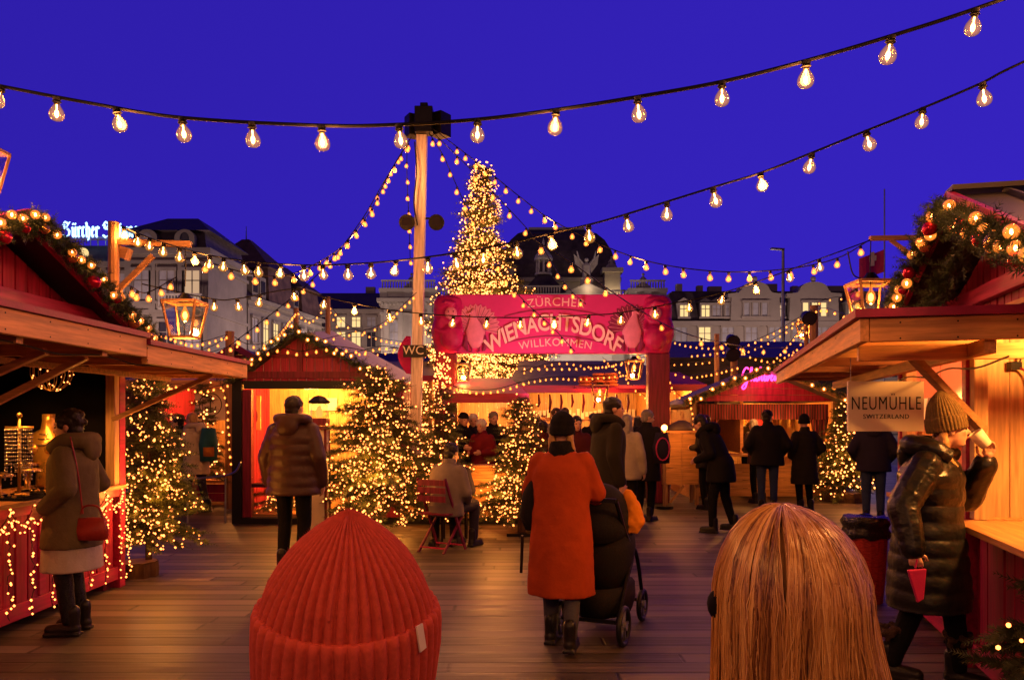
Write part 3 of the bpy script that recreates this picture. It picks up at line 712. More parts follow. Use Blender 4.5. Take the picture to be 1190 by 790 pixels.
# gable
AY, AZ, E0, E1, EZ = 5.06, 2.86, 3.45, 6.7, 2.235
m = MB(); n = 24
for i in range(n):
    y0 = E0+(E1-E0)*i/n; y1 = E0+(E1-E0)*(i+1)/n-.018; h = lambda y: AZ-.06-(abs(y-AY)/((AY-E0) if y < AY else (E1-AY)))*(AZ-EZ)
    x = -3.33+U(-.004, .004)
    m.add([(x, y0, 2.19), (x, y1, 2.19), (x, y1, h(y1)), (x, y0, h(y0)), (x-.02, y0, 2.19), (x-.02, y1, 2.19), (x-.02, y1, h(y1)), (x-.02, y0, h(y0))], [(0, 1, 2, 3), (7, 6, 5, 4), (0, 4, 5, 1), (1, 5, 6, 2), (2, 6, 7, 3), (3, 7, 4, 0)])
m.span((-3.42, E0, 2.16), (-3.38, E1, 2.3)); m.build('gable_wall', 'redboard', L)
m = MB(); m.span((-3.31, E0+.3, 2.35), (-3.26, E1-.3, 2.44)); m.build('gable_beam', 'redbeam', L, bevel=.004)
m = MB(); m.prism([(E0+.2, 2.2), (E1-.2, 2.2), (AY, AZ-.05)], .03, Matrix.Translation((-3.37, 0, 0)) @ Matrix.Rotation(PI/2, 4, 'Z')); m.build('gable_backing', 'blackcloth', L)
m = MB()
for (ya, za), (yb, zb) in (((E0, EZ), (AY, AZ)), ((AY, AZ), (E1, EZ))): m.slab([(-6.6, ya, za), (-3.08, ya, za), (-3.08, yb, zb), (-6.6, yb, zb)], .05)
m.build('roof', 'roofmetal', L)
m = MB()
for (ya, za), (yb, zb) in (((E0, EZ), (AY, AZ)), ((AY, AZ), (E1, EZ))): m.bar((-3.06, ya, za+.0), (-3.06, yb, zb+.0), .04, .13, (0, 0, 1))
m.build('barge_board', 'redbeam', L)
up = lambda y: AZ-abs(y-AY)/((AY-E0) if y < AY else (E1-AY))*(AZ-EZ)
gp = [V(-2.99, y, up(y)-.0) for y in np.linspace(AY-.03, E1+.05, 12)]; gq = [V(-2.99, y, up(y)+.0) for y in np.linspace(3.7, AY, 12)]
garland('thick fir garland with amber globes and crimson baubles on the red gable at left', [gp, gq], .075, 420, 12, .029, 6, .085)
# goods
def thing_mb(name, label, cat, parts, group=None):
    allv = [Vector(v) for mb, *_ in parts for v in mb.v]; c = V(sum(v.x for v in allv)/len(allv), sum(v.y for v in allv)/len(allv), min(v.z for v in allv))
    t = thing(name, label, cat, c, group=group)
    for mb, nm, mt, sm in parts: mb.build(nm, mt, t, smooth=sm)
    return t
c = P(50, 545, 6.9)
bx, by, bz = -4.08, 7.0, .97
mb = MB(); mb.rings([((bx, by, bz), .09, .08), ((bx, by, bz+.05), .1, .09), ((bx+.01, by, bz+.18), .105, .085), ((bx-.01, by, bz+.3), .125, .1), ((bx-.02, by, bz+.4), .155, .1), ((bx-.02, by, bz+.47), .15, .085), ((bx, by, bz+.53), .06, .055), ((bx+.01, by-.01, bz+.6), .05, .048), ((bx+.015, by-.015, bz+.66), .052, .05)], 20)
mb.ball((bx+.06, by-.08, bz+.36), (.05, .04, .05), 10); mb.ball((bx-.07, by-.08, bz+.36), (.05, .04, .05), 10)
nk = MB()
for k, (rr, dz) in enumerate(((.06, .53), (.075, .49), (.095, .44))): nk.tube([(bx+rr*math.cos(a), by-.02+rr*math.sin(a), bz+dz-.05*(1-math.sin(a))/2) for a in np.linspace(0, 2*PI, 17)], .007, 5, False)
thing_mb('bust', 'golden display bust wearing necklaces on the jewellery counter', 'bust', [(mb, 'torso', 'gold', True), (nk, 'necklace', 'silver', True)])
sx, sy = -3.93, 6.35
st = MB(); st.cyl((sx, sy, .97), (sx, sy, 1.0), .07); st.cyl((sx, sy, 1.0), (sx, sy, 1.6), .012); st.ball((sx, sy, 1.62), .022, 8); st.bar((sx-.1, sy-.02, 1.52), (sx+.1, sy+.02, 1.52), .015, .02)
ch = MB()
for i in range(14):
    x = sx-.095+i*.0146; y = sy-.019+i*.003; l = U(.28, .5)
    for k in range(int(l/.03)): ch.ball((x, y-.012, 1.5-k*.03), (.007, .007, .012), 5)
thing_mb('necklace_stand', 'tall stand hung with long bead chains on the counter left of the bust', 'jewellery stand', [(st, 'stand', 'brass', True), (ch, 'bead_chains', 'silver', True)])
for i, (y, x, s_) in enumerate(((6.15, -3.80, 1.0), (6.62, -3.86, 1.2), (6.98, -3.82, 1.0), (7.25, -3.85, .9))):
    t = MB(); t.span((x-.13*s_, y-.16*s_, .971), (x+.13*s_, y+.16*s_, .986)); t.span((x-.13*s_, y-.16*s_, .986), (x-.12*s_, y+.16*s_, 1.005)); t.span((x+.12*s_, y-.16*s_, .986), (x+.13*s_, y+.16*s_, 1.005))
    j = MB()
    for k in range(16): j.ball((x+U(-.1, .1)*s_, y+U(-.13, .13)*s_, .998), (U(.008, .018), U(.008, .018), .012), 6)
    thing_mb('jewellery_tray', ('small tray of rings at the near end of the counter', 'tray of silver trinkets under the necklace stand', 'wide tray of trinkets beside the golden bust', 'tray of trinkets near the wooden corner post')[(1, 2, 3, 0)[i]], 'tray', [(t, 'tray', 'blackcloth', False), (j, 'trinkets', R.choice(('silver', 'gold')), True)], 'trays on the jewellery counter')
for i, (y, x, h) in enumerate(((6.72, -4.08, .16), (6.88, -4.2, .2), (6.4, -4.12, .14))):
    t = MB(); t.lathe([(.05, 0), (.055, .01), (.012, .03), (.012, h), (.09, h+.01), (.1, h+.03), (.02, h+.05)], (x, y, .971), 12); b_ = MB()
    for k in range(9): a = k*.7; b_.ball((x+.085*math.cos(a), y+.085*math.sin(a), .971+h+.02), .014, 6)
    thing_mb('ring_stand', ('low round ring stand in front of the bust', 'taller round ring stand close to the bust', 'squat ring stand behind the necklace stand')[i], 'ring stand', [(t, 'stand', 'brass', True), (b_, 'rings', 'silver', True)], 'ring stands on the jewellery counter')
# globe of cold fairy lights hanging in the stall
gc = P(60, 432, 6.7); 
gs = MB()
for k in range(8):
    a0 = PI*k/8; gs.tube([gc+V(.16*math.cos(t)*math.cos(a0), .16*math.cos(t)*math.sin(a0), .16*math.sin(t)) for t in np.linspace(0, 2*PI, 20)], .004, 4, False)
gs.cyl(gc+V(0, 0, .16), (gc.x, gc.y, 2.2), .004, n=4)
gl = thing('wire_globe', 'round wire globe of tiny lights hanging inside the dark stall', 'hanging globe', gc); gs.build('wire_frame', 'brass', gl)
for k in range(60):
    d = V(R.gauss(0, 1), R.gauss(0, 1), R.gauss(0, 1)).normalized(); share('light_bulb', FB('fairyfar'), gl, d*.162, None, .0055)
lamp('stall_spot', (-3.85, 6.3, 1.93), 11, (1, .5, .12), .04, 'SPOT', None, 100, (-4.05, 6.95, 1.15))
lamp('stall_spot', (-4.1, 5.6, 1.9), 10, (1, .5, .14), .04, 'SPOT', None, 110, (-3.9, 6.2, .95))
# fairy curtain on the counter front
pts = []; wires = []
for i in range(13):
    y = 4.15+i*.275; x = X0+.07; n = 26
    w_ = [V(x+U(0, .012), y+U(-.02, .02)+.012*math.sin(k), .93-.86*(k/n)*U(.97, 1.03)) for k in range(n)]; wires.append(w_)
    dens = U(.55, 1.0)
    for q in w_:
        if R.random() < dens*.95: pts.append(q+V(.01, U(-.03, .03), 0))
for i in range(12):     # swags
    y = 4.15+i*.275; w_ = [V(X0+.085, y+.275*t, .91-.10*math.sin(PI*t)) for t in np.linspace(0, 1, 9)]; wires.append(w_)
    for t in np.linspace(0, 1, 11): pts.append(V(X0+.09+U(0, .02), y+.275*t, .9-.11*math.sin(PI*t)+U(-.025, .025)))
    for t in np.linspace(0, 1, 6): pts.append(V(X0+.08+U(0, .02), y+.275*t, .83-.09*math.sin(PI*t)+U(-.03, .03)))
for k in range(30): pts.append(V(X0+.1+U(0, .05), 7.5+U(-.03, .05), .1+.03*k))
fairy('curtain of warm fairy lights hung down the red counter front at left', pts, .0095, wire=wires)
# ------------------------------------------------------------------ stall on the right (turned towards the aisle)
RS = thing('market_stall', 'lit pine market stall with wide canopy and red counter behind the woman drinking', 'market stall', (1.89, 4.32, 0), math.atan2(-.24, .97), group='wooden market stalls')
def rb(mb, name, m, **k): return mb.build(name, m, RS, world=False, **k)
m = MB(); boards(m, (.88, -1.6), (.88, 2.95), .14, .9, .15, .02); rb(m, 'counter_front', 'redboard')
m = MB(); m.span((.835, -1.6, .04), (.90, 2.95, .16)); m.span((.83, -1.6, .85), (.90, 2.95, .915)); rb(m, 'rail', 'redbeam', bevel=.004)
m = MB(); m.span((.68, -1.6, .917), (1.5, .93, .955)); m.span((.70, 1.03, .917), (1.5, 2.85, .955)); rb(m, 'counter_top', 'pine_y', bevel=.004)
m = MB(); m.span((.80, 1.0, 0), (.88, 1.09, 2.1)); rb(m, 'corner_trim', 'redbeam', bevel=.004)
m = MB(); m.span((.80, 2.82, 0), (.88, 2.9, 2.1)); rb(m, 'corner_trim', 'redbeam', bevel=.004)
m = MB(); m.span((.82, .9, .958), (.90, .995, 2.1)); rb(m, 'post', 'pine_z', bevel=.004)
m = MB(); m.span((.82, 2.68, .958), (.90, 2.815, 2.1)); rb(m, 'post', 'pine_z', bevel=.004)
m = MB()
boards(m, (2.55, -1.6), (2.55, 2.9), 0, 2.3, .16, .006, jit=.002); rb(m, 'back_wall', 'pine_z')
m = MB(); boards(m, (.93, 2.86), (2.5, 2.86), 0, 2.2, .2, .004, jit=.001); rb(m, 'painted_wall', 'pinkpaint')
m = MB(); boards(m, (.93, 1.12), (2.5, 1.12), .0, 2.2, .16, .006, jit=.002); rb(m, 'partition', 'pine_z')
m = MB(); m.span((.95, 2.7, 1.45), (2.45, 2.84, 1.48)); rb(m, 'shelf', 'pine_y')
m = MB(); m.span((.9, -1.6, 2.24), (2.55, 2.9, 2.27)); rb(m, 'ceiling', 'pine_y')
# canopy
m = MB(); n = 9
for i in range(n): m.span((.05+.8*i/n, .05, 2.115), (.05+.8*(i+1)/n-.006, 5.5, 2.135))
rb(m, 'canopy', 'pine_y')
m = MB(); m.span((0, 0, 2.01), (.045, 5.55, 2.137)); rb(m, 'fascia', 'pine_y', bevel=.004)
m = MB(); m.span((.048, 0, 2.01), (2.6, .045, 2.137)); rb(m, 'fascia', 'pine_x', bevel=.004)
for y in (.55, 1.4, 2.3, 3.2, 4.1, 5.0): rb(MB().span((.05, y-.035, 2.02), (.86, y+.035, 2.112)), 'rafter', 'pine_x', bevel=.003)
rb(MB().span((.05, .34, 1.93), (2.5, .40, 2.018)), 'beam', 'pine_x', bevel=.003)
m = MB()
for k in range(9):
    for dz in (2.025, 2.11): m.cyl((-.002, .25+.6*k, dz), (.002, .25+.6*k, dz), .005, n=6); m.cyl((.2+.28*k, -.002, dz), (.2+.28*k, .002, dz), .005, n=6)
rb(m, 'screw_heads', 'blackmetal'); m = MB(); m.tube(catmull([V(.75, .1+.55*k, 1.925-.03*(k % 2)) for k in range(9)], 5), .006, 5); rb(m, 'cable', 'black')
m = MB(); m.span((.62, .05, 1.94), (.68, 5.4, 2.018)); rb(m, 'plate', 'pine_y', bevel=.003)
m = MB(); m.span((-.03, -.035, 2.14), (.95, 5.6, 2.185)); m.span((.95, -.035, 2.14), (2.7, .2, 2.185)); rb(m, 'canopy_cover', 'maroon')
rb(MB().bar((.86, .86, 1.52), (.40, .60, 1.96), .06, .045), 'brace', 'oldwood_x', bevel=.003)
# gable: ridge runs back along local x
GA, GZ, G0, G1, GE = .62, 2.89, -.85, 2.25, 2.30
m = MB(); n = 24
for i in range(n):
    y0 = G0+.1+(G1-G0-.2)*i/n; y1 = y0+(G1-G0-.2)/n-.022; h = lambda y: GZ-.08-(abs(y-GA)/((GA-G0) if y < GA else (G1-GA)))*(GZ-GE)
    x = .92+U(-.004, .004)
    m.add([(x, y0, 2.19), (x, y1, 2.19), (x, y1, h(y1)), (x, y0, h(y0)), (x+.02, y0, 2.19), (x+.02, y1, 2.19), (x+.02, y1, h(y1)), (x+.02, y0, h(y0))], [(0, 1, 2, 3), (7, 6, 5, 4), (0, 4, 5, 1), (1, 5, 6, 2), (2, 6, 7, 3), (3, 7, 4, 0)])
rb(m, 'gable_wall', 'redboard')
rb(MB().span((.86, G0+.3, 2.33), (.91, G1-.3, 2.43)), 'gable_beam', 'redbeam', bevel=.004)
rb(MB().prism([(G0+.2, 2.19), (G1-.2, 2.19), (GA, GZ-.1)], .03, Matrix.Translation((.985, 0, 0)) @ Matrix.Rotation(PI/2, 4, 'Z')), 'gable_backing', 'blackcloth')
m = MB()
for (ya, za), (yb, zb) in (((G0, GE), (GA, GZ)), ((GA, GZ), (G1, GE))): m.slab([(.62, ya, za), (4.4, ya, za), (4.4, yb, zb), (.62, yb, zb)], .04)
rb(m, 'roof', 'roofmetal')
m = MB()
for x in np.arange(.9, 4.4, .42): m.bar((x, G0, GE+.06), (x, GA, GZ+.06), .025, .03)
m.bar((.6, GA, GZ+.07), (4.4, GA, GZ+.07), .16, .03); rb(m, 'roof_seam', 'roofmetal')
m = MB()
for (ya, za), (yb, zb) in (((G0, GE), (GA, GZ)), ((GA, GZ), (G1, GE))): m.bar((.60, ya, za+.0), (.60, yb, zb+.0), .035, .13)
rb(m, 'barge_board', 'redbeam')
RM = wmx(RS); W = lambda x, y, z: RM @ V(x, y, z)
up = lambda y: GZ-abs(y-GA)/((GA-G0) if y < GA else (G1-GA))*(GZ-GE)
ga = [W(.54, y, up(y)-.02) for y in np.linspace(GA+.02, G1, 12)]; gb = [W(.54, y, up(y)-.02) for y in np.linspace(G0-.1, GA-.05, 12)]
garland('thick fir garland with amber globes on the gable of the right hand pine stall', [ga, gb], .085, 420, 13, .036, 6, .095)
fl = MB(); garland_leaf(fl, [W(.7, y, up(y)-.22) for y in np.linspace(GA+.1, G1-.2, 8)], .11, 300, .1); leaf_build(fl, 'foliage', 'firdark', [o for o in bpy.data.objects if o.name.startswith('garland')][-1])
# interior lamps
sl = thing('wall_spotlight', 'small white swivel spotlight glowing on the pink wall above the drinking woman', 'spotlight', W(.99, 2.6, 1.7))
c = W(.99, 2.62, 1.72); m = MB(); m.box(c+V(-.03, .03, -.06), (.07, .05, .2)); m.build('bracket', 'white', sl)
d = (W(1.5, 2.85, 1.6)-c).normalized(); m = MB(); m.cyl(c-d*.02, c+d*.16, .045, .055, 14); hd = m.build('lamp_head', 'white', sl, smooth=False)
MB().cyl(c+d*.155, c+d*.163, .045, n=12).build('lens', 'lampflame', hd)
lamp('wall_spot', c+d*.2, 34, (1, .62, .18), .03, 'SPOT', None, 140, W(1.5, 2.85, 1.55))
lamp('cabin_lamp', W(1.3, .1, 2.1), 34, (1, .55, .14), .08); lamp('stall_lamp', W(1.4, 2.0, 2.1), 16, (1, .5, .2), .08)
cb = thing('cable_fixture', 'small cable fixture with a dangling brown wire on the pine inner wall', 'cable', W(1.1, 1.05, 1.9)); p = W(1.10, 1.07, 1.93)
m = MB(); m.box(p+V(0, 0, 0), (.07, .05, .05)); m.bar(p+V(.02, -.02, .02), p+V(.05, -.04, .14), .02, .012); m.build('clip', 'black', cb)
m = MB(); m.tube(catmull([p, p+V(.06, -.05, -.06), p+V(.1, -.05, -.25), p+V(.16, -.08, -.4), p+V(.3, -.1, -.5)], 6), .008, 5); m.build('wire', 'darkred', cb)
# hanging sign
SY = 5.35; a = P(985, 443, SY); b_ = P(1073, 501, SY)
sg = thing('hanging_sign', 'cream hanging board with dark capital lettering below the right canopy', 'sign', ((a.x+b_.x)/2, SY, b_.z))
MB().span((a.x, SY-.008, b_.z), (b_.x, SY+.012, a.z)).build('board', 'cream', sg)
m = MB()
for x in (a.x+.02, b_.x-.02): m.cyl((x, SY, a.z), (x, SY, 2.0), .0025, n=4)
m.build('cord', 'steel', sg)
cx = (a.x+b_.x)/2; hh = a.z-b_.z
text_mesh('NEUMÜHLE', .104, Matrix.Translation((cx, SY-.010, b_.z+hh*.435)) @ Matrix.Diagonal((.80, 1, 1.22, 1)) @ FACE, 'lettering', 'ink', sg, .0015, offset=-.0008, spacing=1.14)
text_mesh('SWITZERLAND', .042, Matrix.Translation((cx, SY-.010, b_.z+hh*.255)) @ Matrix.Diagonal((1.0, 1, 1.0, 1)) @ FACE, 'lettering', 'ink', sg, .0015, spacing=1.12)
# bin of red wicker
bc = V((1006-595)/925*6.95, 6.95, 0)
bn = thing('waste_basket', 'red wicker waste basket lined with a black bag by the drinking woman', 'waste basket', bc)
m = MB(); m.rings([((bc.x, bc.y, 0), .14, .14), ((bc.x, bc.y, .3), .165, .165), ((bc.x, bc.y, .62), .18, .18)], 18); m.build('basket', 'wicker', bn)
m = MB(); n = 24
for i in range(6):
    z = .56+.035*i; rr = .19+.012*math.sin(i*1.9)
    m.v += [(bc.x+(rr+.012*math.sin(j*2.3+i))*math.cos(2*PI*j/n), bc.y+(rr+.012*math.sin(j*2.3+i))*math.sin(2*PI*j/n), z+.012*math.sin(j*1.7)) for j in range(n)]
for i in range(5):
    for j in range(n): m.f.append((i*n+j, i*n+(j+1) % n, i*n+n+(j+1) % n, i*n+n+j))
m.f.append(tuple(5*n+j for j in range(n))); m.build('bin_liner', 'trash', bn, smooth=True)

# ------------------------------------------------------------------ lanterns
def lantern(c, s, label, post=None):
    t = thing('lantern', label, 'lantern', c, group='tapered wooden lanterns on brackets')
    h, a, b = .5*s, .15*s, .235*s      # narrower at the foot
    lo = [V(x*a, y*a, 0) for x, y in ((-1, -1), (1, -1), (1, 1), (-1, 1))]; hi = [V(x*b, y*b, h) for x, y in ((-1, -1), (1, -1), (1, 1), (-1, 1))]
    m = MB(); c = Vector(c)
    for i in range(4):
        m.bar(c+lo[i], c+hi[i], .03*s, .03*s); m.bar(c+lo[i], c+lo[(i+1) % 4], .03*s, .03*s); m.bar(c+hi[i], c+hi[(i+1) % 4], .035*s, .035*s)
    m.build('frame', 'oldwood_z', t)
    m = MB(); m.rings([(c+V(0, 0, h+.012), b*1.05, b*1.05), (c+V(0, 0, h+.03), b*.5, b*.5), (c+V(0, 0, h+.13*s), .05*s, .05*s)], 12); m.build('cap', 'blackmetal', t)
    m = MB()
    for i in range(4): m.slab([c+lo[i]*.97, c+lo[(i+1) % 4]*.97, c+hi[(i+1) % 4]*.97, c+hi[i]*.97], .003)
    m.build('pane', 'pane', t)
    m = MB(); m.lathe([(.012, h*.9), (.02, h*.82), (.055*s, h*.72), (.065*s, h*.6), (.045*s, h*.48), (.01, h*.44)], c, 12); bb = m.build('bulb', 'glasswarm', t, smooth=True)
    MB().ball(c+V(0, 0, h*.63), (.032*s, .032*s, .055*s), 10).build('filament', 'lampflame', bb, smooth=True)
    lamp('lantern_light', c+V(0, 0, h*.32), 16*s*s, (1, .42, .1), .05)
    return t
lc = P(215, 392, 8.2); lantern(lc, .72, 'tapered wooden lantern glowing amber on the bracket beside the left gable')
rc = P(1012, 374, 8.4); lantern(rc, .82, 'tapered wooden lantern partly behind the canopy of the right stall')
lantern(P(-27, 223, 4.6), .5, 'tapered lantern cut off by the left edge of the view above the garland')
lantern(P(697, 468, 17.2), .75, 'small tapered lantern on the roof of the cheese stall')
lantern(P(737, 440, 16.6), .75, 'small tapered lantern hanging left of the red gate post')
lantern(P(538, 442, 14.6), .6, 'small dim lantern hanging right of the left gate post')
lantern(P(936, 392, 19), .75, 'small tapered lantern far behind the mulled wine stall')
# bracket frames carrying the lanterns
px = P(132, 340, 8.2)
t = thing('bracket_post', 'wooden post with a long arm and brace carrying the left lantern', 'post', (px.x, 8.2, 0))
MB().cyl((px.x, 8.2, 0), (px.x, 8.2, P(0, 258, 8.2).z), .058, .055, 10).build('pole', 'oldwood_z', t)
m = MB(); m.bar(P(132, 281, 8.2), P(222, 284, 8.2), .05, .06); m.build('arm', 'oldwood_x', t)
m = MB(); m.bar(P(136, 338, 8.22), P(178, 297, 8.22), .04, .05); m.bar(P(132, 290, 8.3), P(150, 296, 8.3), .12, .12); m.build('brace', 'oldwood_x', t)
m = MB(); m.tube([P(215, 284, 8.2), P(216, 310, 8.2), P(215, 333, 8.2)], .006, 5); m.build('chain', 'black', t)
px = P(1075, 340, 8.4)
t = thing('bracket_post', 'wooden post with an arm above the right garland carrying strings of bulbs', 'post', (px.x, 8.4, 0))
MB().cyl((px.x, 8.4, 0), (px.x, 8.4, P(0, 270, 8.4).z), .055, n=10).build('pole', 'oldwood_z', t)
m = MB(); m.bar(P(1011, 277, 8.4), P(1078, 276, 8.4), .06, .045); m.build('arm', 'oldwood_x', t); MB().bar(P(1035, 279, 8.38), P(1068, 303, 8.38), .035, .035).build('brace', 'oldwood_x', t)
m = MB(); m.tube([P(1012, 278, 8.4), P(1011, 310, 8.4), P(1012, 342, 8.4)], .006, 5); m.tube(catmull([P(985, 292, 8.4), P(991, 318, 8.4), P(1002, 324, 8.4), P(1010, 326, 8.4)], 6), .008, 5); m.build('chain', 'black', t)

# ------------------------------------------------------------------ central pole with spotlights
PX, PYY = (481-595)/925*12.6, 12.6; top = P(491, 128, 12.6)
t = thing('light_pole', 'tall pale square wooden pole with two spotlights and a WC sign', 'pole', (PX, PYY, 0))
MB().bar((PX, PYY, 0), top, .165, .165, (0, 1, 0)).build('pole', 'polewood', t, bevel=.006)
c = P(493, 141, 12.5); m = MB(); m.box(c, (.28, .24, .4)); m.box(c+V(-.2, .14, -.03), (.2, .22, .34), .5); m.box(c+V(.24, .12, -.02), (.24, .26, .36), -.6); m.box(c+V(.0, 0, .24), (.12, .12, .07)); m.build('speaker_box', 'blackmetal', t, bevel=.01)
for q, px in ((-1, 474), (1, 508)):
    c = P(px, 258, 12.45); m = MB(); m.cyl(c+V(0, .1, .03), c+V(0, -.1, -.03), .10, .12, 14); m.cyl(c+V(0, -.1, -.03), c+V(0, -.13, -.04), .125, .125, 14); h_ = m.build('spotlight', 'blackmetal', t, smooth=False)
    MB().cyl(c+V(0, -.12, -.035), c+V(0, -.135, -.042), .085, n=14).build('lens', 'darkpane', h_)
m = MB(); m.bar(P(474, 254, 12.66), P(508, 254, 12.66), .03, .03); m.tube(catmull([P(485, 262, 12.48), P(481, 235, 12.46), P(484, 200, 12.46), P(482, 165, 12.5)], 6), .012, 5); m.build('cable_clip', 'black', t)
c = P(482, 408, 12.45); m = MB(); m.box(c, (.36, .03, .19)); w_ = m.build('sign_plate', 'black', t)
text_mesh('WC', .19, Matrix.Translation(c+V(-.02, -.017, -.05)) @ FACE, 'lettering', 'white', w_, .002)
p0 = P(470, 392, 12.7); m = MB(); n = 10
for i in range(n):
    za = p0.z+.02-.6*i/n; zb = p0.z+.02-.6*(i+1)/n; w1 = .16*math.sin(PI*(i+.3)/(n+.6)); w2 = .16*math.sin(PI*(i+1.3)/(n+.6))
    m.slab([(p0.x+.1, 12.72, za), (p0.x+.1, 12.72, zb), (p0.x+.1-w2-.04, 12.66, zb), (p0.x+.1-w1-.04, 12.66, za)], .02)
m.build('pennant', 'banner', t)

# ------------------------------------------------------------------ entrance arch
AYY = 15.0
t = thing('entrance_arch', 'crimson entrance arch with a lettered banner, printed turkeys and moulded figures', 'arch', ((641-595)/925*AYY, AYY, 0))
zb, zt = P(0, 411, AYY).z, P(0, 343, AYY).z; xl, xr = (505-595)/925*AYY, (778-595)/925*AYY
m = MB(); m.span((xl+.02, AYY-.15, 0), (xl+.42, AYY+.15, zb)); m.build('post', 'darkred', t, bevel=.02)
m = MB(); m.span((xr-.42, AYY-.15, 0), (xr-.02, AYY+.15, zb)); m.build('post', 'darkred', t, bevel=.02)
m = MB(); m.span((xl+.34, AYY-.12, zb), (xr-.34, AYY+.12, zt)); bn = m.build('banner', 'banner', t, bevel=.02)
xc = (644-595)/925*AYY; yf = AYY-.128
def arc(R0, cz):      # bend a text line over a circle of radius R0
    def f(v): a = v.x/R0; return V(R0*math.sin(a)*1.0+0+v.y*math.sin(a), (R0+v.y)*math.cos(a)-R0, v.z)
    return f
SH = Matrix.Translation((0, 0, 0))
text_mesh('ZÜRCHER', .225, Matrix.Translation((xc+.02, yf, P(0, 356.5, AYY).z)) @ FACE, 'lettering', 'bannertext', bn, .006, arc(4.2, 0), 1.08)
text_mesh('WIENACHTSDORF', .44, Matrix.Translation((xc-.02, yf-.05, P(0, 384.5, AYY).z)) @ Matrix.Diagonal((.70, 1, .96, 1)) @ FACE, 'lettering', 'bannertext', bn, .006, arc(3.35, 0), .97, .009)
text_mesh('WILLKOMMEN', .205, Matrix.Translation((xc+.02, yf, P(0, 402.5, AYY).z)) @ Matrix.Diagonal((.95, 1, 1, 1)) @ FACE, 'lettering', 'bannertext', bn, .006, arc(3.6, 0), 1.08)
m = MB()
for z0, w_, R0 in ((P(0, 357, AYY).z-.05, .95, 3.2), (P(0, 391, AYY).z-.0, .95, 3.2)):
    for i in range(12):
        a0 = -w_/R0+2*w_/R0*i/12; a1 = a0+2*w_/R0/12; m.bar((xc+R0*math.sin(a0), yf-.004, z0+R0*(math.cos(a0)-1)), (xc+R0*math.sin(a1), yf-.004, z0+R0*(math.cos(a1)-1)), .012, .02, (0, 0, 1))
m.build('printed_line', 'bannerdark', bn)
for q, px in ((-1, 553), (1, 733)):
    c = P(px, 383, AYY); c.y = yf
    fan = MB(); feathers = 17
    for i in range(feathers):
        a = rad(-8+196*i/(feathers-1)); r1 = .47; wd = .046
        d = V(math.cos(a), 0, math.sin(a)); s_ = V(-d.z, 0, d.x)
        pts_ = [c+d*.08, c+d*.3+s_*wd*.6, c+d*r1*.88+s_*wd, c+d*r1, c+d*r1*.88-s_*wd, c+d*.3-s_*wd*.6]; off = V(0, -.004-.002*(i % 2), 0)
        fan.add([p+off for p in pts_]+[p+off+V(0, -.008, 0) for p in pts_], [(0, 1, 2, 3, 4, 5), (11, 10, 9, 8, 7, 6)]+[(k, k+6, (k+1) % 6+6, (k+1) % 6) for k in range(6)])
    tk = fan.build('printed_turkey', 'bannerpink' if q < 0 else 'bannerdark', bn)
    rb_ = MB()
    for i in range(feathers): a = rad(-8+196*i/(feathers-1)); d = V(math.cos(a), 0, math.sin(a)); rb_.bar(c+d*.1+V(0, -.016, 0), c+d*.43+V(0, -.016, 0), .006, .009)
    rb_.build('feather_quill', 'bannerdark' if q < 0 else 'bannerpink', tk)
    bd = MB(); bd.rings([(c+V(0, -.03, -.36), .07, .02), (c+V(0, -.03, -.22), .16, .03), (c+V(0, -.03, -.05), .19, .035), (c+V(.02*q, -.03, .12), .11, .03), (c+V(.05*q, -.03, .25), .055, .025), (c+V(.05*q, -.03, .32), .05, .025), (c+V(.04*q, -.03, .37), .02, .015)], 12); bd.tube([c+V(.07*q, -.05, .3), c+V(.16*q, -.05, .27)], [.025, .006], 6)
    bd.build('turkey_body', 'bannerpink', tk, smooth=True)
    lg = MB()
    for k in (-.07, .07): lg.bar(c+V(k, -.03, -.34), c+V(k, -.03, -.42), .02, .02); lg.bar(c+V(k, -.03, -.42), c+V(k+.05*q, -.03, -.43), .02, .02)
    lg.rings([(c+V(-.16, -.035, -.12), .03, .01), (c+V(-.19, -.035, -.3), .05, .014), (c+V(-.15, -.035, -.42), .02, .01)], 8); lg.rings([(c+V(.16, -.035, -.12), .03, .01), (c+V(.19, -.035, -.3), .05, .014), (c+V(.15, -.035, -.42), .02, .01)], 8)
    lg.build('turkey_wing', 'bannerdark', tk)
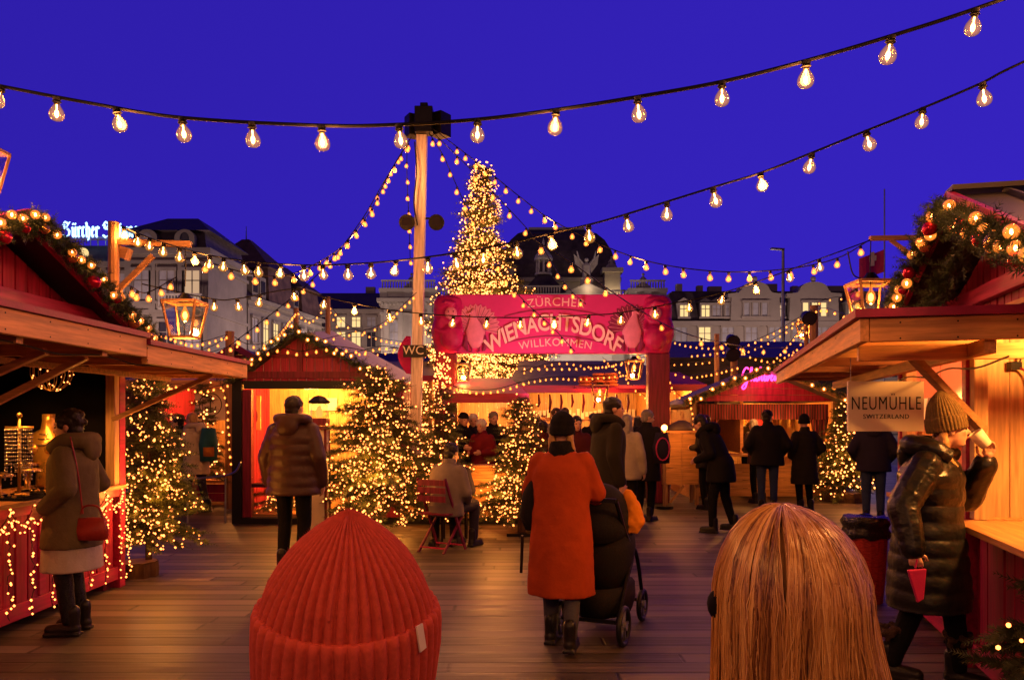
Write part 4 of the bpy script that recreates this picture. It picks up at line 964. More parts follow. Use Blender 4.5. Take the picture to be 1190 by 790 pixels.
for q, x0 in ((-1, xl+.28), (1, xr-.26)):
    m = MB(); z0 = zb+.0
    m.rings([((x0, AYY, z0), .26, .2), ((x0, AYY, z0+.2), .3, .24), ((x0, AYY, z0+.5), .29, .22), ((x0, AYY, z0+.85), .31, .24), ((x0-.02*q, AYY, z0+1.02), .26, .2), ((x0-.05*q, AYY, z0+1.1), .12, .1)], 18)
    m.ball((x0-.06*q, AYY-.22, z0+.28), (.22, .17, .25), 12); m.ball((x0-.05*q, AYY-.17, z0+.74), (.16, .13, .18), 12); m.ball((x0+.1*q, AYY-.05, z0+.92), (.2, .2, .18), 12); m.ball((x0+.16*q, AYY-.05, z0+.42), (.18, .22, .3), 12)
    m.tube([(x0-.2, AYY-.12, z0+.6), (x0-.24, AYY-.25, z0+.42), (x0-.05, AYY-.3, z0+.36)], .055, 7); m.tube([(x0+.2, AYY-.12, z0+.6), (x0+.24, AYY-.25, z0+.42), (x0+.02, AYY-.31, z0+.34)], .055, 7)
    m.tube([(x0-.19, AYY-.16, z0+.86), (x0-.05, AYY-.27, z0+.93), (x0+.12, AYY-.24, z0+.9)], .05, 7)
    fg = organic('moulded_figure', m, 'archred', None, .022, 4); 
    for v in fg.data.vertices: v.co = wmx(t).inverted() @ v.co
    fg.parent = t
    fc = MB(); fc.ball((x0-.05*q, AYY-.255, z0+.73), (.115, .045, .12), 12); fo = fc.build('face', 'bannerpink', t, smooth=True)
    ey = MB()
    for k in (-.045, .045): ey.ball((x0-.05*q+k, AYY-.297, z0+.76), (.014, .01, .02), 6)
    ey.tube([(x0-.05*q-.05, AYY-.298, z0+.69), (x0-.05*q, AYY-.302, z0+.675), (x0-.05*q+.05, AYY-.298, z0+.69)], .008, 5); ey.build('features', 'bannerdark', fo)
lamp('arch_spot', (0.6, 12.9, 2.2), 210, (1, .40, .46), .1, 'SPOT', None, 110, (.7, 15, 3.4))
# ------------------------------------------------------------------ red gabled chalet with a glazed front
CY = 12.0; gx = lambda px, Y=CY: (px-595)/925*Y
cx0, cx1 = gx(277), gx(446); cm = gx(349); 
T = thing('chalet', 'red gabled chalet with yellow lit glazed front behind the man in brown jacket', 'chalet', (cm, CY+1, 0))
ez, az = 2.17, P(0, 386, CY).z
m = MB(); n = 17
for i in range(n):
    xa = cx0+(cx1-cx0)*i/n; xb = cx0+(cx1-cx0)*(i+1)/n-.012; h = lambda x: az-.05-abs(x-cm)/((cm-cx0) if x < cm else (cx1-cm))*(az-ez)
    m.add([(xa, CY, ez-.02), (xb, CY, ez-.02), (xb, CY, h(xb)), (xa, CY, h(xa)), (xa, CY+.03, ez-.02), (xb, CY+.03, ez-.02), (xb, CY+.03, h(xb)), (xa, CY+.03, h(xa))], [(0, 1, 2, 3), (7, 6, 5, 4), (0, 4, 5, 1), (1, 5, 6, 2), (2, 6, 7, 3), (3, 7, 4, 0)])
m.build('gable_wall', 'redboard', T)
m = MB(); m.span((cx0, CY-.04, ez+.02), (cx1, CY-.003, ez+.12)); m.span((cx0+.5, CY-.035, ez+.33), (cx1-.6, CY-.003, ez+.38)); m.span((cm-.04, CY-.05, ez+.12), (cm+.04, CY-.004, az-.1)); m.build('gable_beam', 'darkred', T)
m = MB()
for (a, za), (b, zb_) in (((cx0-.12, ez-.03), (cm, az)), ((cm, az), (cx1+.12, ez-.03))): m.slab([(a, CY-.2, za), (a, CY+2.6, za), (b, CY+2.6, zb_), (b, CY-.2, zb_)], .05)
m.build('roof', 'roofmetal', T)
m = MB(); m.span((cx0-.08, CY-.05, .0), (cx0+.06, CY+.08, ez-.02)); m.span((cx0+.1, CY-.05, ez-.14), (cx1, CY+.05, ez-.02)); m.span((cx0+.06, CY-.05, 0), (gx(612), CY+.06, .09)); m.build('frame', 'black', T)
MB().span((cx0+.07, CY-.02, .1), (cx0+.2, CY+.1, ez-.15)).build('corner_trim', 'darkred', T); MB().span((cx1-.1, CY-.03, .1), (cx1+.25, CY+.1, ez)).build('corner_trim', 'darkred', T)
m = MB(); boards(m, (cx0, CY+1.55), (gx(470), CY+1.55), .1, 2.15, .17, .006); m.build('back_wall', 'pine_z', T)
m = MB(); m.span((cx0, CY+.1, .09), (cx1+.3, CY+1.6, .13)); m.build('floor_boards', 'pine_x', T)
for x in (cx0-.02, cx1+.26): boards(MB(), (x, CY+.1), (x, CY+1.55), .1, 2.15).build('side_wall', 'redboard', T)
m = MB(); m.span((cx0, CY+.05, 2.1), (cx1+.2, CY+1.6, 2.14)); m.build('ceiling', 'pine_x', T)
m = MB(); m.span((cx0+.21, CY-.012, .1), (gx(424), CY-.006, ez-.15)); m.build('glass_front', 'pane', T)
m = MB(); m.span((cx0+.2, CY+.0, .55), (gx(345), CY+.3, .6)); m.build('ledge', 'black', T)
m = MB(); m.span((gx(330), CY+1.50, 1.72), (gx(366), CY+1.53, 1.93)); nb = m.build('notice_board', 'white', T)
lamp('chalet_lamp', (cm, CY+.7, 2.0), 62, (1, .56, .1), .12); lamp('chalet_lamp', (gx(420), CY+.8, 2.0), 32, (1, .56, .1), .12); lamp('chalet_lamp', (gx(400), CY+.6, .5), 12, (1, .5, .1), .1)
pa = [V(cx0-.15+(cm-cx0+.15)*t, CY-.3, ez-.02+(az-ez+.04)*t) for t in np.linspace(0, 1, 9)]; pb = [V(cm+(cx1-cm+.15)*t, CY-.3, az-(az-ez+.02)*t) for t in np.linspace(0, 1, 9)]
garland('fir garland with small bulbs along the gable of the red chalet', [pa, pb], .09, 180, 11, .032)
# framed portrait in chalet and parapet
m = MB(); m.span((gx(290, 12.9), 12.88, 1.4), (gx(303, 12.9), 12.92, 1.95)); t = thing('wall_picture', 'small dark picture in a pale frame on the left inside the chalet', 'picture', ((gx(296, 12.9)), 12.9, 1.4)); m.build('frame', 'pine_z', t); MB().ball((gx(296.5, 12.9), 12.86, 1.62), (.055, .012, .13), 10).build('picture', 'darkred', t)
t = thing('parapet', 'low orange plank parapet lit by the fir lights in the centre', 'parapet', (gx(520), CY+.1, 0))
m = MB()
for i in range(5): m.span((gx(447)+.1, CY, .092+i*.15), (gx(612), CY+.035, .092+i*.15+.144))
m.build('plank', 'ochre', t); m = MB(); m.span((gx(447)+.1, CY-.04, .845), (gx(612), CY+.3, .88)); m.build('rail', 'pine_x', t)
m = MB()
for px in (470, 505, 545, 580, 610): m.span((gx(px)-.03, CY-.02, .092), (gx(px)+.03, CY-.003, .84))
m.build('batten', 'ochre', t)
lamp('parapet_lamp', (gx(470), CY-.45, .62), 9, (1, .45, .08), .1); lamp('parapet_lamp', (gx(570), CY-.45, .62), 8, (1, .42, .08), .1)
# marquee behind
t = thing('marquee', 'white canvas marquee roof sloping down behind the red chalet', 'marquee', (gx(420, 15.5), 16, 0))
m = MB(); A_ = P(362, 388, 15.4); B_ = P(400, 388, 15.6); 
m.slab([P(360, 388, 15.2), P(470, 448, 15.2), P(482, 440, 18.5), P(385, 386, 18.5)], .04); m.slab([P(360, 388, 15.2), P(385, 386, 18.5), P(300, 440, 18.5), P(270, 445, 15.2)], .04); m.build('canvas', 'tent', t)
for px in (290, 466): MB().cyl((gx(px, 15.3), 15.3, 0), (gx(px, 15.3), 15.3, 2.2), .05, n=8).build('pole', 'steel', t)

# ------------------------------------------------------------------ generic market hut
def hut(label, px0, px1, Y, wall, roofm, eave, apex, counter, depth=2.6, overhang=.5, edge='redbeamx', lit=(1, .52, .12), e=40, inner='pine_z', group='wooden market stalls', ridge='y', front=True, fill=None):
    x0, x1 = gx(px0, Y), gx(px1, Y); xm = (x0+x1)/2; ze, za = P(0, eave, Y).z, P(0, apex, Y).z; zc = P(0, counter, Y).z
    t = thing('market_stall', label, 'market stall', (xm, Y+depth/2, 0), group=group)
    m = MB(); k = int((zc-.06)/.16); 
    for i in range(k): m.span((x0, Y, .06+i*.16), (x1, Y+.03, .06+i*.16+.152))
    m.build('counter_front', wall, t)
    m = MB(); m.span((x0-.04, Y-.12, zc), (x1+.04, Y+.45, zc+.04)); m.build('counter_top', 'pine_x', t)
    for x in (x0, x1): MB().span((x-.05, Y-.03, 0), (x+.05, Y+.06, ze)).build('post', 'oldwood_z', t)
    m = MB(); boards(m, (x0, Y+depth), (x1, Y+depth), 0, ze, .2, .004); m.build('back_wall', inner, t)
    for x in (x0, x1): boards(MB(), (x, Y+.1), (x, Y+depth), 0, ze, .2, .004).build('side_wall', wall, t)
    m = MB()
    if ridge == 'y':
        for (a, z_a), (b, z_b) in (((x0-overhang*.6, ze-.06), (xm, za)), ((xm, za), (x1+overhang*.6, ze-.06))): m.slab([(a, Y-overhang, z_a), (a, Y+depth, z_a), (b, Y+depth, z_b), (b, Y-overhang, z_b)], .06)
    else: m.slab([(x0-.2, Y-overhang, ze), (x1+.2, Y-overhang, ze), (x1-.1, Y+depth*.6, za), (x0+.1, Y+depth*.6, za)], .06); m.slab([(x0+.1, Y+depth*.6, za), (x1-.1, Y+depth*.6, za), (x1+.2, Y+depth+.2, ze), (x0-.2, Y+depth+.2, ze)], .06)
    m.build('roof', roofm, t)
    m = MB()
    if ridge == 'y':
        for (a, z_a), (b, z_b) in (((x0-overhang*.6, ze-.05), (xm, za+.01)), ((xm, za+.01), (x1+overhang*.6, ze-.05))): m.bar((a, Y-overhang-.02, z_a), (b, Y-overhang-.02, z_b), .03, .14)
    else: m.span((x0-.22, Y-overhang-.04, ze-.1), (x1+.22, Y-overhang-.003, ze+.06))
    m.build('fascia', edge, t)
    if ridge == 'y' and front:
        m = MB(); n = 5
        for i in range(n):
            z0 = ze+(za-ze)*i/n; z1 = ze+(za-ze)*(i+1)/n-.008; f = lambda z: (za-z)/(za-ze)
            m.add([(xm-(xm-x0)*f(z0), Y, z0), (xm+(x1-xm)*f(z0), Y, z0), (xm+(x1-xm)*f(z1), Y, z1), (xm-(xm-x0)*f(z1), Y, z1), (xm-(xm-x0)*f(z0), Y+.03, z0), (xm+(x1-xm)*f(z0), Y+.03, z0), (xm+(x1-xm)*f(z1), Y+.03, z1), (xm-(xm-x0)*f(z1), Y+.03, z1)], [(0, 1, 2, 3), (7, 6, 5, 4), (0, 4, 5, 1), (1, 5, 6, 2), (2, 6, 7, 3), (3, 7, 4, 0)])
        m.build('gable_wall', 'redboard' if 'neon' in label else wall, t)
    if e: lamp('stall_lamp', (xm, Y+depth*.45, ze-.15), e, lit, .1)
    return t, x0, x1, ze, zc, za, xm
# mulled wine stall
t, x0, x1, ze, zc, za, xm = hut('orange plank stall under pink handwriting neon with striped curtains', 806, 970, 15.6, 'ochre', 'roofmetal', 466, 429, 530, 2.2, .45, 'oldwood_x', (1, .5, .12), 42)
m = MB()
for i in range(44):
    a = x0+.1+(x1-x0-.2)*i/44; m.v += [(a, 15.52+.02*math.sin(i*1.3), ze-.06), (a, 15.52+.03*math.sin(i*1.3+1), ze-.36)]
    if i: k = len(m.v); m.f.append((k-4, k-2, k-1, k-3))
for sx_, w_ in ((x0+.15, .35), (x1-.5, .38)):
    for i in range(13):
        u = i/12; top_ = sx_+w_*u; mid = sx_+w_*(.25+.5*u) if sx_ > xm else sx_+w_*(.2+.5*u)
        m.v += [(top_, 15.56+.02*math.sin(i*1.7), ze-.3), (mid, 15.58+.025*math.sin(i*1.7), ze-.85), (sx_+w_*(.15+.7*u), 15.57+.02*math.sin(i*1.7), zc+.05)]
        if i: k = len(m.v); m.f += [(k-6, k-3, k-2, k-5), (k-5, k-2, k-1, k-4)]
ms, tr, o_ = nt('striped curtain'); tc = N(tr, 'ShaderNodeTexCoord'); wv = N(tr, 'ShaderNodeTexWave', Scale=6); tr.links.new(tc.outputs['Object'], wv.inputs[0]); rp = N(tr, 'ShaderNodeValToRGB'); rp.color_ramp.interpolation = 'CONSTANT'; rp.color_ramp.elements[0].color = (.2, .02, .02, 1); rp.color_ramp.elements[1].color = (.05, .012, .012, 1); rp.color_ramp.elements[1].position = .5; tr.links.new(wv.outputs[0], rp.inputs[0]); bb = N(tr, 'ShaderNodeBsdfPrincipled', Roughness=.85); tr.links.new(rp.outputs[0], bb.inputs[0]); tr.links.new(bb.outputs[0], o_.inputs[0]); MT['stripe'] = ms
m.build('curtain', 'stripe', t)
lamp('counter_lamp', (xm+.2, 15.35, zc+.5), 5, (1, .5, .14), .1)
m = MB(); m.span((x0+1.0, 15.9, zc+.05), (x0+1.06, 17.7, ze)); m.span((x0+.3, 17.6, zc+.5), (x1-.3, 17.75, zc+.55)); m.build('shelf', 'pine_x', t)
m = MB()
for i in range(12): m.lathe([(.04, 0), (.04, .16), (.015, .22), (.015, .28)], (x0+.4+i*.2, 17.66, zc+.552), 8)
m.build('bottles', 'brass', t)
gl = [V(x0-.3+(xm-x0+.3)*u, 15.05, ze-.05+(za-ze+.1)*u) for u in np.linspace(0, 1, 8)]; gr_ = [V(xm+(x1-xm+.3)*u, 15.05, za+.05-(za-ze+.1)*u) for u in np.linspace(0, 1, 8)]
garland('fir garland with round bulbs above the pink neon stall', [gl, gr_], .1, 150, 8, .042)
lamp('front_lamp', (xm-.3, 14.75, 1.75), 9, (1, .5, .14), .1)
# neon script
ns = thing('neon_sign', 'pink handwritten neon sign reading Glühwein on the orange plank gable', 'neon sign', P(885, 446, 15.48))
GW = [[(.9, .95), (.55, 1.05), (.2, .7), (.15, .3), (.4, .1), (.75, .35), (.8, .55), (.55, .5), (.85, .5), (.7, -.3), (.4, -.55), (.25, -.35), (.9, .1), (1.2, .5), (1.32, 1.0), (1.18, 1.0), (1.15, .3), (1.3, .08), (1.55, .4), (1.58, .15), (1.75, .08), (1.98, .5), (1.95, .15), (2.12, .08), (2.35, .5), (2.5, 1.0), (2.36, 1.0), (2.3, .1), (2.45, .42), (2.62, .45), (2.65, .12), (2.85, .15), (2.98, .5), (3.02, .12), (3.2, .12), (3.3, .45), (3.32, .12), (3.5, .15), (3.6, .48), (3.7, .3), (3.95, .35), (4.02, .5), (3.88, .5), (3.85, .2), (4.0, .08), (4.25, .3), (4.32, .5), (4.32, .12), (4.5, .2), (4.6, .48), (4.6, .1), (4.7, .4), (4.9, .45), (4.95, .12), (5.2, .3)],
      [(1.62, .72), (1.66, .76)], [(1.9, .74), (1.94, .78)], [(4.36, .74), (4.38, .78)]]
q = P(861, 443.5, 15.45); k = (P(908, 0, 15.45).x-q.x)/5.2
m = MB(); strokes(m, GW, .016, Matrix.Translation(q) @ Matrix.Diagonal((k, 1, .26, 1)) @ Matrix(((1, 0, .12, 0), (0, 1, 0, 0), (0, 0, 1, 0), (0, 0, 0, 1))), 6, 5)
m.build('neon_tube', 'neon', ns)
lamp('neon_glow', q+V(.4, -.15, .05), 3.5, (1, .05, .25), .1)
# cheese stall
t, x0, x1, ze, zc, za, xm = hut('long stall with a dark roof and rolls of cheese on its canopy', 600, 762, 18, 'ochre', 'slate', 452, 416, 520, 2.8, .6, 'redbeamx', (1, .55, .14), 70, ridge='x')
m = MB(); m.span((x0+.3, 20.7, 1.55), (x1-.2, 20.78, 1.6)); m.span((x0+.3, 20.7, 1.25), (x1-.2, 20.78, 1.28)); m.build('shelf', 'pine_x', t)
m = MB()
for i in range(26): m.box((x0+.3+i*.11, 20.65, 1.6+U(.05, .12)), (.08, .08, U(.1, .22)))
m.build('jars', 'cream', t)
m = MB(); m.span((gx(668, 17.2), 17.1, ze-.02), (gx(748, 17.2), 17.5, ze+.03)); m.build('canopy_shelf', 'redbeamx', t)
cn = 0
for px, nn in ((681, 3), (697, 4), (711, 4)):
    for i in range(nn):
        c = V(gx(px, 17.2), 17.3, ze+.055+.075*i+.01); m = MB(); m.lathe([(.13, -.033), (.152, -.02), (.152, .02), (.13, .033)], (0, 0, 0), 18); o = m.build('cheese_wheel', 'cheese', None, smooth=False); o.location = c+V(U(-.015, .015), U(-.02, .02), 0)
        pos = ('left', 'middle', 'right')[(681, 697, 711).index(px)]; lv = ('lowest', 'second', 'third', 'topmost')[i] if not (nn == 3 and i == 2) else 'topmost'
        tag(o, f'orange cheese wheel, {lv} of the {pos} stack on the stall canopy', 'cheese wheel', 'cheese wheels on the stall canopy')
m = MB()
for i in range(9):
    x = x0+.5+i*.25; m.tube([(x, 17.9, ze-.12), (x+.02, 17.9, ze-.3), (x-.01, 17.9, ze-U(.4, .55))], [.02, .035, .02], 6)
sg_ = thing('hanging_sausages', 'row of dark sausages hung below the cheese stall roof', 'sausages', (x0+1.2, 17.9, ze-.55)); m.build('sausage_row', 'darkred', sg_)
# bar hut behind parapet
t, x0, x1, ze, zc, za, xm = hut('small bar hut with a red canopy edge behind the parapet people', 528, 600, 14.3, 'ochre', 'maroon', 462, 440, 520, 1.6, .5, 'redbeamx', (1, .6, .16), 26, ridge='x')
# rear stalls left
t, x0, x1, ze, zc, za, xm = hut('small orange roofed stall behind the left fir with a round emblem board', 176, 284, 14.6, 'redboard', 'pine_x', 447, 425, 560, 2.0, .6, 'pine_x', (1, .5, .12), 30, ridge='x')
c = P(245, 470, 14.25); sg_ = thing('emblem_board', 'cream square board with a ring and anchor emblem above the woman in a pale coat', 'sign', c+V(0, 0, -.28))
MB().box(c, (.56, .03, .56)).build('board', 'cream', sg_)
m = MB(); f = lambda x, z: c+V(x, -.02, z)
m.tube([f(.2*math.cos(a), .2*math.sin(a)) for a in np.linspace(0, 2*PI, 25)], .008, 4, False); m.tube([f(0, .12), f(0, -.12)], .01, 4); m.tube([f(-.1, -.03), f(-.08, -.1), f(0, -.135), f(.08, -.1), f(.1, -.03)], .01, 4); m.tube([f(-.06, .07), f(.06, .07)], .008, 4); m.tube([f(.025*math.cos(a), .14+.025*math.sin(a)) for a in np.linspace(0, 2*PI, 9)], .007, 4)
m.build('emblem', 'ink', sg_)
hut('dim stall with a maroon roof far behind the left fir and lantern', 232, 330, 19, 'redboard', 'roofmetal', 440, 405, 540, 2.4, .5, 'redbeamx', (1, .5, .12), 20)
hut('low stall roof far back between the marquee and the pole', 425, 500, 22, 'ochre', 'roofmetal', 440, 418, 530, 2.4, .5, 'redbeamx', (1, .5, .12), 25, ridge='x')
# dark halls on the right in the distance
t = thing('market_hall', 'long dark slatted hall roof behind the counter and the neon stall', 'hall', (gx(840, 24), 24, 0))
m = MB(); xa, xb = gx(768, 22), gx(1010, 22)
for i in range(9): z = 1.75+i*.17; m.span((xa, 22+i*.12, z), (xb, 22.1+i*.12, z+.155))
m.build('slatted_front', 'roofmetal', t); MB().slab([(xa-.2, 22.9, 3.25), (xb+.2, 22.9, 3.25), (xb-.5, 26, 4.0), (xa+.5, 26, 4.0)], .08).build('roof', 'roofmetal', t)
m = MB(); m.span((xa, 23.2, 0), (xb, 25.5, 3.2)); m.build('wall', 'darkred', t)
hut('stall with a garlanded roof seen between the gate post and the counter', 772, 806, 19.5, 'ochre', 'maroon', 450, 432, 520, 2, .4, 'redbeamx', (1, .5, .12), 26, ridge='x')
t = thing('market_hall', 'long low dark roof behind the stalls between marquee and left fir', 'hall', (gx(240, 28), 28, 0))
m = MB(); m.slab([(gx(60, 27), 27, 2.6), (gx(520, 27), 27, 2.6), (gx(500, 27), 31, 4.0), (gx(80, 27), 31, 4.0)], .1); m.build('roof', 'roofmetal', t); MB().span((gx(70, 27), 27.6, 0), (gx(510, 27), 31, 2.55)).build('wall', 'darkred', t)
# counter cart
t = thing('counter', 'tall pine counter of square panels lit orange beside the red gate post', 'counter', (gx(793, 14.5), 14.7, 0)); Yc = 14.5
xa, xb = gx(773, Yc), gx(812, Yc); m = MB()
for i in range(3):
    for j in range(2): m.span((xa+(xb-xa)*j/2+.006, Yc, .38+.31*i), (xa+(xb-xa)*(j+1)/2-.006, Yc+.03, .38+.31*i+.3))
m.build('panel', 'ochre', t); m = MB(); m.span((xa-.06, Yc-.06, 1.32), (xb+.06, Yc+.6, 1.36)); m.build('counter_top', 'pine_x', t)
m = MB()
for x in (xa, xb-.05):
    for y in (Yc+.04, Yc+.5): m.span((x, y, 0), (x+.06, y+.06, 1.32))
m.bar((xa+.1, Yc+.05, .05), (xa+.35, Yc+.05, .36), .04, .04); m.build('leg', 'oldwood_z', t); m = MB(); m.span((xb-.03, Yc+.1, .36), (xb, Yc+.5, 1.3)); m.span((xa, Yc+.1, .36), (xa+.03, Yc+.5, 1.3)); m.build('side_panel', 'ochre', t)
hat = thing('fur_hat', 'dark fur hat lying on the tall pine counter', 'hat', (gx(792, Yc), Yc+.2, 1.36)); m = MB(); m.rings([((gx(792, Yc), Yc+.2, 1.362), .26, .18), ((gx(792, Yc), Yc+.2, 1.42), .25, .17), ((gx(795, Yc), Yc+.2, 1.5), .16, .12), ((gx(795, Yc), Yc+.2, 1.55), .06, .05)], 14); m.build('crown', 'slate', hat, smooth=True)
t = thing('torch_post', 'thin post topped by a bright star lamp at the counter corner', 'lamp post', (gx(772, 14), 14, 0)); MB().cyl((gx(772, 14), 14, 0), (gx(772, 14), 14, 1.36), .03, n=8).build('pole', 'oldwood_z', t); MB().cyl((gx(772, 14), 14, 0), (gx(772, 14), 14, .05), .16, n=12).build('base', 'black', t)
MB().ball((gx(772, 14), 14, 1.42), .055, 10).build('lamp_globe', 'lampflame', t); lamp('torch', (gx(773, 14), 13.85, 1.42), 9, (1, .42, .08), .06)
# wooden string poles far back
def pole(px, y0, Y, r=.06, label='', lean=0):
    x = gx(px, Y); t = thing('wooden_pole', label, 'pole', (x, Y, 0), group='wooden poles holding the light strings')
    MB().cyl((x, Y, 0), (x+lean, Y, P(0, y0, Y).z), r, n=8).build('shaft', 'oldwood_z', t); return t
pole(381, 345, 17, .055, 'wooden string pole topped by a bulb left of the tall square pole'); pole(344, 358, 18, .06, 'wooden string pole rising behind the red chalet apex'); pole(267, 385, 14, .08, 'short wooden string pole between lantern and red chalet')
pole(833, 388, 19, .06, 'slim wooden string pole right of the red gate figure'); pole(853, 390, 18, .08, 'thick wooden string pole with a dark spotlight before the beige block'); pole(946, 355, 17, .09, 'tallest wooden string pole wrapped in lights before the rounded gable'); pole(937, 372, 17.5, .05, 'thin wooden pole left of the wrapped string pole')
for px, py, Y in ((850, 395, 17.8), (938, 368, 17), (850, 410, 17.8)):
    c = P(px, py, Y); t = thing('floodlight', {395: 'dark floodlight on top of the thick string pole', 368: 'dark floodlight on the wrapped string pole', 410: 'lower dark floodlight on the thick string pole'}[py], 'floodlight', c, group='dark floodlights on wooden poles'); m = MB(); m.cyl(c+V(0, .1, .05), c+V(0, -.14, -.06), .1, .16, 12); m.build('housing', 'black', t); MB().cyl(c+V(0, -.142, -.061), c+V(0, -.15, -.065), .14, n=12).build('lens', 'darkpane', t)
# ------------------------------------------------------------------ firs
def fir(label, base, h, r0, whorls, per, needle, m='fir', trunk=.05, taper=1.0, zmin=.12, kind='fir_tree', ragged=.25, blades=5):
    base = Vector(base); t = thing(kind, label, 'fir tree', base, group='decorated fir trees')
    tr = MB(); tr.tube([base, base+V(0, 0, h*.5), base+V(0, 0, h*.97)], [trunk, trunk*.6, trunk*.12], 8); tr.build('trunk', 'bark', t)
    mb = MB(); tips = []; br = MB()
    for i in range(whorls):
        f = i/(whorls-1); z = h*(zmin+(1-zmin)*f**.92); L = r0*(1-f)**taper*U(1-ragged, 1+ragged*.6)+.03*h*.3
        n = max(4, int(per*(1-f*.55)))
        a0 = U(0, 6)
        for k in range(n):
            a = a0+2*PI*k/n+U(-.3, .3); l = L*U(.6, 1.15); d = V(math.cos(a), math.sin(a), 0)
            up_ = (.4 if f > .75 else .12)+U(-.22, .3); zj = z+U(-.6, .6)*h*(1-zmin)/whorls
            path = [base+V(0, 0, zj)+d*(l*s)+V(0, 0, l*(up_*s-.42*s*s+.16*s**3)) for s in np.linspace(0, 1, 6)]
            br.tube(path, [trunk*.22*(1-s*.8) for s in np.linspace(0, 1, 6)], 3, False)
            ns = max(3, int(l/needle*3.6))
            for q in range(ns):
                s = (q+.6)/ns; s = s**.8; j = min(4, int(s*5)); p = path[j].lerp(path[j+1], s*5-j); td = (path[j+1]-path[j]).normalized()
                sd = V(-d.y, d.x, 0)
                for sg in (-1, 1):
                    dd = (td*.8+sd*sg*U(.4, 1.0)+V(0, 0, U(-.6, .4))).normalized(); ll = needle*U(.8, 1.4)*(1.15-s*.45)
                    twig(mb, p, dd, ll, needle*.36, blades); tips.append(p+dd*ll*U(.1, 1.05))
            twig(mb, path[-1], (path[-1]-path[-2]).normalized(), needle*1.2, needle*.3, blades); tips.append(path[-1])
    br.build('limbs', 'bark', t); leaf_build(mb, 'foliage', m, t)
    return t, tips
cam = V(0, 0, 1.6)
def front(tips, n, bias=.12, jit=.03):
    """points on the outside of the crown, mostly the side one can see"""
    out = []
    c = sum(tips, V(0, 0, 0))/len(tips)
    while len(out) < n:
        p = R.choice(tips); s = (p-c).normalized().dot((cam-c).normalized())
        if R.random() < .45+bias*4*s: out.append(p+V(U(-jit, jit), U(-jit, jit), U(-jit, jit)))
    return out
def log(x, y, r, h, label):
    t = thing('log_slab', label, 'log', (x, y, 0)); m = MB(); n = 28; w_ = [1+.06*math.sin(j*1.9)+.04*math.sin(j*4.3) for j in range(n)]
    for z, k in ((0, 1.0), (h*.5, 1.02), (h-.004, .99)): m.v += [(x+r*k*w_[j]*math.cos(2*PI*j/n), y+r*k*w_[j]*math.sin(2*PI*j/n), z) for j in range(n)]
    for i in range(2):
        for j in range(n): m.f.append((i*n+j, i*n+(j+1) % n, i*n+n+(j+1) % n, i*n+n+j))
    m.build('bark', 'bark', t); m = MB(); m.add([(x+r*.94*w_[j]*math.cos(2*PI*j/n), y+r*.94*w_[j]*math.sin(2*PI*j/n), h) for j in range(n)], [tuple(range(n))]); m.build('cut_face', 'cutwood', t)
# the large tree
t, tips = fir('very tall fir covered in thousands of golden lights behind the arch', (gx(559, 24), 24, 0), 9.0, 2.75, 52, 15, .34, trunk=.2, taper=1.12, zmin=.08, ragged=.22, blades=4)
fairy('dense golden fairy lights all over the very tall fir', front(tips, 13000, .14, .16), .023, 'fairyfar', 100)
c = P(556, 194, 24); sp = thing('tree_star', 'small bright star on the very tip of the tall fir', 'star', c)
m = MB(); pts_ = [(math.cos(PI/2+PI*i/5)*(.16 if i % 2 == 0 else .065), math.sin(PI/2+PI*i/5)*(.16 if i % 2 == 0 else .065)) for i in range(10)]; m.prism(pts_, .05, Matrix.Translation(c)); m.build('star', 'fairyfar', sp)
lamp('tree_glow', (gx(562, 24), 22.0, 4.5), 70, (1, .55, .2), .5); lamp('tree_glow', (gx(562, 24), 22.8, 7.2), 25, (1, .55, .2), .4); lamp('tree_glow', (gx(562, 24), 22.0, 2.0), 50, (1, .55, .2), .4)
# left tree on a log
x, y = -3.72, 8.15
t, tips = fir('fir with warm lights on a log slab beside the red counter', (x, y, .15), 1.95, .60, 22, 15, .125, trunk=.035, taper=.7, zmin=.13)
fairy('warm fairy lights on the fir standing beside the red counter', front(tips, 640, .15), .0105); log(-3.78, 8.05, .19, .15, 'round log slab carrying the left fir')
lamp('tree_glow', (x+.35, y-.5, .9), 5, (1, .45, .08), .15)
# tree at centre left, tall and wide, on a stand
x, y = gx(440, 10.4), 10.4
t, tips = fir('widest fir of the centre pair in front of the chalet, on a metal stand', (x, y, .42), 1.75, .95, 19, 18, .15, trunk=.035, taper=.6, zmin=.06)
fairy('warm fairy lights over the wide fir in front of the chalet', front(tips, 1150, .15, .05), .0125)
st = thing('tree_stand', 'dark table stand with a post under the wide centre fir', 'stand', (x, y, 0)); m = MB(); m.cyl((x, y, 0), (x, y, .42), .03, n=8); m.build('post', 'blackmetal', st); m = MB(); m.span((x-.32, y-.22, .36), (x+.12, y+.22, .41)); m.build('plate', 'blackmetal', st); m = MB(); m.span((x-.2, y-.03, 0), (x+.2, y+.03, .03)); m.span((x-.03, y-.2, 0), (x+.03, y+.2, .028)); m.build('foot', 'blackmetal', st)
lamp('tree_glow', (x, y-.75, 1.0), 8, (1, .45, .08), .2)
x, y = gx(606, 10.9), 10.9
t, tips = fir('fir with warm lights left of the woman in the orange coat', (x, y, .25), 1.55, .62, 17, 15, .13, trunk=.03, taper=.65, zmin=.05)
pts = front(tips, 640, .15, .04)
for k in range(26): pts.append(V(gx(U(555, 590), 11.4), 11.5, U(.1, .6)))
fairy('warm fairy lights on the fir left of the orange coat', pts, .0115); m = MB(); m.cyl((x, y, 0), (x, y, .26), .06, .05, 10); st = thing('tree_stand', 'short stump stand under the fir left of the orange coat', 'stand', (x, y, 0)); m.build('stump', 'bark', st); MB().box((x, y, .02), (.4, .4, .04)).build('foot', 'blackmetal', st)
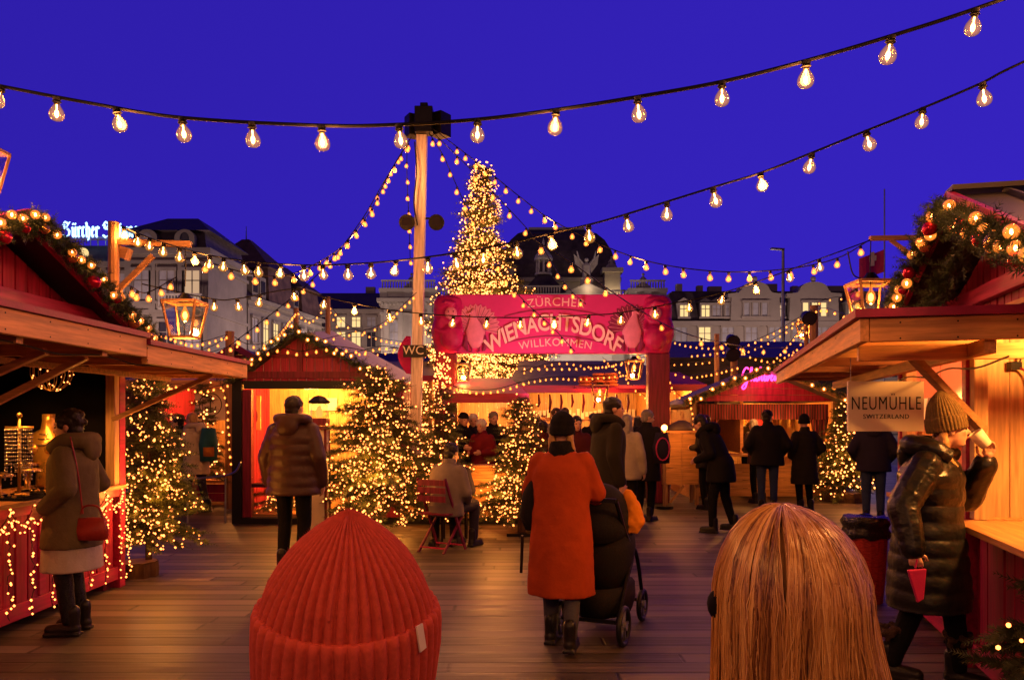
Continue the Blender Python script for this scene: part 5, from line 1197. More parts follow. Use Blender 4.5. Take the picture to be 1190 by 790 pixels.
lamp('tree_glow', (x-.3, y-.7, .8), 5, (1, .45, .08), .2)
# slim tree at the left gate post, and one behind chalet corner
x, y = gx(514, 11.4), 11.4
t, tips = fir('slim fir in front of the left gate post behind the seated pair', (x, y, .1), 1.85, .55, 17, 14, .13, trunk=.03, taper=.7, zmin=.1)
fairy('warm fairy lights on the slim fir behind the seated pair', front(tips, 380, .15, .04), .012)
pts = [V(gx(514, 14.8)+U(-.16, .16), 14.78-abs(U(0, .1)), U(1.7, 2.8)) for _ in range(130)]
fairy('bundle of warm fairy lights wound round the left gate post', pts, .0145, 'fairyfar')
x, y = gx(300, 11.6), 12.5
t, tips = fir('small fir inside the left part of the glazed chalet', (x, y, .14), 1.1, .38, 10, 9, .1, trunk=.02, taper=.7, zmin=.05); fairy('fairy lights on the small fir inside the glazed chalet', front(tips, 90, .1, .03), .011)
# right tree
x, y = gx(981, 15.3), 15.3
t, tips = fir('fir with warm lights on a round base under the cream hanging board', (x, y, .17), 1.7, .74, 17, 14, .16, trunk=.035, taper=.75, zmin=.08)
fairy('warm fairy lights on the fir under the cream hanging board', front(tips, 320, .15, .05), .0155, 'fairyfar'); log(x, y, .42, .17, 'wide round base slab under the right fir'); lamp('tree_glow', (x-.2, y-.8, .9), 5, (1, .45, .08), .2)
# tree top behind left stall counter, next to round emblem
x, y = gx(262, 15), 13.9
t, tips = fir('narrow fir standing right of the round emblem board', (x, y, 0), 2.1, .4, 14, 9, .13, trunk=.03, taper=.7, zmin=.3); fairy('fairy lights on the narrow fir right of the emblem board', front(tips, 110, .1, .04), .014, 'fairyfar')
# fir branches in the lower right corner: a small young fir at the foot of the right stall
x, y = 2.72, 3.95
t, tips = fir('young dark fir with one lit bulb at the foot of the right stall', (x, y, -.0), .75, .45, 8, 9, .13, trunk=.02, taper=.6, zmin=.25, blades=9)
fairy('few warm fairy lights on the young fir in the lower right corner', [P(1160, 752, 3.72), P(1172, 726, 3.85), P(1187, 744, 3.8)], .009)

# ------------------------------------------------------------------ strings of bulbs
def bulb_meshes():
    if 'bulb' not in _mesh:
        pf = [(.13, -.2), (.2, -.28), (.3, -.42), (.43, -.62), (.5, -.85), (.48, -1.05), (.38, -1.22), (.22, -1.32), (.05, -1.35)]
        shared('bulb', lambda: MB().lathe(pf, n=16).build('x', 'glass', None, smooth=True))
        shared('sock', lambda: MB().lathe([(.1, .28), (.24, .26), (.26, .05), (.2, .0), (.29, -.03), (.3, -.1), (.2, -.14), (.19, -.24)], n=12).build('x', 'black', None))
        def fil():
            m = MB(); m.ball((0, 0, -.84), (.13, .13, .26), 8); m.cyl((0, 0, -.25), (0, 0, -.6), .05, .03, 6)
            return m.build('x', 'filament', None, smooth=True)
        shared('fila', fil)
        shared('farb', lambda: MB().lathe([(.14, -.2), (.3, -.42), (.5, -.85), (.4, -1.2), (.05, -1.35)], n=8).build('x', 'glasswarm', None, smooth=True))
        shared('farf', lambda: MB().ball((0, 0, -.84), (.26, .26, .36), 6).build('x', 'filfar', None))
        shared('fars', lambda: MB().lathe([(.14, .25), (.25, .1), (.22, -.24)], n=6).build('x', 'black', None))
bulb_meshes()
SCNT = 0
def string(label, pts, d, bulbs, r=.008, detail=2, per=10, group='strings of bulbs over the market', tilt=.22):
    """bulbs: a number, spread evenly along the cable, or a list of positions along x in pixels"""
    pts3 = [P(*p) if not isinstance(p, Vector) else p for p in pts]; path = catmull(pts3, per)
    g = thing('string_lights', label, 'string lights', pts3[0], group=group)
    MB().tube(path, r, 6 if detail > 1 else 4, False).build('cable', 'black', g)
    if isinstance(bulbs, int): pos = along(path, bulbs, .5)
    else:
        pos = []
        for px in bulbs:
            best = None
            for a, b in zip(path, path[1:]):
                pa_, pb_ = CX+F*a.x/a.y if a.y > .1 else None, CX+F*b.x/b.y if b.y > .1 else None
                if pa_ is None or pb_ is None: continue
                if (pa_-px)*(pb_-px) <= 0 and pa_ != pb_: best = a.lerp(b, (px-pa_)/(pb_-pa_)); break
            if best is not None: pos.append(best)
    for p in pos[:100]:
        s = d*U(.94, 1.05); rot = (U(-tilt, tilt), U(-tilt, tilt), U(0, 6)); l = p-pts3[0]+V(0, 0, -.25*s)
        if detail > 1:
            gl = share('bulb', _mesh['bulb'], g, l, rot, s); share('socket', _mesh['sock'], gl); share('filament', _mesh['fila'], gl)
        else:
            gl = share('bulb', _mesh['farb'], g, l, rot, s); share('filament', _mesh['farf'], gl)
            if detail: share('socket', _mesh['fars'], gl)
    return pos
A = string('nearest string of large clear bulbs across the top of the view', [(-330, 10, 4.4), (-120, 75, 4.3), (0, 100, 4.25), (110, 121, 4.2), (212, 137, 4.15), (372, 146, 4.1), (463, 145, 4.05), (555, 139, 4.0), (645, 128, 3.95), (740, 113, 3.9), (840, 95, 3.85), (940, 70, 3.78), (1036, 42, 3.72), (1135, 10, 3.66), (1240, -30, 3.6), (1450, -130, 3.3)], .078, [-60, 1, 66, 136, 212, 293, 374, 464, 555, 646, 741, 839, 937, 1035, 1133, 1240], .0095, per=8)
B = string('second long string of clear bulbs from the right top to the left bracket', [(1420, -30, 4.3), (1190, 72, 4.7), (1140, 97, 4.85), (1072, 126, 5.05), (1007, 152, 5.25), (943, 178, 5.4), (884, 201, 5.55), (828, 218, 5.7), (728, 249, 6.0), (685, 261, 6.15), (640, 271, 6.3), (600, 281, 6.4), (530, 294, 6.6), (460, 303, 6.8), (404, 307, 7.0), (350, 308, 7.2), (283, 303, 7.5), (227, 293, 7.8), (175, 277, 8.1), (140, 262, 8.2)], .088, [1250, 1142, 1072, 1007, 943, 884, 829, 775, 728, 684, 640, 600, 562, 529, 497, 460, 431, 404, 375, 353, 326, 300, 283, 260, 244, 226, 209, 190, 174, 160, 144], .008, per=8)
pt = P(498, 146, 12.4)
C = string('string from the pole top sagging right over the opera dome to the right bracket', [pt, P(556, 190, 12), P(603, 228, 11.6), P(645, 258, 11), P(715, 291, 10.3), P(773, 308, 9.6), P(847, 316, 9.3), P(919, 312, 9.0), P(973, 300, 8.7), P(1012, 278, 8.4)], .075, [531, 541, 553, 564, 576, 588, 603, 618, 632, 645, 665, 682, 697, 715, 733, 751, 773, 794, 825, 847, 871, 895, 919, 945, 973, 1000], .007, 1)
D_ = string('string from the pole top across the banner to the cheese stall roof', [pt+V(.02, .05, -.05), P(545, 195, 12.5), P(579, 230, 12.7), P(626, 282, 13), P(661, 335, 14.2), P(701, 371, 15.6), P(745, 415, 17)], .085, 19, .007, 1)
E_ = string('string from the pole top through the tall fir and over the banner lettering', [pt+V(-.02, .08, -.06), P(516, 183, 12.5), P(540, 236, 12.7), P(575, 300, 13), P(602, 342, 13.4), P(642, 380, 14), P(668, 408, 14.4)], .08, 17, .007, 1)
I_ = string('string from the dome side down past the right gate figure to the wrapped pole', [P(620, 278, 9.6), P(664, 305, 9.8), P(704, 334, 10.2), P(746, 362, 11), P(790, 385, 12), P(838, 398, 13), P(888, 404, 14.2), P(935, 402, 16.8)], .08, [630, 664, 683, 704, 768, 815, 839, 863, 888, 912], .008, 1)
H = string('string of clear bulbs passing in front of the banner from the right bracket', [(1012, 279, 8.4), (955, 300, 8.4), (878, 328, 8.4), (840, 340, 8.5), (800, 349, 8.5), (723, 363, 8.6), (684, 366, 8.6), (605, 369, 8.7), (527, 367, 8.7), (452, 360, 8.7), (377, 345, 8.7), (340, 336, 8.7), (276, 347, 8.6), (245, 347, 8.5), (165, 330, 8.3)], .085, [952, 916, 878, 840, 801, 761, 722, 684, 644, 605, 566, 527, 489, 452, 412, 377, 341, 302, 276, 249], .007, 2, per=8)
F1 = string('string from the pole top down left to the bracket over the grey buildings', [P(478, 160, 12.5), P(452, 203, 12), P(430, 246, 11.4), P(400, 284, 10.8), P(366, 307, 9.8), P(331, 320, 9.4), P(290, 318, 9), P(225, 300, 8.6)], .075, 20, .007, 1)
F2 = string('second string beside the first from the pole top down left to the chalet', [P(476, 162, 12.6), P(446, 212, 12.5), P(424, 250, 12.4), P(395, 290, 12.3), P(370, 318, 12), P(340, 345, 12.4), P(306, 372, 12.6), P(262, 405, 13)], .075, 22, .007, 1)
G_ = string('short string hanging straight down along the square pole', [P(473, 160, 12.4), P(473, 205, 12.4), P(475, 250, 12.4), P(477, 310, 12.4)], .07, 8, .006, 1)
J_ = string('short dim string slung below the left bracket over the emblem hut', [P(133, 335, 8.2), P(150, 332, 8.4), P(170, 340, 8.8), P(205, 322, 8.6)], .075, 6, .006, 1)
far = [
 ('far string from the wrapped pole down left to the neon stall', [(946, 358, 17), (900, 385, 17.5), (850, 405, 18), (800, 412, 18.5)], 20), ('far string from the wrapped pole to the hall roof', [(946, 360, 17), (890, 398, 18.5), (830, 418, 20), (780, 422, 21)], 22),
 ('far string falling steeply from the wrapped pole', [(945, 362, 17), (920, 395, 17.2), (890, 425, 17.4), (862, 438, 17.5)], 20), ('far string from the wrapped pole to the right canopy', [(946, 360, 17), (960, 358, 15), (985, 366, 13), (1000, 370, 12)], 6),
 ('far string along the upper dormers of the beige block', [(946, 352, 19), (975, 345, 19), (1010, 352, 19)], 5), ('far string falling from wrapped pole to garland corner', [(944, 366, 17), (930, 398, 16.6), (910, 420, 16.2), (880, 430, 15.2)], 16),
 ('far string from the thick pole to the gate figure', [(853, 393, 18), (830, 402, 18.2), (800, 400, 18.4), (770, 392, 18.8)], 13), ('far string from the thick pole across the hall', [(853, 395, 18), (870, 412, 18), (900, 418, 18), (925, 405, 17.5)], 12),
 ('far string over the cheese stall roof ridge', [(605, 432, 17.5), (650, 420, 17.5), (700, 424, 17.5), (760, 408, 18)], 20), ('lower far string along the cheese stall eave', [(598, 445, 17.1), (640, 438, 17.1), (680, 438, 17.1), (745, 432, 17.1)], 22), ('far string down the right side of the cheese stall roof', [(700, 415, 18), (722, 432, 17.6), (735, 448, 17.3), (752, 462, 17.2)], 12),
 ('far string below the lantern to the short pole', [(165, 398, 11), (190, 388, 12), (225, 398, 13), (267, 388, 14)], 18), ('far string sagging from the short pole to chalet', [(267, 388, 14), (290, 400, 14), (318, 392, 14), (344, 362, 18)], 16), ('far string low behind the left canopy', [(150, 415, 12), (190, 402, 13), (230, 412, 14), (280, 398, 14.5)], 20),
 ('far string from left fir up to the short pole', [(200, 418, 13), (225, 410, 14), (250, 400, 14), (267, 387, 14)], 10), ('far string across the chalet gable', [(288, 422, 11.6), (320, 404, 11.6), (350, 408, 11.6), (385, 402, 11.6), (430, 408, 11.6)], 13), ('far string from chalet apex pole to bulb pole', [(344, 360, 18), (358, 372, 17.6), (370, 365, 17.2), (381, 348, 17)], 8),
 ('far string from the bulb pole right to the square pole', [(381, 352, 17), (405, 378, 17.5), (440, 392, 17), (475, 398, 16)], 14), ('far string from the bulb pole to the low stall', [(382, 356, 17), (400, 392, 18), (425, 410, 19), (470, 405, 20)], 14), ('far string rising from marquee to the square pole', [(360, 398, 15), (400, 388, 15), (440, 378, 14.6), (484, 340, 12)], 14),
 ('far string along marquee edge', [(380, 412, 14.8), (410, 410, 14.8), (445, 402, 14.8), (478, 408, 14.8)], 12), ('far string over the bar hut front', [(505, 440, 13.6), (540, 452, 13.6), (575, 452, 13.6), (612, 442, 13.6)], 14), ('far string hung below the gate banner', [(528, 415, 15.4), (580, 424, 15.6), (640, 426, 15.6), (700, 424, 15.6), (752, 414, 15.4)], 26),
 ('far string beside the right gate post', [(770, 415, 15.6), (778, 440, 16), (786, 456, 16.2), (800, 466, 16.2)], 9), ('far string on the hall edge over the counter', [(770, 428, 18), (800, 436, 18), (830, 432, 17), (860, 424, 16)], 13), ('far string at the left edge of the neon stall', [(802, 462, 15), (804, 475, 15), (806, 490, 15), (806, 505, 15)], 7),
 ('far string at the canopy of the emblem hut', [(178, 452, 13.8), (205, 446, 13.8), (235, 452, 13.8), (275, 442, 13.8)], 13), ('far string hanging down the emblem hut post', [(258, 446, 13.7), (264, 470, 13.7), (266, 500, 13.7), (268, 540, 13.7)], 11), ('far string across the slatted hall', [(880, 412, 19), (900, 425, 19), (930, 418, 18), (950, 400, 17)], 9)]
for lb, pts_, n in far: string(lb, pts_, .052, n, .006, 0, 6)
# unseen strings added over and behind the camera to carry fill lamps
over = string('unseen string added overhead behind the view for fill, from the second long string', [P(1420, -30, 4.3), V(2.9, 2.0, 3.75), V(1.9, -.4, 3.5), V(.6, -3, 3.9)], .085, 9, .008, 2)
over += string('unseen string added overhead behind the view for fill, from the nearest string', [P(-330, 10, 4.4), V(-3.4, 2.2, 3.7), V(-1.9, -.6, 3.4), V(-.5, -3, 3.9)], .08, 9, .008, 2)
for p in over[2::2]: lamp('overhead_fill', p+V(0, 0, -.1), 7, (1, .52, .2), .05)  # added fill lamps, brightening the backs turned towards the camera
# light thrown by the bulbs of the strings
for i in range(0, len(B), 5): lamp('bulb_light', B[i]+V(0, 0, -.1), 7, (1, .52, .2), .05)
for i in range(0, len(A), 3): lamp('bulb_light', A[i]+V(0, 0, -.1), 5, (1, .52, .22), .05)
for s_ in (C, H, F1): 
    for i in range(2, len(s_), 6): lamp('bulb_light', s_[i]+V(0, 0, -.1), 9, (1, .52, .2), .05)
# ------------------------------------------------------------------ clothing materials
def cloth(n, c, rough=.85, sheen=.3, **k): MT[n] = mat(n, c, rough, 0, .14, 7, .3, 60, **k); return n
cloth('khaki coat', (.13, .10, .05)); cloth('brown puffer', (.05, .021, .016), .45); cloth('black wool', (.008, .007, .008)); cloth('near black coat', (.012, .01, .012)); cloth('dark green parka', (.022, .018, .012))
cloth('orange wool coat', (.34, .048, .012)); cloth('blue jeans', (.035, .05, .11)); cloth('grey jeans', (.06, .06, .085)); cloth('black trousers', (.006, .006, .007)); cloth('pale coat', (.5, .4, .3)); cloth('grey jacket', (.16, .13, .13)); cloth('light jacket', (.3, .25, .21)); cloth('red wool coat', (.17, .012, .022)); cloth('dark maroon coat', (.07, .012, .014)); cloth('navy jacket', (.025, .02, .04)); cloth('beige jacket', (.36, .25, .17)); cloth('white knit', (.42, .37, .32))
MT['shiny black puffer'] = mat('shiny black puffer', (.006, .006, .007), .33, 0, .2, 8, .35, 9, bdist=.04, st=(1, 1, 1.8))
MT['matt black puffer'] = mat('matt black puffer', (.008, .008, .009), .5, 0, .2, 8, .3, 10, bdist=.03, st=(1, 1, 1.6))
MT['sparkly tights'] = mat('sparkly tights', (.012, .012, .015), .3, .3, .8, 60, .5, 150)
MT['leather'] = mat('black leather', (.012, .01, .009), .35, 0, .3, 8, .3, 40)
MT['red leather'] = mat('red leather', (.3, .03, .02), .4, 0, .25, 8, .3, 40)
MT['fur'] = mat('dark fur', (.06, .035, .025), .9, 0, .5, 40, 1, 80, bdist=.02)
for n, c in (('dark hair', (.014, .009, .007)), ('brown hair', (.05, .026, .014)), ('blonde hair', (.45, .25, .09)), ('white hair', (.55, .5, .48)), ('grey hair', (.2, .17, .16))): MT[n] = mat(n, c, .42, 0, .4, 10, .5, 60, st=(3, 3, .4))
MT['olive knit'] = mat('olive knit', (.13, .085, .035), .9, 0, .3, 40, .5, 120); MT['black knit'] = mat('black knit', (.01, .009, .01), .95, 0, .3, 40, .5, 120)
MT['red knit'] = mat('coral red knit', (.54, .085, .062), .88, 0, .16, 90, .3, 240, bdist=.002)
MT['pinkleather'] = mat('pink pouch', (.5, .02, .12), .45, var=.15); MT['paper cup'] = mat('pale ceramic mug', (.72, .62, .48), .35, var=.05, bump=0)
MT['orange cloth'] = mat('orange cloth', (.62, .2, .015), .7, var=.2, bump=.4, bs=12, bdist=.02); MT['lime cloth'] = mat('lime lining', (.3, .3, .03), .8, var=.2)

def cap(mb, a, b, r0, r1, n=10):      # closed tapered capsule
    a, b = Vector(a), Vector(b); d = b-a; L = d.length; d = d/L if L > 1e-6 else V(0, 0, 1)
    k = 4; pts = []; rr = []
    for i in range(k+1): t = PI/2*(1-i/k); pts.append(a-d*r0*math.sin(t)); rr.append(max(r0*math.cos(t), r0*.05))
    for i in range(k+1): t = PI/2*i/k; pts.append(b+d*r1*math.sin(t)); rr.append(max(r1*math.cos(t), r1*.05))
    mb.tube(pts, rr, n)
def limb(mb, pts, rs, n=10):
    for i in range(len(pts)-1): cap(mb, pts[i], pts[i+1], rs[i], rs[i+1], n)
def hand(mb, w, d, nrm, thumb, s=1, curl=.5):
    """w wrist, d direction of the hand, nrm out of the palm, thumb the side the thumb is on"""
    w, d, nrm, th = Vector(w), Vector(d).normalized(), Vector(nrm).normalized(), Vector(thumb).normalized()
    cap(mb, w, w+d*.05*s, .026*s, .028*s)
    for k in (-1, 0, 1): cap(mb, w+d*.02*s+th*k*.016*s, w+d*.08*s+th*k*.024*s, .016*s, .015*s, 8)
    for i, (o, l) in enumerate(((.030, .066), (.011, .076), (-.010, .070), (-.029, .054))):
        p = w+d*.085*s+th*o*s; a = 0
        for j, f in enumerate((.44, .32, .24)):
            a += curl*(.7 if j == 0 else .95); q = p+(d*math.cos(a)+nrm*math.sin(a))*l*f*s; cap(mb, p, q, (.0105-.001*j)*s, (.0095-.001*j)*s, 7); p = q
    p = w+d*.03*s+th*.03*s; q = p+(d*.55+th*.7+nrm*.3)*.04*s; cap(mb, p, q, .014*s, .011*s, 7); cap(mb, q, q+(d*.75+th*.1+nrm*(.3+.5*curl))*.035*s, .011*s, .009*s, 7)

def figure(label, x, y, rz, H=1.7, vox=.018, lean=0, seat=False, arms='down', hem=.82, bulk=1.0, top='black wool', legs='blue jeans', shoes='leather', hair=None, hat=None, hatm='black knit', head=(0, 0), puff=0, hood=False, step=0, hs=1.0, group=None, hands=True, z0=0, skirt=None, elw=None, disp=.012, collar=True, flare=1.0, topz=None, headoff=(0, 0, 0), top2=None, splitz=1.02, eyes=True):
    s = H/1.75
    hz = .93 if not seat else .50
    up = hz-.93
    cl, sl = math.cos(rad(lean)), math.sin(rad(lean))
    def tf(p):
        p = Vector(p); q = V(p.x, p.y, p.z-.93)
        if q.z > 0: q = V(q.x, q.y*cl+q.z*sl, q.z*cl-q.y*sl)
        return V(q.x, q.y, q.z+hz)
    Rl = Matrix.Rotation(-rad(lean), 3, 'X')
    sh = [tf((q*.165*(1+.3*(bulk-1)), -.005, 1.395)) for q in (-1, 1)]
    A = {'down': ((.25, -.03, 1.13), (.26, .05, .88)), 'pocket': ((.29, -.09, 1.15), (.22, .1, 1.0)), 'hold': ((.25, .0, 1.14), (.14, .24, 1.14)), 'push': ((.25, .08, 1.16), (.2, .32, 1.08)), 'cross': ((.27, .05, 1.15), (.06, .22, 1.16)), 'lap': ((.25, .03, 1.14), (.12, .27, 1.03))}
    el, wr = [], []
    for i, q in enumerate((-1, 1)):
        if elw and elw[i]: e, w = elw[i]
        else:
            e, w = A[arms if isinstance(arms, str) else arms[i]]; e = (q*e[0]*(1+.3*(bulk-1)), e[1], e[2]); w = (q*w[0]*(1+.25*(bulk-1)), w[1], w[2])
        el.append(tf(e)); wr.append(tf(w))
    hipj = [V(q*.095, 0, hz) for q in (-1, 1)]
    if seat: kn = [V(q*.13, .44, .52) for q in (-1, 1)]; an = [V(q*.13, .42, .09) for q in (-1, 1)]
    else: kn = [V(q*.10, .03+(-q)*step*.55, .50) for q in (-1, 1)]; an = [V(q*.10, -.02+(-q)*step, .085+(.03 if q*step > 0 else 0)) for q in (-1, 1)]
    hc = tf(V(0, .03, 1.615))+Vector(headoff); Mh = Matrix.Rotation(rad(head[0]), 3, 'Z') @ Matrix.Rotation(-rad(head[1]+lean*.55), 3, 'X')
    h_ = lambda p: hc+Mh @ (Vector(p)*hs)
    b = MB()
    b.ball(h_((0, -.012, .028)), (.077*hs, .096*hs, .09*hs), 16, Mh); b.ball(h_((0, .03, -.03)), (.06*hs, .066*hs, .09*hs), 14, Mh); b.ball(h_((0, .055, -.085)), (.036*hs, .036*hs, .028*hs), 10, Mh)
    cap(b, h_((0, .092, .012)), h_((0, .112, -.022)), .008*hs, .013*hs, 8); b.ball(h_((0, .082, .028)), (.05*hs, .016*hs, .012*hs), 10, Mh); b.ball(h_((0, .090, -.052)), (.022*hs, .013*hs, .012*hs), 8, Mh)
    for q in (-1, 1): b.ball(h_((q*.079, -.01, -.012)), (.011*hs, .022*hs, .031*hs), 8, Mh); b.ball(h_((q*.036, .07, -.02)), (.024*hs, .02*hs, .02*hs), 8, Mh)
    cap(b, h_((0, -.02, -.06)), tf((0, -.01, 1.44)), .052, .058)
    b.rings([(tf((0, 0, z)), rx, ry, Rl) for z, rx, ry in ((.94, .13, .1), (1.1, .13, .09), (1.28, .155, .1), (1.40, .14, .08), (1.46, .07, .055))], 14)
    for i, q in enumerate((-1, 1)):
        limb(b, [sh[i], el[i], wr[i]], [.045, .036, .027])
        limb(b, [hipj[i], kn[i], an[i]], [.075, .05, .036]); cap(b, an[i]+V(0, -.02, -.05), an[i]+V(0, .13, -.06), .03, .025)
        if hands:
            d = (wr[i]-el[i]).normalized(); th = V(0, 1, 0)-d*d.y if abs(d.y) < .8 else V(0, 0, 1)
            hand(b, wr[i]+d*.01, d, V(-q, 0, 0), th, 1.0, .55)
    o = organic('person', b, 'skin', None, vox if vox < .012 else min(vox, .014), 3 if vox < .012 else 2)
    o.location = (x, y, z0); o.rotation_euler = (0, 0, rad(rz)); o.scale = (s, s, s); tag(o, label, 'person', group)
    def part(name, mb, m, v=None, sm=5, dp=0, ds=.12): return organic(name, mb, m, o, v or vox, sm, dp, ds)
    if eyes:
        e = MB()
        for q in (-1, 1): e.ball(h_((q*.032, .083, .004)), (.013*hs, .009*hs, .008*hs), 8, Mh)
        e.build('eyes', 'eye', o, world=False, smooth=True); MB().ball(h_((0, .098, -.053)), (.02*hs, .008*hs, .008*hs), 8, Mh).build('lips', 'lips', o, world=False, smooth=True)
    # trousers and shoes
    t = MB(); t.rings([((0, 0, hz-.1), .15, .11), ((0, 0, hz+.05), .15, .11), ((0, 0, hz+.12), .13, .1)], 12)
    for i in range(2): limb(t, [hipj[i], kn[i], an[i]+V(0, 0, .03)], [.098, .072, .055])
    part('trousers', t, legs, None, 4, .008, .1)
    for i in range(2):
        f = MB(); cap(f, an[i]+V(0, -.03, .10), an[i]+V(0, -.03, -.02), .052, .048); cap(f, an[i]+V(0, -.035, -.034), an[i]+V(0, .14, -.04), .052, .044); f.span(an[i]+V(-.048, -.09, -.088), an[i]+V(.048, .18, -.065)); part('shoe', f, shoes, max(.010, vox*.7), 3)
    # upper garment
    def garment(zlo, zhi, m, name, sleeves=True):
        prof = [(.30, .235*flare, .19*flare), (.6, .225*(.5+.5*flare), .18*(.5+.5*flare)), (.82, .212, .168), (.95, .203, .155), (1.08, .19, .142), (1.22, .198, .145), (1.34, .202, .138), (1.42, .165, .11), (1.475, .085, .078), (1.50, .08, .075)]
        f = lambda z: tuple(float(np.interp(z, [p[0] for p in prof], [p[k] for p in prof])) for k in (1, 2))
        c = MB(); rs = []; n = int((zhi-zlo)/(.018 if puff else .045))+2
        for i in range(n):
            z = zlo+(zhi-zlo)*i/(n-1); rx, ry = f(z); k = bulk
            if puff: k *= 1+.10*puff*(abs(math.sin(PI*z/.105))**.6-.6)
            if z > 1.4: k = 1+(k-1)*max(0, (1.5-z)/.1)
            if seat and z < .93: continue
            rs.append((tf((0, -.005, z)) if z >= .93 else V(0, .02*0, z+up), rx*k, ry*k, Rl if z > .93 else Matrix.Identity(3), (.05*max(0, (1.0-z))*(0 if puff else 1), 7, 1.3)))
        c.rings(rs, 40)
        if seat: c.rings([((0, .02, hz-.08), .2*bulk, .17*bulk), ((0, 0, hz+.06), .205*bulk, .165*bulk)], 18)
        if sleeves:
            for i in range(2):
                d = (wr[i]-el[i]); 
                if puff:
                    for a_, b_, r0, r1, L in ((sh[i], el[i], .076*bulk, .072*bulk, 4), (el[i], wr[i], .072*bulk, .055*bulk, 4)):
                        for k in range(L): p, q_ = a_.lerp(b_, (k+.15)/L), a_.lerp(b_, (k+.85)/L); r = r0+(r1-r0)*(k+.5)/L; cap(c, p, q_, r, r*.97, 10)
                        cap(c, a_, b_, r0*.86, r1*.86)
                else: limb(c, [sh[i], el[i], wr[i]], [.070*bulk, .064*bulk, .05*bulk])
                cap(c, wr[i]-d*.12, wr[i], .05*bulk, .048*bulk)
        return part(name, c, m, None, 1 if puff else 4, disp)
    if top2: garment(hem, splitz, top, 'coat', False); garment(splitz-.02, 1.49, top2, 'coat_yoke')
    else: garment(hem, 1.49, top, 'coat' if hem < .75 else 'jacket')
    if skirt: k = MB(); k.rings([((0, 0, skirt[0]), .215*bulk, .18*bulk), ((0, 0, .95), .185*bulk, .15*bulk)], 20); part('skirt', k, skirt[1], None, 3, .008)
    if hood:
        k = MB(); k.tube(catmull([tf((-.09, .10, 1.44)), tf((-.14, -.0, 1.50)), tf((-.09, -.12, 1.51)), tf((.09, -.12, 1.51)), tf((.14, -.0, 1.50)), tf((.09, .10, 1.44))], 4), .058*(hood if hood is not True else 1), 9); k.ball(tf((0, -.15, 1.44)), (.12, .06, .1), 12); part('hood', k, top2 or top, None, 4, .01)
    elif collar:
        k = MB(); k.rings([(tf((0, -.005, 1.44)), .1, .09, Rl), (tf((0, -.005, 1.54)), .078, .085, Rl)], 16); part('collar', k, top2 or top, None, 2)
    if hair:
        st_, hm = hair; k = MB()
        if st_ != 'strip':
            k.ball(h_((0, -.02, .036)), (.088*hs, .104*hs, .091*hs), 16, Mh); k.ball(h_((0, -.05, -.03)), (.074*hs, .062*hs, .07*hs), 12, Mh)
        if st_ == 'curly':
            for q in range(40):
                a, e = U(-2.2, 2.2), U(-.3, 1.5); d = V(math.sin(a)*math.cos(e), -math.cos(a)*math.cos(e), math.sin(e)); k.ball(h_((d.x*.085, -.02+d.y*.1, .03+d.z*.09)), U(.018, .034), 7)
        if st_ in ('long', 'strip'):
            Ry = Matrix.Rotation(rad(head[0]), 3, 'Z')
            for q in (-1, 1): k.tube(catmull([h_((q*.066, -.05, .03)), h_((q*.07, -.055, -.06)), hc+Ry @ V(q*.08, -.03, -.18), hc+Ry @ V(q*.085, .04, -.30)], 4), [.018+.012*math.sin(PI*i/12) for i in range(13)], 8)
            if st_ == 'long': k.rings([(h_((0, -.07, .0)), .075, .04), (hc+V(0, -.1, -.13), .1, .045), (hc+V(0, -.125, -.27), .1, .04), (hc+V(0, -.13, -.38), .06, .025)], 14)
        part('hair', k, hm, max(vox*.75, .010), 2, .02, .035)
    if hat == 'beanie':
        k = MB(); rs = [(-.035, .094, .112), (-.02, .1, .118), (.025, .1, .118), (.035, .094, .11), (.075, .092, .104), (.115, .074, .084), (.14, .048, .055), (.155, .02, .024)]
        k.rings([(h_((0, -.012-.1*max(0, z)*.35, z+.012)), a*hs, c_*hs, Mh) for z, a, c_ in rs], 18); part('beanie', k, hatm, max(.008, vox*.7), 2)
    if hat == 'cap':
        k = MB(); k.rings([(h_((0, -.012, z)), a, c_, Mh) for z, a, c_ in ((.02, .092, .108), (.06, .09, .106), (.1, .07, .085), (.125, .03, .04))], 16); k.rings([(h_((0, .11, .03)), .07, .06, Mh), (h_((0, .12, .022)), .072, .07, Mh)], 12); part('cap', k, hatm, max(.010, vox*.7), 2)
    o['s'] = s
    return o, dict(hc=hc, Mh=Mh, wr=wr, el=el, sh=sh, h=h_, tf=tf, an=an, kn=kn, s=s)
def wpt(o, p): return wmx(o) @ Vector(p)
gX = lambda px, Y: (px-595)/925*Y

# woman in khaki looking at the jewellery
o, J = figure('woman in a khaki hooded coat, pale skirt and sparkling boots looking over the jewellery counter', gX(84, 5.95), 5.95, 96, 1.66, .012, 0, False, 'pocket', .68, 1.22, 'khaki coat', 'sparkly tights', 'leather', ('curly', 'dark hair'), None, head=(0, 8), hood=1.15, skirt=(.50, 'white knit'), disp=.02)
hb = thing('handbag', 'small red leather handbag hung behind the woman in khaki', 'handbag', V(gX(110, 5.85), 5.78, .8)); c = V(gX(110, 5.85), 5.8, .8); m = MB(); m.rings([(c+V(0, 0, -.09), .12, .045), (c+V(0, 0, -.02), .13, .055), (c+V(0, 0, .07), .1, .035)], 14); m.build('bag', 'red leather', hb, smooth=True); m = MB(); m.tube(catmull([c+V(-.09, 0, .06), c+V(-.05, 0, .15), c+V(.05, 0, .15), c+V(.09, 0, .06)], 5), .008, 6); m.tube(catmull([c+V(-.06, 0, .1), c+V(-.08, -.03, .4), c+V(-.14, -.02, .66)], 6), .006, 5); m.build('strap', 'red leather', hb)
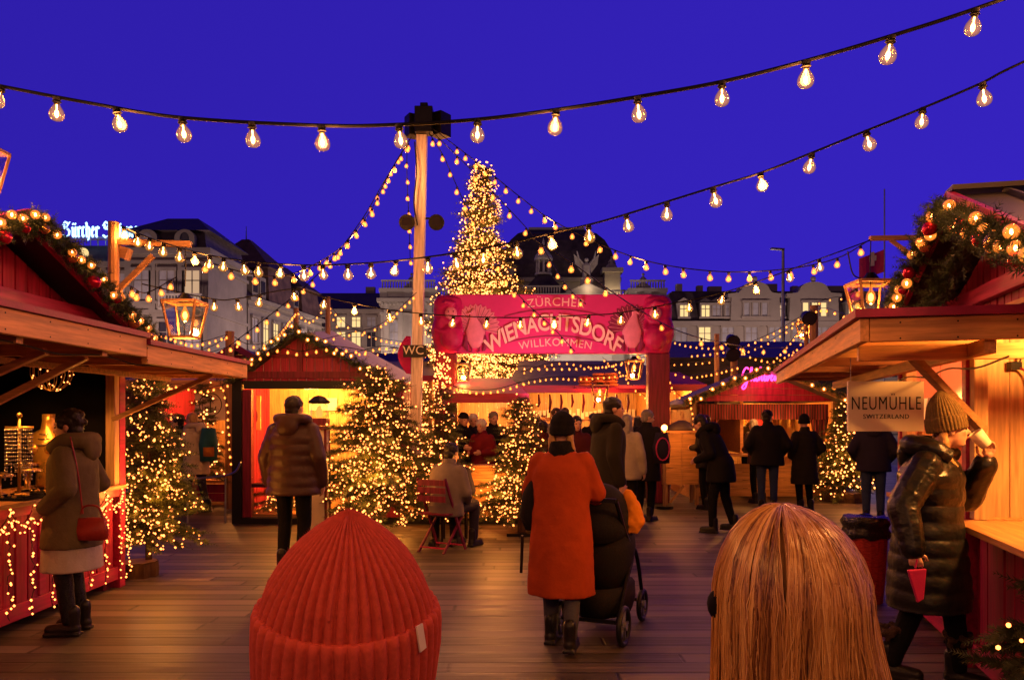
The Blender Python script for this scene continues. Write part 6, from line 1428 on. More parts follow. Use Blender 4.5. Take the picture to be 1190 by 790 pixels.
# man in brown puffer
o, J = figure('man in a brown quilted jacket seen from behind before the lit chalet', gX(341, 8.3), 8.3, -8, 1.84, .013, 0, False, 'down', .76, 1.24, 'brown puffer', 'black trousers', 'leather', ('short', 'dark hair'), None, head=(-12, 4), puff=.8, hood=.95, disp=.012)
# woman in orange with pram
o, J = figure('woman in a long orange coat and black beanie pushing a pram', gX(652, 5.55), 5.55, -14, 1.62, .012, 3, False, 'push', .40, 1.12, 'orange wool coat', 'grey jeans', 'leather', ('strip', 'blonde hair'), 'beanie', 'black knit', step=.15, disp=.018, flare=.98)
m = MB(); c = wpt(o, (-.27, .02, 1.2)); sc_ = MB(); sc_.rings([(J['tf']((0, -.01, 1.42)), .105, .095), (J['tf']((0, -.015, 1.48)), .1, .095), (J['tf']((0, -.02, 1.55)), .08, .085)], 16); organic('scarf', sc_, 'black knit', o, .012, 2, .02, .05); bg = thing('backpack', 'black bag hanging at the left side of the orange coat', 'bag', c+V(0, 0, -.3)); m.rings([(c+V(.03, 0, -.30), .04, .07), (c+V(.02, 0, -.2), .07, .09), (c+V(.03, 0, -.05), .06, .08), (c+V(.05, 0, .05), .03, .05)], 14); m.build('bag', 'near black coat', bg, smooth=True); m = MB(); m.tube(catmull([c+V(.0, 0, .08), c+V(.06, .0, .2), c+V(.12, .02, .22)], 5), .012, 6); m.tube([c+V(-.03, -.03, -.34), c+V(-.04, -.03, -.6)], .012, 6); m.build('strap', 'leather', bg)
# dark haired man walking right
o, J = figure('man in a dark green parka walking right with short dark hair', gX(705, 8.6), 8.6, -78, 1.84, .016, 4, False, 'down', .68, 1.2, 'dark green parka', 'black trousers', 'leather', ('short', 'dark hair'), None, head=(-6, 0), step=.14, hood=.9)
o, J = figure('man in a black coat with grey hair and backpack by the gate post', gX(750, 12.4), 12.4, -40, 1.74, .018, 4, False, 'hold', .62, 1.15, 'near black coat', 'black trousers', 'leather', ('short', 'grey hair'), None, head=(-35, 10))
m = MB(); c = V(gX(766, 12.4), 12.2, 1.15); bg = thing('backpack', 'dark violet edged backpack on the grey haired man at the gate post', 'backpack', c+V(0, 0, -.25)); m.rings([(c+V(0, 0, -.25), .12, .09), (c+V(0, 0, 0), .14, .11), (c+V(0, 0, .22), .09, .07)], 14); m.build('sack', 'navy jacket', bg, smooth=True); MB().tube([c+V(.1*math.cos(a), -.1, .17*math.sin(a)-.03) for a in np.linspace(0, 2*PI, 17)], .012, 5).build('piping', 'pinkleather', bg)
o, J = figure('bending figure all in black in front of the neon stall', gX(838, 11.1), 11.1, 62, 1.72, .016, 24, False, 'hold', .72, 1.2, 'black wool', 'black trousers', 'leather', ('short', 'dark hair'), None, head=(0, 15), hood=True, step=.12)
o, J = figure('man in a flat black cap and dark jacket beside the woman in a beanie', gX(892, 13.4), 13.4, -14, 1.74, .018, 0, False, 'pocket', .80, 1.3, 'near black coat', 'blue jeans', 'leather', ('short', 'dark hair'), 'cap', 'black knit', head=(-25, 0))
o, J = figure('woman in a black beanie and long padded coat at the neon stall', gX(935, 13.6), 13.6, 12, 1.64, .018, 0, False, 'pocket', .50, 1.12, 'dark green parka', 'black trousers', 'leather', None, 'beanie', 'black knit', puff=.5)
o, J = figure('person in a dark jacket and blue jeans standing under the hanging board', gX(1015, 11.9), 11.9, -20, 1.70, .018, 0, False, 'pocket', .82, 1.2, 'navy jacket', 'blue jeans', 'leather', ('short', 'dark hair'), None, hood=True)
# seated pair
o, J = figure('man in a grey jacket sitting on the red folding chair seen from behind', gX(518, 9.6), 9.62, -30, 1.74, .014, 8, True, 'lap', .80, 1.12, 'grey jacket', 'navy jacket', 'leather', ('short', 'dark hair'), None, head=(0, 12))
o, J = figure('person with dark hair in a navy jacket sitting opposite the man in grey', gX(528, 10.35), 10.4, 165, 1.62, .018, 4, True, 'lap', .80, 1.1, 'navy jacket', 'black trousers', 'leather', ('long', 'dark hair'), None, head=(20, 10))
# chair
cx_, cy_ = gX(514, 9.6), 9.6; t = thing('folding_chair', 'red slatted folding chair under the man in grey', 'chair', (cx_, cy_, 0), rad(-30)); lb = lambda mb, n, m_: mb.build(n, m_, t, world=False)
m = MB()
for i in range(5): m.box((0, -.17+i*.085, .455), (.40, .07, .018))
lb(m, 'seat', 'darkred'); m = MB()
for z in (.83, .74, .64): m.box((0, -.225, z), (.4, .018, .07))
lb(m, 'backrest', 'darkred')
for q in (-1, 1):
    m = MB(); m.bar((q*.2, .20, 0), (q*.2, -.23, .88), .02, .03); lb(m, 'leg', 'darkred'); m = MB(); m.bar((q*.18, -.24, 0), (q*.18, .2, .45), .02, .03); lb(m, 'leg', 'darkred')
m = MB(); m.bar((-.2, .15, .06), (.2, .15, .06), .015, .015); m.bar((-.18, -.2, .06), (.18, -.2, .06), .015, .015); lb(m, 'stretcher', 'redbeam')
t = thing('folding_stool', 'dark small stool under the person in navy', 'stool', (gX(528, 10.35), 10.4, 0)); m = MB(); m.box((gX(528, 10.35), 10.4, .44), (.36, .36, .03)); m.build('seat', 'blackmetal', t)
for a in (-1, 1):
    for b_ in (-1, 1): MB().bar((gX(528, 10.35)+a*.15, 10.4+b_*.15, 0), (gX(528, 10.35)+a*.15, 10.4+b_*.15, .425), .025, .025).build('leg', 'blackmetal', t)
# left background people
o, J = figure('woman in a pale coat with a colourful backpack walking left behind the fir', gX(228, 13.2), 13.2, 70, 1.70, .018, 6, False, 'hold', .68, 1.15, 'pale coat', 'navy jacket', 'leather', ('short', 'blonde hair'), None, step=.12, hood=.8)
m = MB(); c = wpt(o, (0, -.26, 1.2)); bg = thing('backpack', 'teal and yellow rucksack on the back of the woman in the pale coat', 'backpack', c+V(0, 0, -.28)); m.rings([(c+V(0, 0, -.28), .13, .14), (c+V(0, 0, 0), .15, .16), (c+V(0, 0, .26), .1, .12)], 14); MT['teal'] = mat('teal nylon', (.03, .14, .15), .6, var=.3); m.build('sack', 'teal', bg, smooth=True); m = MB(); m.rings([(c+V(.05, -.12, -.2), .09, .06), (c+V(.05, -.13, -.05), .09, .06)], 12); m.build('pocket', 'orange cloth', bg, smooth=True)
o, J = figure('dark clothed person with a bun half hidden by the left fir', gX(205, 13.4), 13.5, 100, 1.66, .02, 0, False, 'pocket', .7, 1.2, 'black wool', 'black trousers', 'leather', ('curly', 'dark hair'), None)
o, J = figure('person in black standing at the emblem stall behind the left fir', gX(186, 13.9), 13.9, 20, 1.70, .02, 0, False, 'pocket', .7, 1.2, 'black wool', 'black trousers', 'leather', ('short', 'brown hair'), None)
# behind the parapet
for lb_, px, Y, rz, H, top_, hr, hat_, rr in (
  ('white haired old woman in a red coat behind the parapet', 561, 13.2, 150, 1.58, 'red wool coat', ('curly', 'white hair'), None, 'hold'), ('person in a dark coat and pale cap left of the old woman in red', 537, 13.4, 215, 1.70, 'black wool', ('short', 'grey hair'), 'cap', 'hold'), ('grey haired man behind the old woman in red', 573, 13.9, 190, 1.72, 'near black coat', ('short', 'grey hair'), None, 'down'), ('person with white hair in a dark jacket beside the old woman', 550, 13.75, 180, 1.68, 'navy jacket', ('short', 'white hair'), None, 'down'),
  ('blonde woman in a light jacket with her back turned at the cheese stall', 612, 13.0, -20, 1.62, 'light jacket', ('long', 'blonde hair'), None, 'hold'), ('brown haired woman right of the blonde one at the cheese stall', 624, 13.3, 25, 1.60, 'beige jacket', ('long', 'brown hair'), None, 'hold'), ('man in a light jacket looking down behind the black beanie', 645, 13.6, 200, 1.78, 'light jacket', ('short', 'brown hair'), None, 'hold'), ('dark haired woman in a white scarf beside the walking man', 669, 11.6, 190, 1.64, 'dark maroon coat', ('long', 'dark hair'), None, 'hold'),
  ('person in a pale jacket partly hidden by the walking man', 727, 11.4, -30, 1.66, 'light jacket', ('long', 'grey hair'), None, 'down'), ('person in dark clothes queuing under the cheese wheels', 690, 15.2, 10, 1.70, 'near black coat', ('short', 'dark hair'), None, 'down'), ('person in dark maroon queuing behind the orange coat', 632, 12.0, 15, 1.56, 'dark maroon coat', ('short', 'dark hair'), None, 'down')):
    figure(lb_, gX(px, Y), Y, rz, H, .022, 2, False, rr, .75, 1.15, top_, 'black trousers', 'leather', hr, hat_, head=(U(-15, 15), 6))
for lb_, px, Y, rz, H, top_, hr, hat_ in (('dark figure at the far end of the cheese stall counter', 608, 15.8, 20, 1.7, 'black wool', ('short', 'dark hair'), None), ('tall dark figure standing left of the wooden bracket of the cheese stall', 655, 16.2, -30, 1.82, 'near black coat', ('short', 'brown hair'), None), ('dark figure with a knit cap behind the walking man', 716, 14.6, 160, 1.72, 'navy jacket', None, 'beanie'),
  ('long haired dark figure near the right gate post', 742, 15.9, 10, 1.64, 'black wool', ('long', 'dark hair'), None), ('stooped dark figure behind the bending one in black', 822, 13.9, 40, 1.66, 'near black coat', ('short', 'dark hair'), None), ('dark figure behind the parapet next to the left gate post', 522, 13.7, 200, 1.7, 'near black coat', ('short', 'dark hair'), None)):
    figure(lb_, gX(px, Y), Y, rz, H, .022, 3, False, R.choice(('hold', 'down', 'pocket')), .75, 1.15, top_, 'black trousers', 'leather', hr, hat_, head=(U(-15, 15), 6))
figure('vendor with grey hair leaning inside the neon stall', gX(872, 16.4), 16.4, 170, 1.72, .022, 8, False, 'hold', .8, 1.1, 'dark green parka', 'black trousers', 'leather', ('short', 'grey hair'), None)
figure('taller vendor in red behind the grey haired vendor', gX(884, 17.0), 17.1, 190, 1.84, .022, 0, False, 'down', .8, 1.1, 'red wool coat', 'black trousers', 'leather', ('short', 'brown hair'), None)
figure('customer with shoulder length hair bending at the neon stall counter', gX(880, 15.0), 14.95, 20, 1.60, .022, 12, False, 'hold', .8, 1.1, 'brown puffer', 'black trousers', 'leather', ('long', 'grey hair'), None)

PT = ((0, 1), (.1, .985), (.24, .93), (.36, .87), (.5, .785), (.62, .68), (.74, .545), (.86, .36), (.95, .18), (1, .04))
# woman drinking, near right
el_l, wr_l = (-.345, .15, 1.16), (-.215, .262, 1.415); el_r, wr_r = (.37, -.08, 1.15), (.45, .0, .91)
o, J = figure('woman in a black padded coat and olive beanie drinking from a pale mug', gX(1079, 4.78), 4.78, -128, 1.66, .009, 3, False, 'down', .50, 1.34, 'matt black puffer', 'black trousers', 'leather', ('strip', 'blonde hair'), None, head=(26, -3), hood=1.1, puff=.5, hands=False, elw=[(el_l, wr_l), (el_r, wr_r)], step=.17, disp=.014, top2='shiny black puffer', splitz=1.16, headoff=(-.015, .05, 0))
hm = MB(); w = J['wr'][1]; d = (w-J['el'][1]).normalized(); hand(hm, w-d*.01, d, V(-.8, -.2, .1), V(-.1, 1, 0), 1.0, .95); 
w2 = J['wr'][0]; d2 = V(.045, .03, .11).normalized(); hand(hm, w2+d2*.012, d2, V(.066, -.017, .04), V(.45, -.8, .1), 1.0, .62)
organic('hands', hm, 'skin', o, .0045, 2)
mouth = J['h']((0, .105, -.05)); fdir = (J['Mh'] @ V(0, 1, 0))
cupax = (fdir*.55+V(0, 0, .83)).normalized()     # mug axis, rim tilted to the mouth
rim = mouth+fdir*.012+V(0, 0, .006); tilt = (fdir*-.62+V(0, 0, .78)).normalized()
cc = rim+(fdir*.78+V(0, 0, .62)).normalized()*.035
mg = thing('mug', 'pale mug held to the lips of the woman in the olive beanie', 'mug', wpt(o, cc)); m = MB(); M3 = tilt.to_track_quat('Z', 'Y').to_matrix()
m.rings([(wpt(o, cc-tilt*.095), .026, .026), (wpt(o, cc-tilt*.09), .03, .03)], 16) if False else None
Wm = wmx(o).to_3x3() @ M3; Wm.normalize() if False else None
Rw = (Matrix.Rotation(rad(-128), 3, 'Z') @ M3)
m.rings([(wpt(o, cc-tilt*q), r_, r_, Rw) for q, r_ in ((.105, .030), (.10, .034), (.05, .039), (0, .043), (0, .039), (.05, .035), (.094, .03))], 20); m.build('cup', 'paper cup', mg, smooth=True)
# ribbed olive beanie
def knit_cap(parent, name, m, c, M3, rx, ry, prof, ribs, amp, per=8, seam=False):
    mb = MB(); n = ribs*per
    for t, k, ampk in prof:
        for j in range(n):
            a = 2*PI*j/n; rb_ = abs(math.cos((a+.008*math.sin(5*a+t*30))*ribs/2))**.7; kk = (k+amp*ampk*(rb_-.5)/rx)*(1+.012*math.sin(2*a+1+t*14)+.009*math.sin(5*a+t*33)*min(1, k*2))
            mb.v.append(tuple(Vector(c)+M3 @ V(rx*kk*math.cos(a), ry*kk*math.sin(a), t)))
    for i in range(len(prof)-1):
        for j in range(n): mb.f.append((i*n+j, i*n+(j+1) % n, i*n+n+(j+1) % n, i*n+n+j))
    mb.f.append(tuple((len(prof)-1)*n+j for j in range(n))); return mb.build(name, m, parent, world=False, smooth=True)
c = J['h']((0, -.02, .042)); Mk = J['Mh'] @ Matrix.Rotation(rad(10), 3, 'X')
hp = [(.02+.185*a, float(np.interp(a, [p[0] for p in PT], [p[1] for p in PT])), min(1, .3+1.2*(1-a))) for a in np.linspace(0, 1, 20)]
hh_ = knit_cap(o, 'beanie', 'olive knit', c, Mk, .094, .113, hp, 34, .006)
knit_cap(o, 'beanie_cuff', 'olive knit', c, Mk, .094, .113, [(-.05, .96, .4), (-.05, 1.02, 1), (-.04, 1.05, 1), (0, 1.07, 1), (.03, 1.06, 1), (.042, 1.03, 1), (.045, .98, .5)], 34, .006)
MB().box(c+Mk @ V(.03, .122, .0), (.02, .006, .02), 0).build('beanie_badge', 'leather', o, world=False)
pc = wpt(o, J['wr'][1]+(J['wr'][1]-J['el'][1]).normalized()*.11); pt_ = thing('pouch', 'small pink pouch dangling from the lowered hand of the drinking woman', 'pouch', pc+V(0, 0, -.14)); m = MB(); m.slab([pc+V(-.055, -.01, -.01), pc+V(.05, -.01, .0), pc+V(.035, -.01, -.17), pc+V(-.0, -.01, -.19)], .02); m.build('pouch', 'pinkleather', pt_, bevel=.006); m = MB(); m.tube([pc+V(0, 0, .05), pc+V(-.01, 0, 0)], .006, 5); m.build('strap', 'pinkleather', pt_)
for i in range(2):      # fur cuffs of the boots
    m = MB(); a = J['an'][i]; 
    for k in range(26): t_ = U(0, 2*PI); m.ball(a+V(.065*math.cos(t_), .065*math.sin(t_), .2+U(-.035, .045)), U(.018, .03), 6)
    organic('fur_cuff', m, 'fur', o, .009, 1, .02, .03)
# pram
px_, py_ = gX(703, 5.95), 6.0; t = thing('pram', 'black pram with lime lining and an orange cloth hung on it', 'pram', (px_, py_, 0), rad(-22)); pl = lambda mb, n, m_, **k: mb.build(n, m_, t, world=False, **k)
for sx_, sy_, r_ in ((-.24, -.36, .14), (.24, -.36, .14), (-.2, .40, .125), (.2, .40, .125)):
    m = MB(); m.tube([(sx_, sy_+r_*math.cos(a), r_+.0+r_*.88*math.sin(a)) for a in np.linspace(0, 2*PI, 25)], .02, 8, False); wh = pl(m, 'wheel', 'black', smooth=True)
    m = MB(); m.cyl((sx_-.025, sy_, r_), (sx_+.025, sy_, r_), .03)
    for k in range(5): a = 2*PI*k/5; m.bar((sx_, sy_, r_), (sx_, sy_+r_*.85*math.cos(a), r_+r_*.8*math.sin(a)), .015, .02)
    m.build('rim', 'steel', wh, world=False)
m = MB()
for q in (-.2, .2): m.tube(catmull([(q, .42, .16), (q, .2, .55), (q, -.1, .72), (q, -.42, 1.02)], 5), .016, 7); m.tube([(q, -.38, .16), (q, .1, .6)], .016, 7)
m.bar((-.2, -.42, 1.02), (.2, -.42, 1.02), .03, .03); m.bar((-.22, -.36, .16), (.22, -.36, .16), .025, .025); m.bar((-.2, .4, .16), (.2, .4, .16), .025, .025); pl(m, 'frame', 'blackmetal')
m = MB(); m.rings([((0, .0, .34), .17, .26), ((0, .0, .5), .21, .33), ((0, .0, .62), .225, .37), ((0, .0, .78), .215, .38)], 18); pl(m, 'seat', 'near black coat', smooth=True)
m = MB(); m.rings([((0, .02, .785), .18, .33), ((0, .02, .82), .14, .26)], 18); pl(m, 'lining', 'lime cloth', smooth=True)
m = MB(); n = 14
for i in range(7):
    a = rad(-8+i*22); 
    m.v += [(.215*math.cos(PI*j/(n-1)), -.12-.30*math.cos(a)*max(0, math.sin(PI*j/(n-1)))**.6, .76+.36*math.sin(a)*max(0, math.sin(PI*j/(n-1)))**.6) for j in range(n)]
for i in range(6):
    for j in range(n-1): m.f.append((i*n+j, i*n+j+1, i*n+n+j+1, i*n+n+j))
cn_ = pl(m, 'canopy', 'near black coat', smooth=True); sm = cn_.modifiers.new('t', 'SOLIDIFY'); sm.thickness = .012
m = MB(); m.rings([((0, .0, .16), .2, .33), ((0, .0, .25), .225, .36), ((0, .0, .36), .22, .36)], 16); pl(m, 'basket', 'near black coat', smooth=True)
c = V(gX(733, 5.9), 5.88, .95); oc = thing('orange_cloth', 'orange cloth bag hanging from the right side of the pram', 'cloth', c+V(0, 0, -.2)); m = MB(); m.rings([(c+V(0, 0, -.2), .06, .04), (c+V(.01, 0, -.12), .10, .06), (c+V(0, 0, 0), .07, .05), (c+V(-.02, 0, .12), .025, .02)], 14); ob = organic('cloth', m, 'orange cloth', None, .01, 2, .03, .06)
for v in ob.data.vertices: v.co = wmx(oc).inverted() @ v.co
ob.parent = oc
# heater lantern in front of the chalet
hx, hy = gX(371, 10.9), 10.9; t = thing('heater_lantern', 'tall column lantern with a glowing red top beside the man in brown', 'patio heater', (hx, hy, 0)); m = MB(); m.box((hx, hy, .03), (.34, .34, .06)); m.box((hx, hy, 1.46), (.34, .34, .05)); m.box((hx, hy, 1.54), (.24, .24, .1)); m.build('frame', 'darkred', t, bevel=.01)
m = MB()
for k in range(4): a = PI/4+PI/2*k; m.bar((hx+.17*math.cos(a), hy+.17*math.sin(a), .06), (hx+.15*math.cos(a), hy+.15*math.sin(a), 1.44), .03, .03)
m.build('corner_strip', 'darkred', t); m = MB(); m.box((hx, hy, .75), (.22, .22, 1.36)); m.build('panel', 'cream', t)
m = MB(); m.lathe([(.1, 1.59), (.12, 1.62), (.12, 1.76), (.1, 1.79)], (hx, hy, 0), 14); m.build('glass', 'pane', t); MB().lathe([(.14, 1.79), (.15, 1.82), (.08, 1.88), (.02, 1.9)], (hx, hy, 0), 14).build('cap', 'black', t); m = MB(); m.rings([((hx, hy, 1.6), .04, .04), ((hx, hy, 1.68), .055, .05), ((hx, hy, 1.76), .015, .015)], 8); MT['ember'] = emit('ember glow', (1, .12, .02), 5); m.build('flame', 'ember', t, smooth=True); lamp('heater_glow', (hx, hy-.02, 1.69), 3, (1, .2, .05), .05)
# curved barrier rail left
t = thing('barrier_rail', 'curved pale steel rail on two thin posts beside the left fir', 'rail', (gX(245, 12.2), 12.2, 0)); m = MB(); m.tube(catmull([P(186, 556, 12.2), P(218, 556, 12.1), P(250, 554, 12.0), P(272, 549, 11.9), P(280, 537, 11.8)], 6), .016, 6); m.build('rail', 'steel', t)
for px in (218, 262): m = MB(); X_ = gX(px, 12.1); m.cyl((X_, 12.1, 0), (X_, 12.1, P(0, 555, 12.1).z), .013, n=6); m.build('post', 'steel', t)

# ------------------------------------------------------------------ the two people right in front of the camera
bx_, by_ = gX(399, 1.08), 1.09
o, J = figure('child in a ribbed coral red beanie close to the camera seen from behind', bx_, by_, 0, 1.43, .012, 0, False, 'down', .7, 1.1, 'navy jacket', 'blue jeans', 'leather', ('short', 'brown hair'), None, hs=1.22, hood=False)
s = J['s']; c = V(0, .02, 1.585); Mk = Matrix.Rotation(rad(11), 3, 'X') @ Matrix.Rotation(rad(3), 3, 'Y'); q = 1/s
pr = []
PT = ((0, 1), (.1, .985), (.24, .93), (.36, .87), (.48, .78), (.6, .67), (.71, .54), (.81, .40), (.9, .25), (.96, .13), (1, .03))
for a in np.linspace(0, 1, 60):
    k = float(np.interp(a, [p[0] for p in PT], [p[1] for p in PT]))
    pr.append((.03*q+.154*q*a, k, min(1, .2+k*1.2)))
hh_ = knit_cap(o, 'beanie', 'red knit', c, Mk, .114*q, .124*q, pr, 44, .0105*q, 10)
knit_cap(o, 'beanie_cuff', 'red knit', c, Mk, .114*q, .124*q, [(-.105*q, .9, .5), (-.105*q, .98, 1), (-.09*q, 1.02, 1), (-.05*q, 1.07, 1), (-.01*q, 1.09, 1), (.025*q, 1.08, 1), (.042*q, 1.065, 1), (.05*q, 1.04, 1), (.052*q, 1.0, .7), (.042*q, .96, .4)], 44, .0085*q, 10)
m = MB(); pts_ = [c+Mk @ V(.0, -.128*q*k*1.012, t) for t, k, _ in pr[18:58]]; m.tube(pts_, .0022*q, 6); m.build('beanie_seam', 'red knit', o, world=False, smooth=True)
a = rad(-32); rr = 1.10; m = MB(); p0 = c+Mk @ V(.118*q*rr*math.cos(a), .126*q*rr*math.sin(a), .058*q); tn = Mk @ V(-math.sin(a), math.cos(a), 0); up_ = Mk @ V(0, 0, 1); nn = Mk @ V(math.cos(a), math.sin(a), 0)
m.slab([p0-tn*.006*q-nn*.004+up_*.0, p0+tn*.006*q-nn*.004, p0+tn*.007*q+nn*.004-up_*.032*q, p0-tn*.005*q+nn*.004-up_*.034*q], .0025*q); m.build('beanie_tag', 'white', o, world=False)
# loose fibres on the near beanie
mf = MB(); vv = [Vector(v.co) for v in hh_.data.vertices]
for i in range(5200):
    p = R.choice(vv); n_ = (p-c).normalized(); d = (n_+V(R.gauss(0, .7), R.gauss(0, .7), R.gauss(0, .7))).normalized(); l = U(.002, .0065)*q; w_ = d.cross(n_+V(.01, 0, 0)).normalized()*.00016*q
    k = len(mf.v); mf.v += [tuple(p-w_), tuple(p+w_), tuple(p+d*l)]; mf.f.append((k, k+1, k+2))
me = bpy.data.meshes.new('beanie_fuzz'); me.from_pydata(mf.v, [], mf.f); me.materials.append(MT['red knit']); fz = link(bpy.data.objects.new('beanie_fuzz', me), o); fz['kind'] = 'stuff'
# blonde hair
bx_, by_ = gX(927, 1.06), 1.07
o, J = figure('child with long straight blonde hair close to the camera seen from behind', bx_, by_, 0, 1.465, .012, 0, False, 'down', .7, 1.1, 'red wool coat', 'blue jeans', 'leather', None, None, hs=1.2, head=(0, 0))
s = J['s']; q = 1/s; c = V(0, .02, 1.612)
rx, ry, rzz = .098*q, .114*q, .129*q; 
def hairpt(phi, u, off, drift):
    """phi: turn about the crown (-pi/2 is the back), u: 0 crown .. 1 hair ends"""
    th = min(u/.42, 1)*rad(96); z = rzz*math.cos(th); r = math.sin(th)
    x_, y_ = rx*r*math.cos(phi), ry*r*math.sin(phi)
    if u > .42:
        v = (u-.42)/.58; z -= v*.44*q; x_ = x_*(1+.10*v)+drift*v; y_ = y_*(1-.10*v)-.012*v
    k = 1+off; return c+V(x_*k-.012*q*(1-r), y_*k, z*k if u < .42 else z+off*rzz*math.cos(th))
mb = MB()
n = 40
for i in range(26):
    u = i/25*.98+.01
    mb.v += [tuple(hairpt(2*PI*j/n, u, -.06, .10*max(0, math.cos(2*PI*j/n))*q)) for j in range(n)]
for i in range(25):
    for j in range(n):
        if math.sin(2*PI*(j+.5)/n) > .62 and i > 6: continue
        mb.f.append((i*n+j, i*n+(j+1) % n, i*n+n+(j+1) % n, i*n+n+j))
mb.f.append(tuple(range(n)))
mh, tr, o_ = nt('straight blonde hair'); bs = N(tr, 'ShaderNodeBsdfPrincipled', Roughness=.27); at = N(tr, 'ShaderNodeAttribute', _attribute_name='strand'); rp = N(tr, 'ShaderNodeValToRGB'); e = rp.color_ramp.elements; e[0].color = (.16, .055, .015, 1); e[1].color = (.86, .54, .20, 1); k_ = e.new(.45); k_.color = (.60, .30, .085, 1); tr.links.new(at.outputs['Fac'], rp.inputs[0]); tr.links.new(rp.outputs[0], bs.inputs['Base Color']); bs.inputs['Specular IOR Level'].default_value = .9; tr.links.new(bs.outputs[0], o_.inputs[0]); MT['strands'] = mh
MT['underhair'] = mat('under hair', (.36, .18, .06), .6, var=.3, vs=20, st=(3, 3, .3))
ho = mb.build('hair', 'underhair', o, world=False, smooth=True)
mb = MB(); cols = []
for i in range(150):          # locks: bundles of strands swept together from the crown
    ph0 = -PI*1.5+2*PI*(i+U(-.6, .6))/150; of = U(.0, .03); tone = R.gauss(.5, .2); big_ = U(.7, 1.3); wob, wa = U(0, 6), U(.01, .09)
    L_ = (U(.90, 1.0) if math.sin(ph0) < .62 else U(.3, .4)); u0 = U(0, .06); dr = .105*max(0, math.cos(ph0))*q+R.gauss(0, .005); sw = R.gauss(0, .07)
    for k in range(44):
        ra, rr_ = U(0, 2*PI), U(0, 1)**.5; o1, o2 = rr_*math.cos(ra), rr_*math.sin(ra); ul = u0+(L_-u0)*U(.9, 1); pts_ = []; fly = R.random() < .09
        for t_ in np.linspace(0, 1, 16):
            u = u0+(ul-u0)*t_; w_ = (.35+.65*min(1, u/.35))*(1 if u < .6 else 1-.5*(u-.6)/.4)*big_
            ph = ph0+wa*math.sin(wob+u*6)+sw*t_+o1*.055*w_+(R.gauss(0, .05)*t_ if fly else 0); pts_.append(hairpt(ph, u, of+o2*.016*w_*(.3+t_)+.006*math.cos(o1*1.5)*w_+(U(.01, .07)*t_ if fly else 0), dr))
        b0 = len(mb.v); mb.tube(pts_, [.0011*q*(1-.5*j/15) for j in range(16)], 3, False); cols += [min(1, max(0, tone+R.gauss(0, .15)))]*(len(mb.v)-b0)
me = bpy.data.meshes.new('strands'); me.from_pydata(mb.v, [], mb.f); at_ = me.attributes.new('strand', 'FLOAT', 'POINT'); at_.data.foreach_set('value', cols); me.materials.append(MT['strands']); me.shade_smooth(); link(bpy.data.objects.new('strands', me), ho)
em = thing('earmuff', 'round black earmuff at the left side of the long blonde hair', 'earmuff', P(834, 702, 1.06)); cc_ = P(836, 702, 1.10); m = MB(); m.ball(cc_, (.017, .02, .022), 14); m.build('pad', 'black wool', em, smooth=True); MB().ball(cc_+V(.01, 0, 0), (.012, .024, .024), 12).build('cushion', 'near black coat', em, smooth=True)
# ------------------------------------------------------------------ sky, last light, camera
w = bpy.data.worlds.new('World'); sc.world = w; w.use_nodes = True; t = w.node_tree; t.nodes.clear(); L_ = t.links.new
SE, SR = rad(4.0), rad(180)
sky = N(t, 'ShaderNodeTexSky'); sky.sky_type = 'NISHITA'; sky.sun_disc = False; sky.sun_elevation = SE; sky.sun_rotation = SR; sky.air_density = 1.5; sky.ozone_density = 6; sky.dust_density = .3
tint = N(t, 'ShaderNodeMix', _data_type='RGBA', _blend_type='MULTIPLY'); tint.inputs[0].default_value = 1; tint.inputs[7].default_value = (.16, .06, .62, 1); L_(sky.outputs[0], tint.inputs[6])
tc = N(t, 'ShaderNodeTexCoord'); sx = N(t, 'ShaderNodeSeparateXYZ'); L_(tc.outputs['Generated'], sx.inputs[0])
ad = N(t, 'ShaderNodeMath', _operation='MULTIPLY_ADD'); ad.inputs[1].default_value = .35; ad.inputs[2].default_value = .5; L_(sx.outputs['X'], ad.inputs[0])
sb = N(t, 'ShaderNodeMath', _operation='MULTIPLY_ADD'); sb.inputs[1].default_value = -.45; L_(sx.outputs['Z'], sb.inputs[0]); L_(ad.outputs[0], sb.inputs[2])
rp = N(t, 'ShaderNodeValToRGB'); e = rp.color_ramp.elements; e[0].position = .05; e[0].color = (.026, .0115, .37, 1); e[1].position = .85; e[1].color = (.041, .0185, .58, 1); L_(sb.outputs[0], rp.inputs[0])
b1 = N(t, 'ShaderNodeBackground', Strength=1.0); yr = N(t, 'ShaderNodeMapRange'); yr.interpolation_type = 'SMOOTHSTEP'
for k_, v_ in (('From Min', -.35), ('From Max', .45), ('To Min', .10), ('To Max', 1)): yr.inputs[k_].default_value = v_
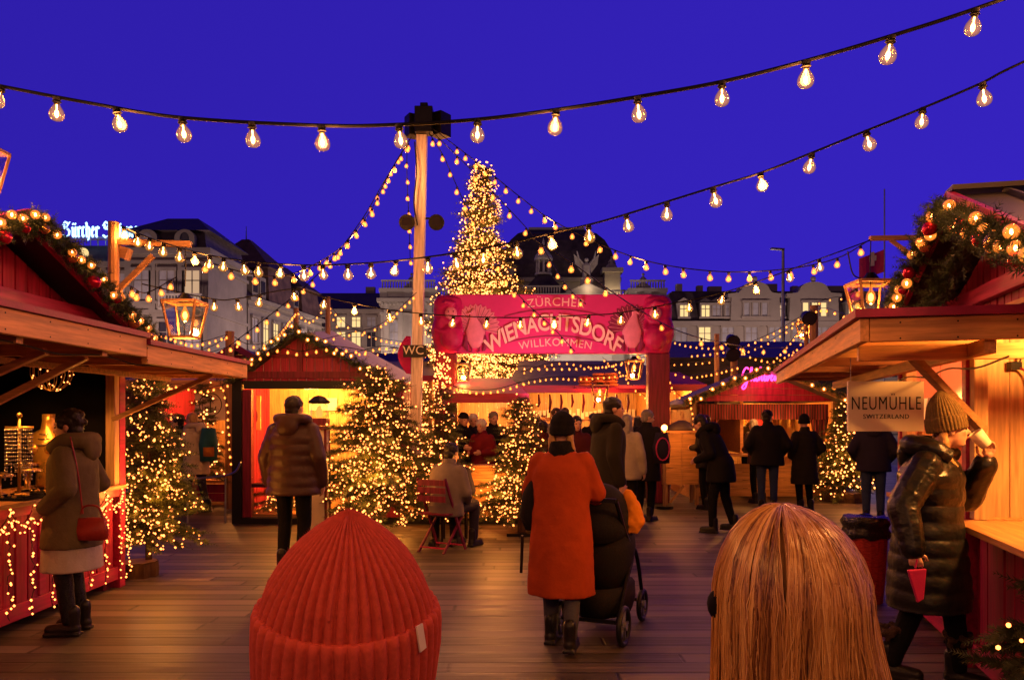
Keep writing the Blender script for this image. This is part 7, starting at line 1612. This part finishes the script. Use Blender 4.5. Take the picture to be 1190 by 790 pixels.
L_(sx.outputs['Y'], yr.inputs[0]); zr = N(t, 'ShaderNodeMapRange'); zr.interpolation_type = 'SMOOTHSTEP'
for k_, v_ in (('From Min', .45), ('From Max', .9), ('To Min', 1), ('To Max', .18)): zr.inputs[k_].default_value = v_
L_(sx.outputs['Z'], zr.inputs[0]); mu = N(t, 'ShaderNodeMath', _operation='MULTIPLY'); L_(yr.outputs[0], mu.inputs[0]); L_(zr.outputs[0], mu.inputs[1]); L_(rp.outputs[0], b1.inputs[0]); L_(mu.outputs[0], b1.inputs['Strength']); b2 = N(t, 'ShaderNodeBackground', Strength=.012); L_(tint.outputs[2], b2.inputs[0])
av = N(t, 'ShaderNodeAddShader'); ow = N(t, 'ShaderNodeOutputWorld'); L_(b1.outputs[0], av.inputs[0]); L_(b2.outputs[0], av.inputs[1]); L_(av.outputs[0], ow.inputs[0])
sn = bpy.data.lights.new('afterglow', 'SUN'); sn.energy = .13; sn.color = (1, .5, .36); sn.angle = rad(35); so = bpy.data.objects.new('afterglow', sn); link(so); so.rotation_euler = (V(.25, 1, -.34)).to_track_quat('-Z', 'Y').to_euler(); so.location = (0, -10, 12)
cm_ = bpy.data.cameras.new('camera'); co = bpy.data.objects.new('camera', cm_); link(co); co.location = (0, 0, CH); co.rotation_euler = (PI/2, 0, 0)
cm_.sensor_width = 36; cm_.lens = 36*F/1190; cm_.shift_y = (HY-395)/1190; cm_.clip_end = 2000; cm_.clip_start = .05
sc.camera = co
vs_ = sc.view_settings; vs_.view_transform = 'Standard'; vs_.look = 'None'; vs_.exposure = 0; vs_.gamma = 1; vs_.use_curve_mapping = False
cy = sc.cycles; cy.use_denoising = True; cy.max_bounces = 6; cy.diffuse_bounces = 3; cy.glossy_bounces = 3; cy.transparent_max_bounces = 12; cy.transmission_bounces = 2; cy.sample_clamp_indirect = 4; cy.caustics_reflective = False; cy.caustics_refractive = False; cy.use_light_tree = True
for o_ in list(bpy.data.objects):
    if o_.name not in COL.objects and not o_.users_collection: bpy.data.objects.remove(o_)
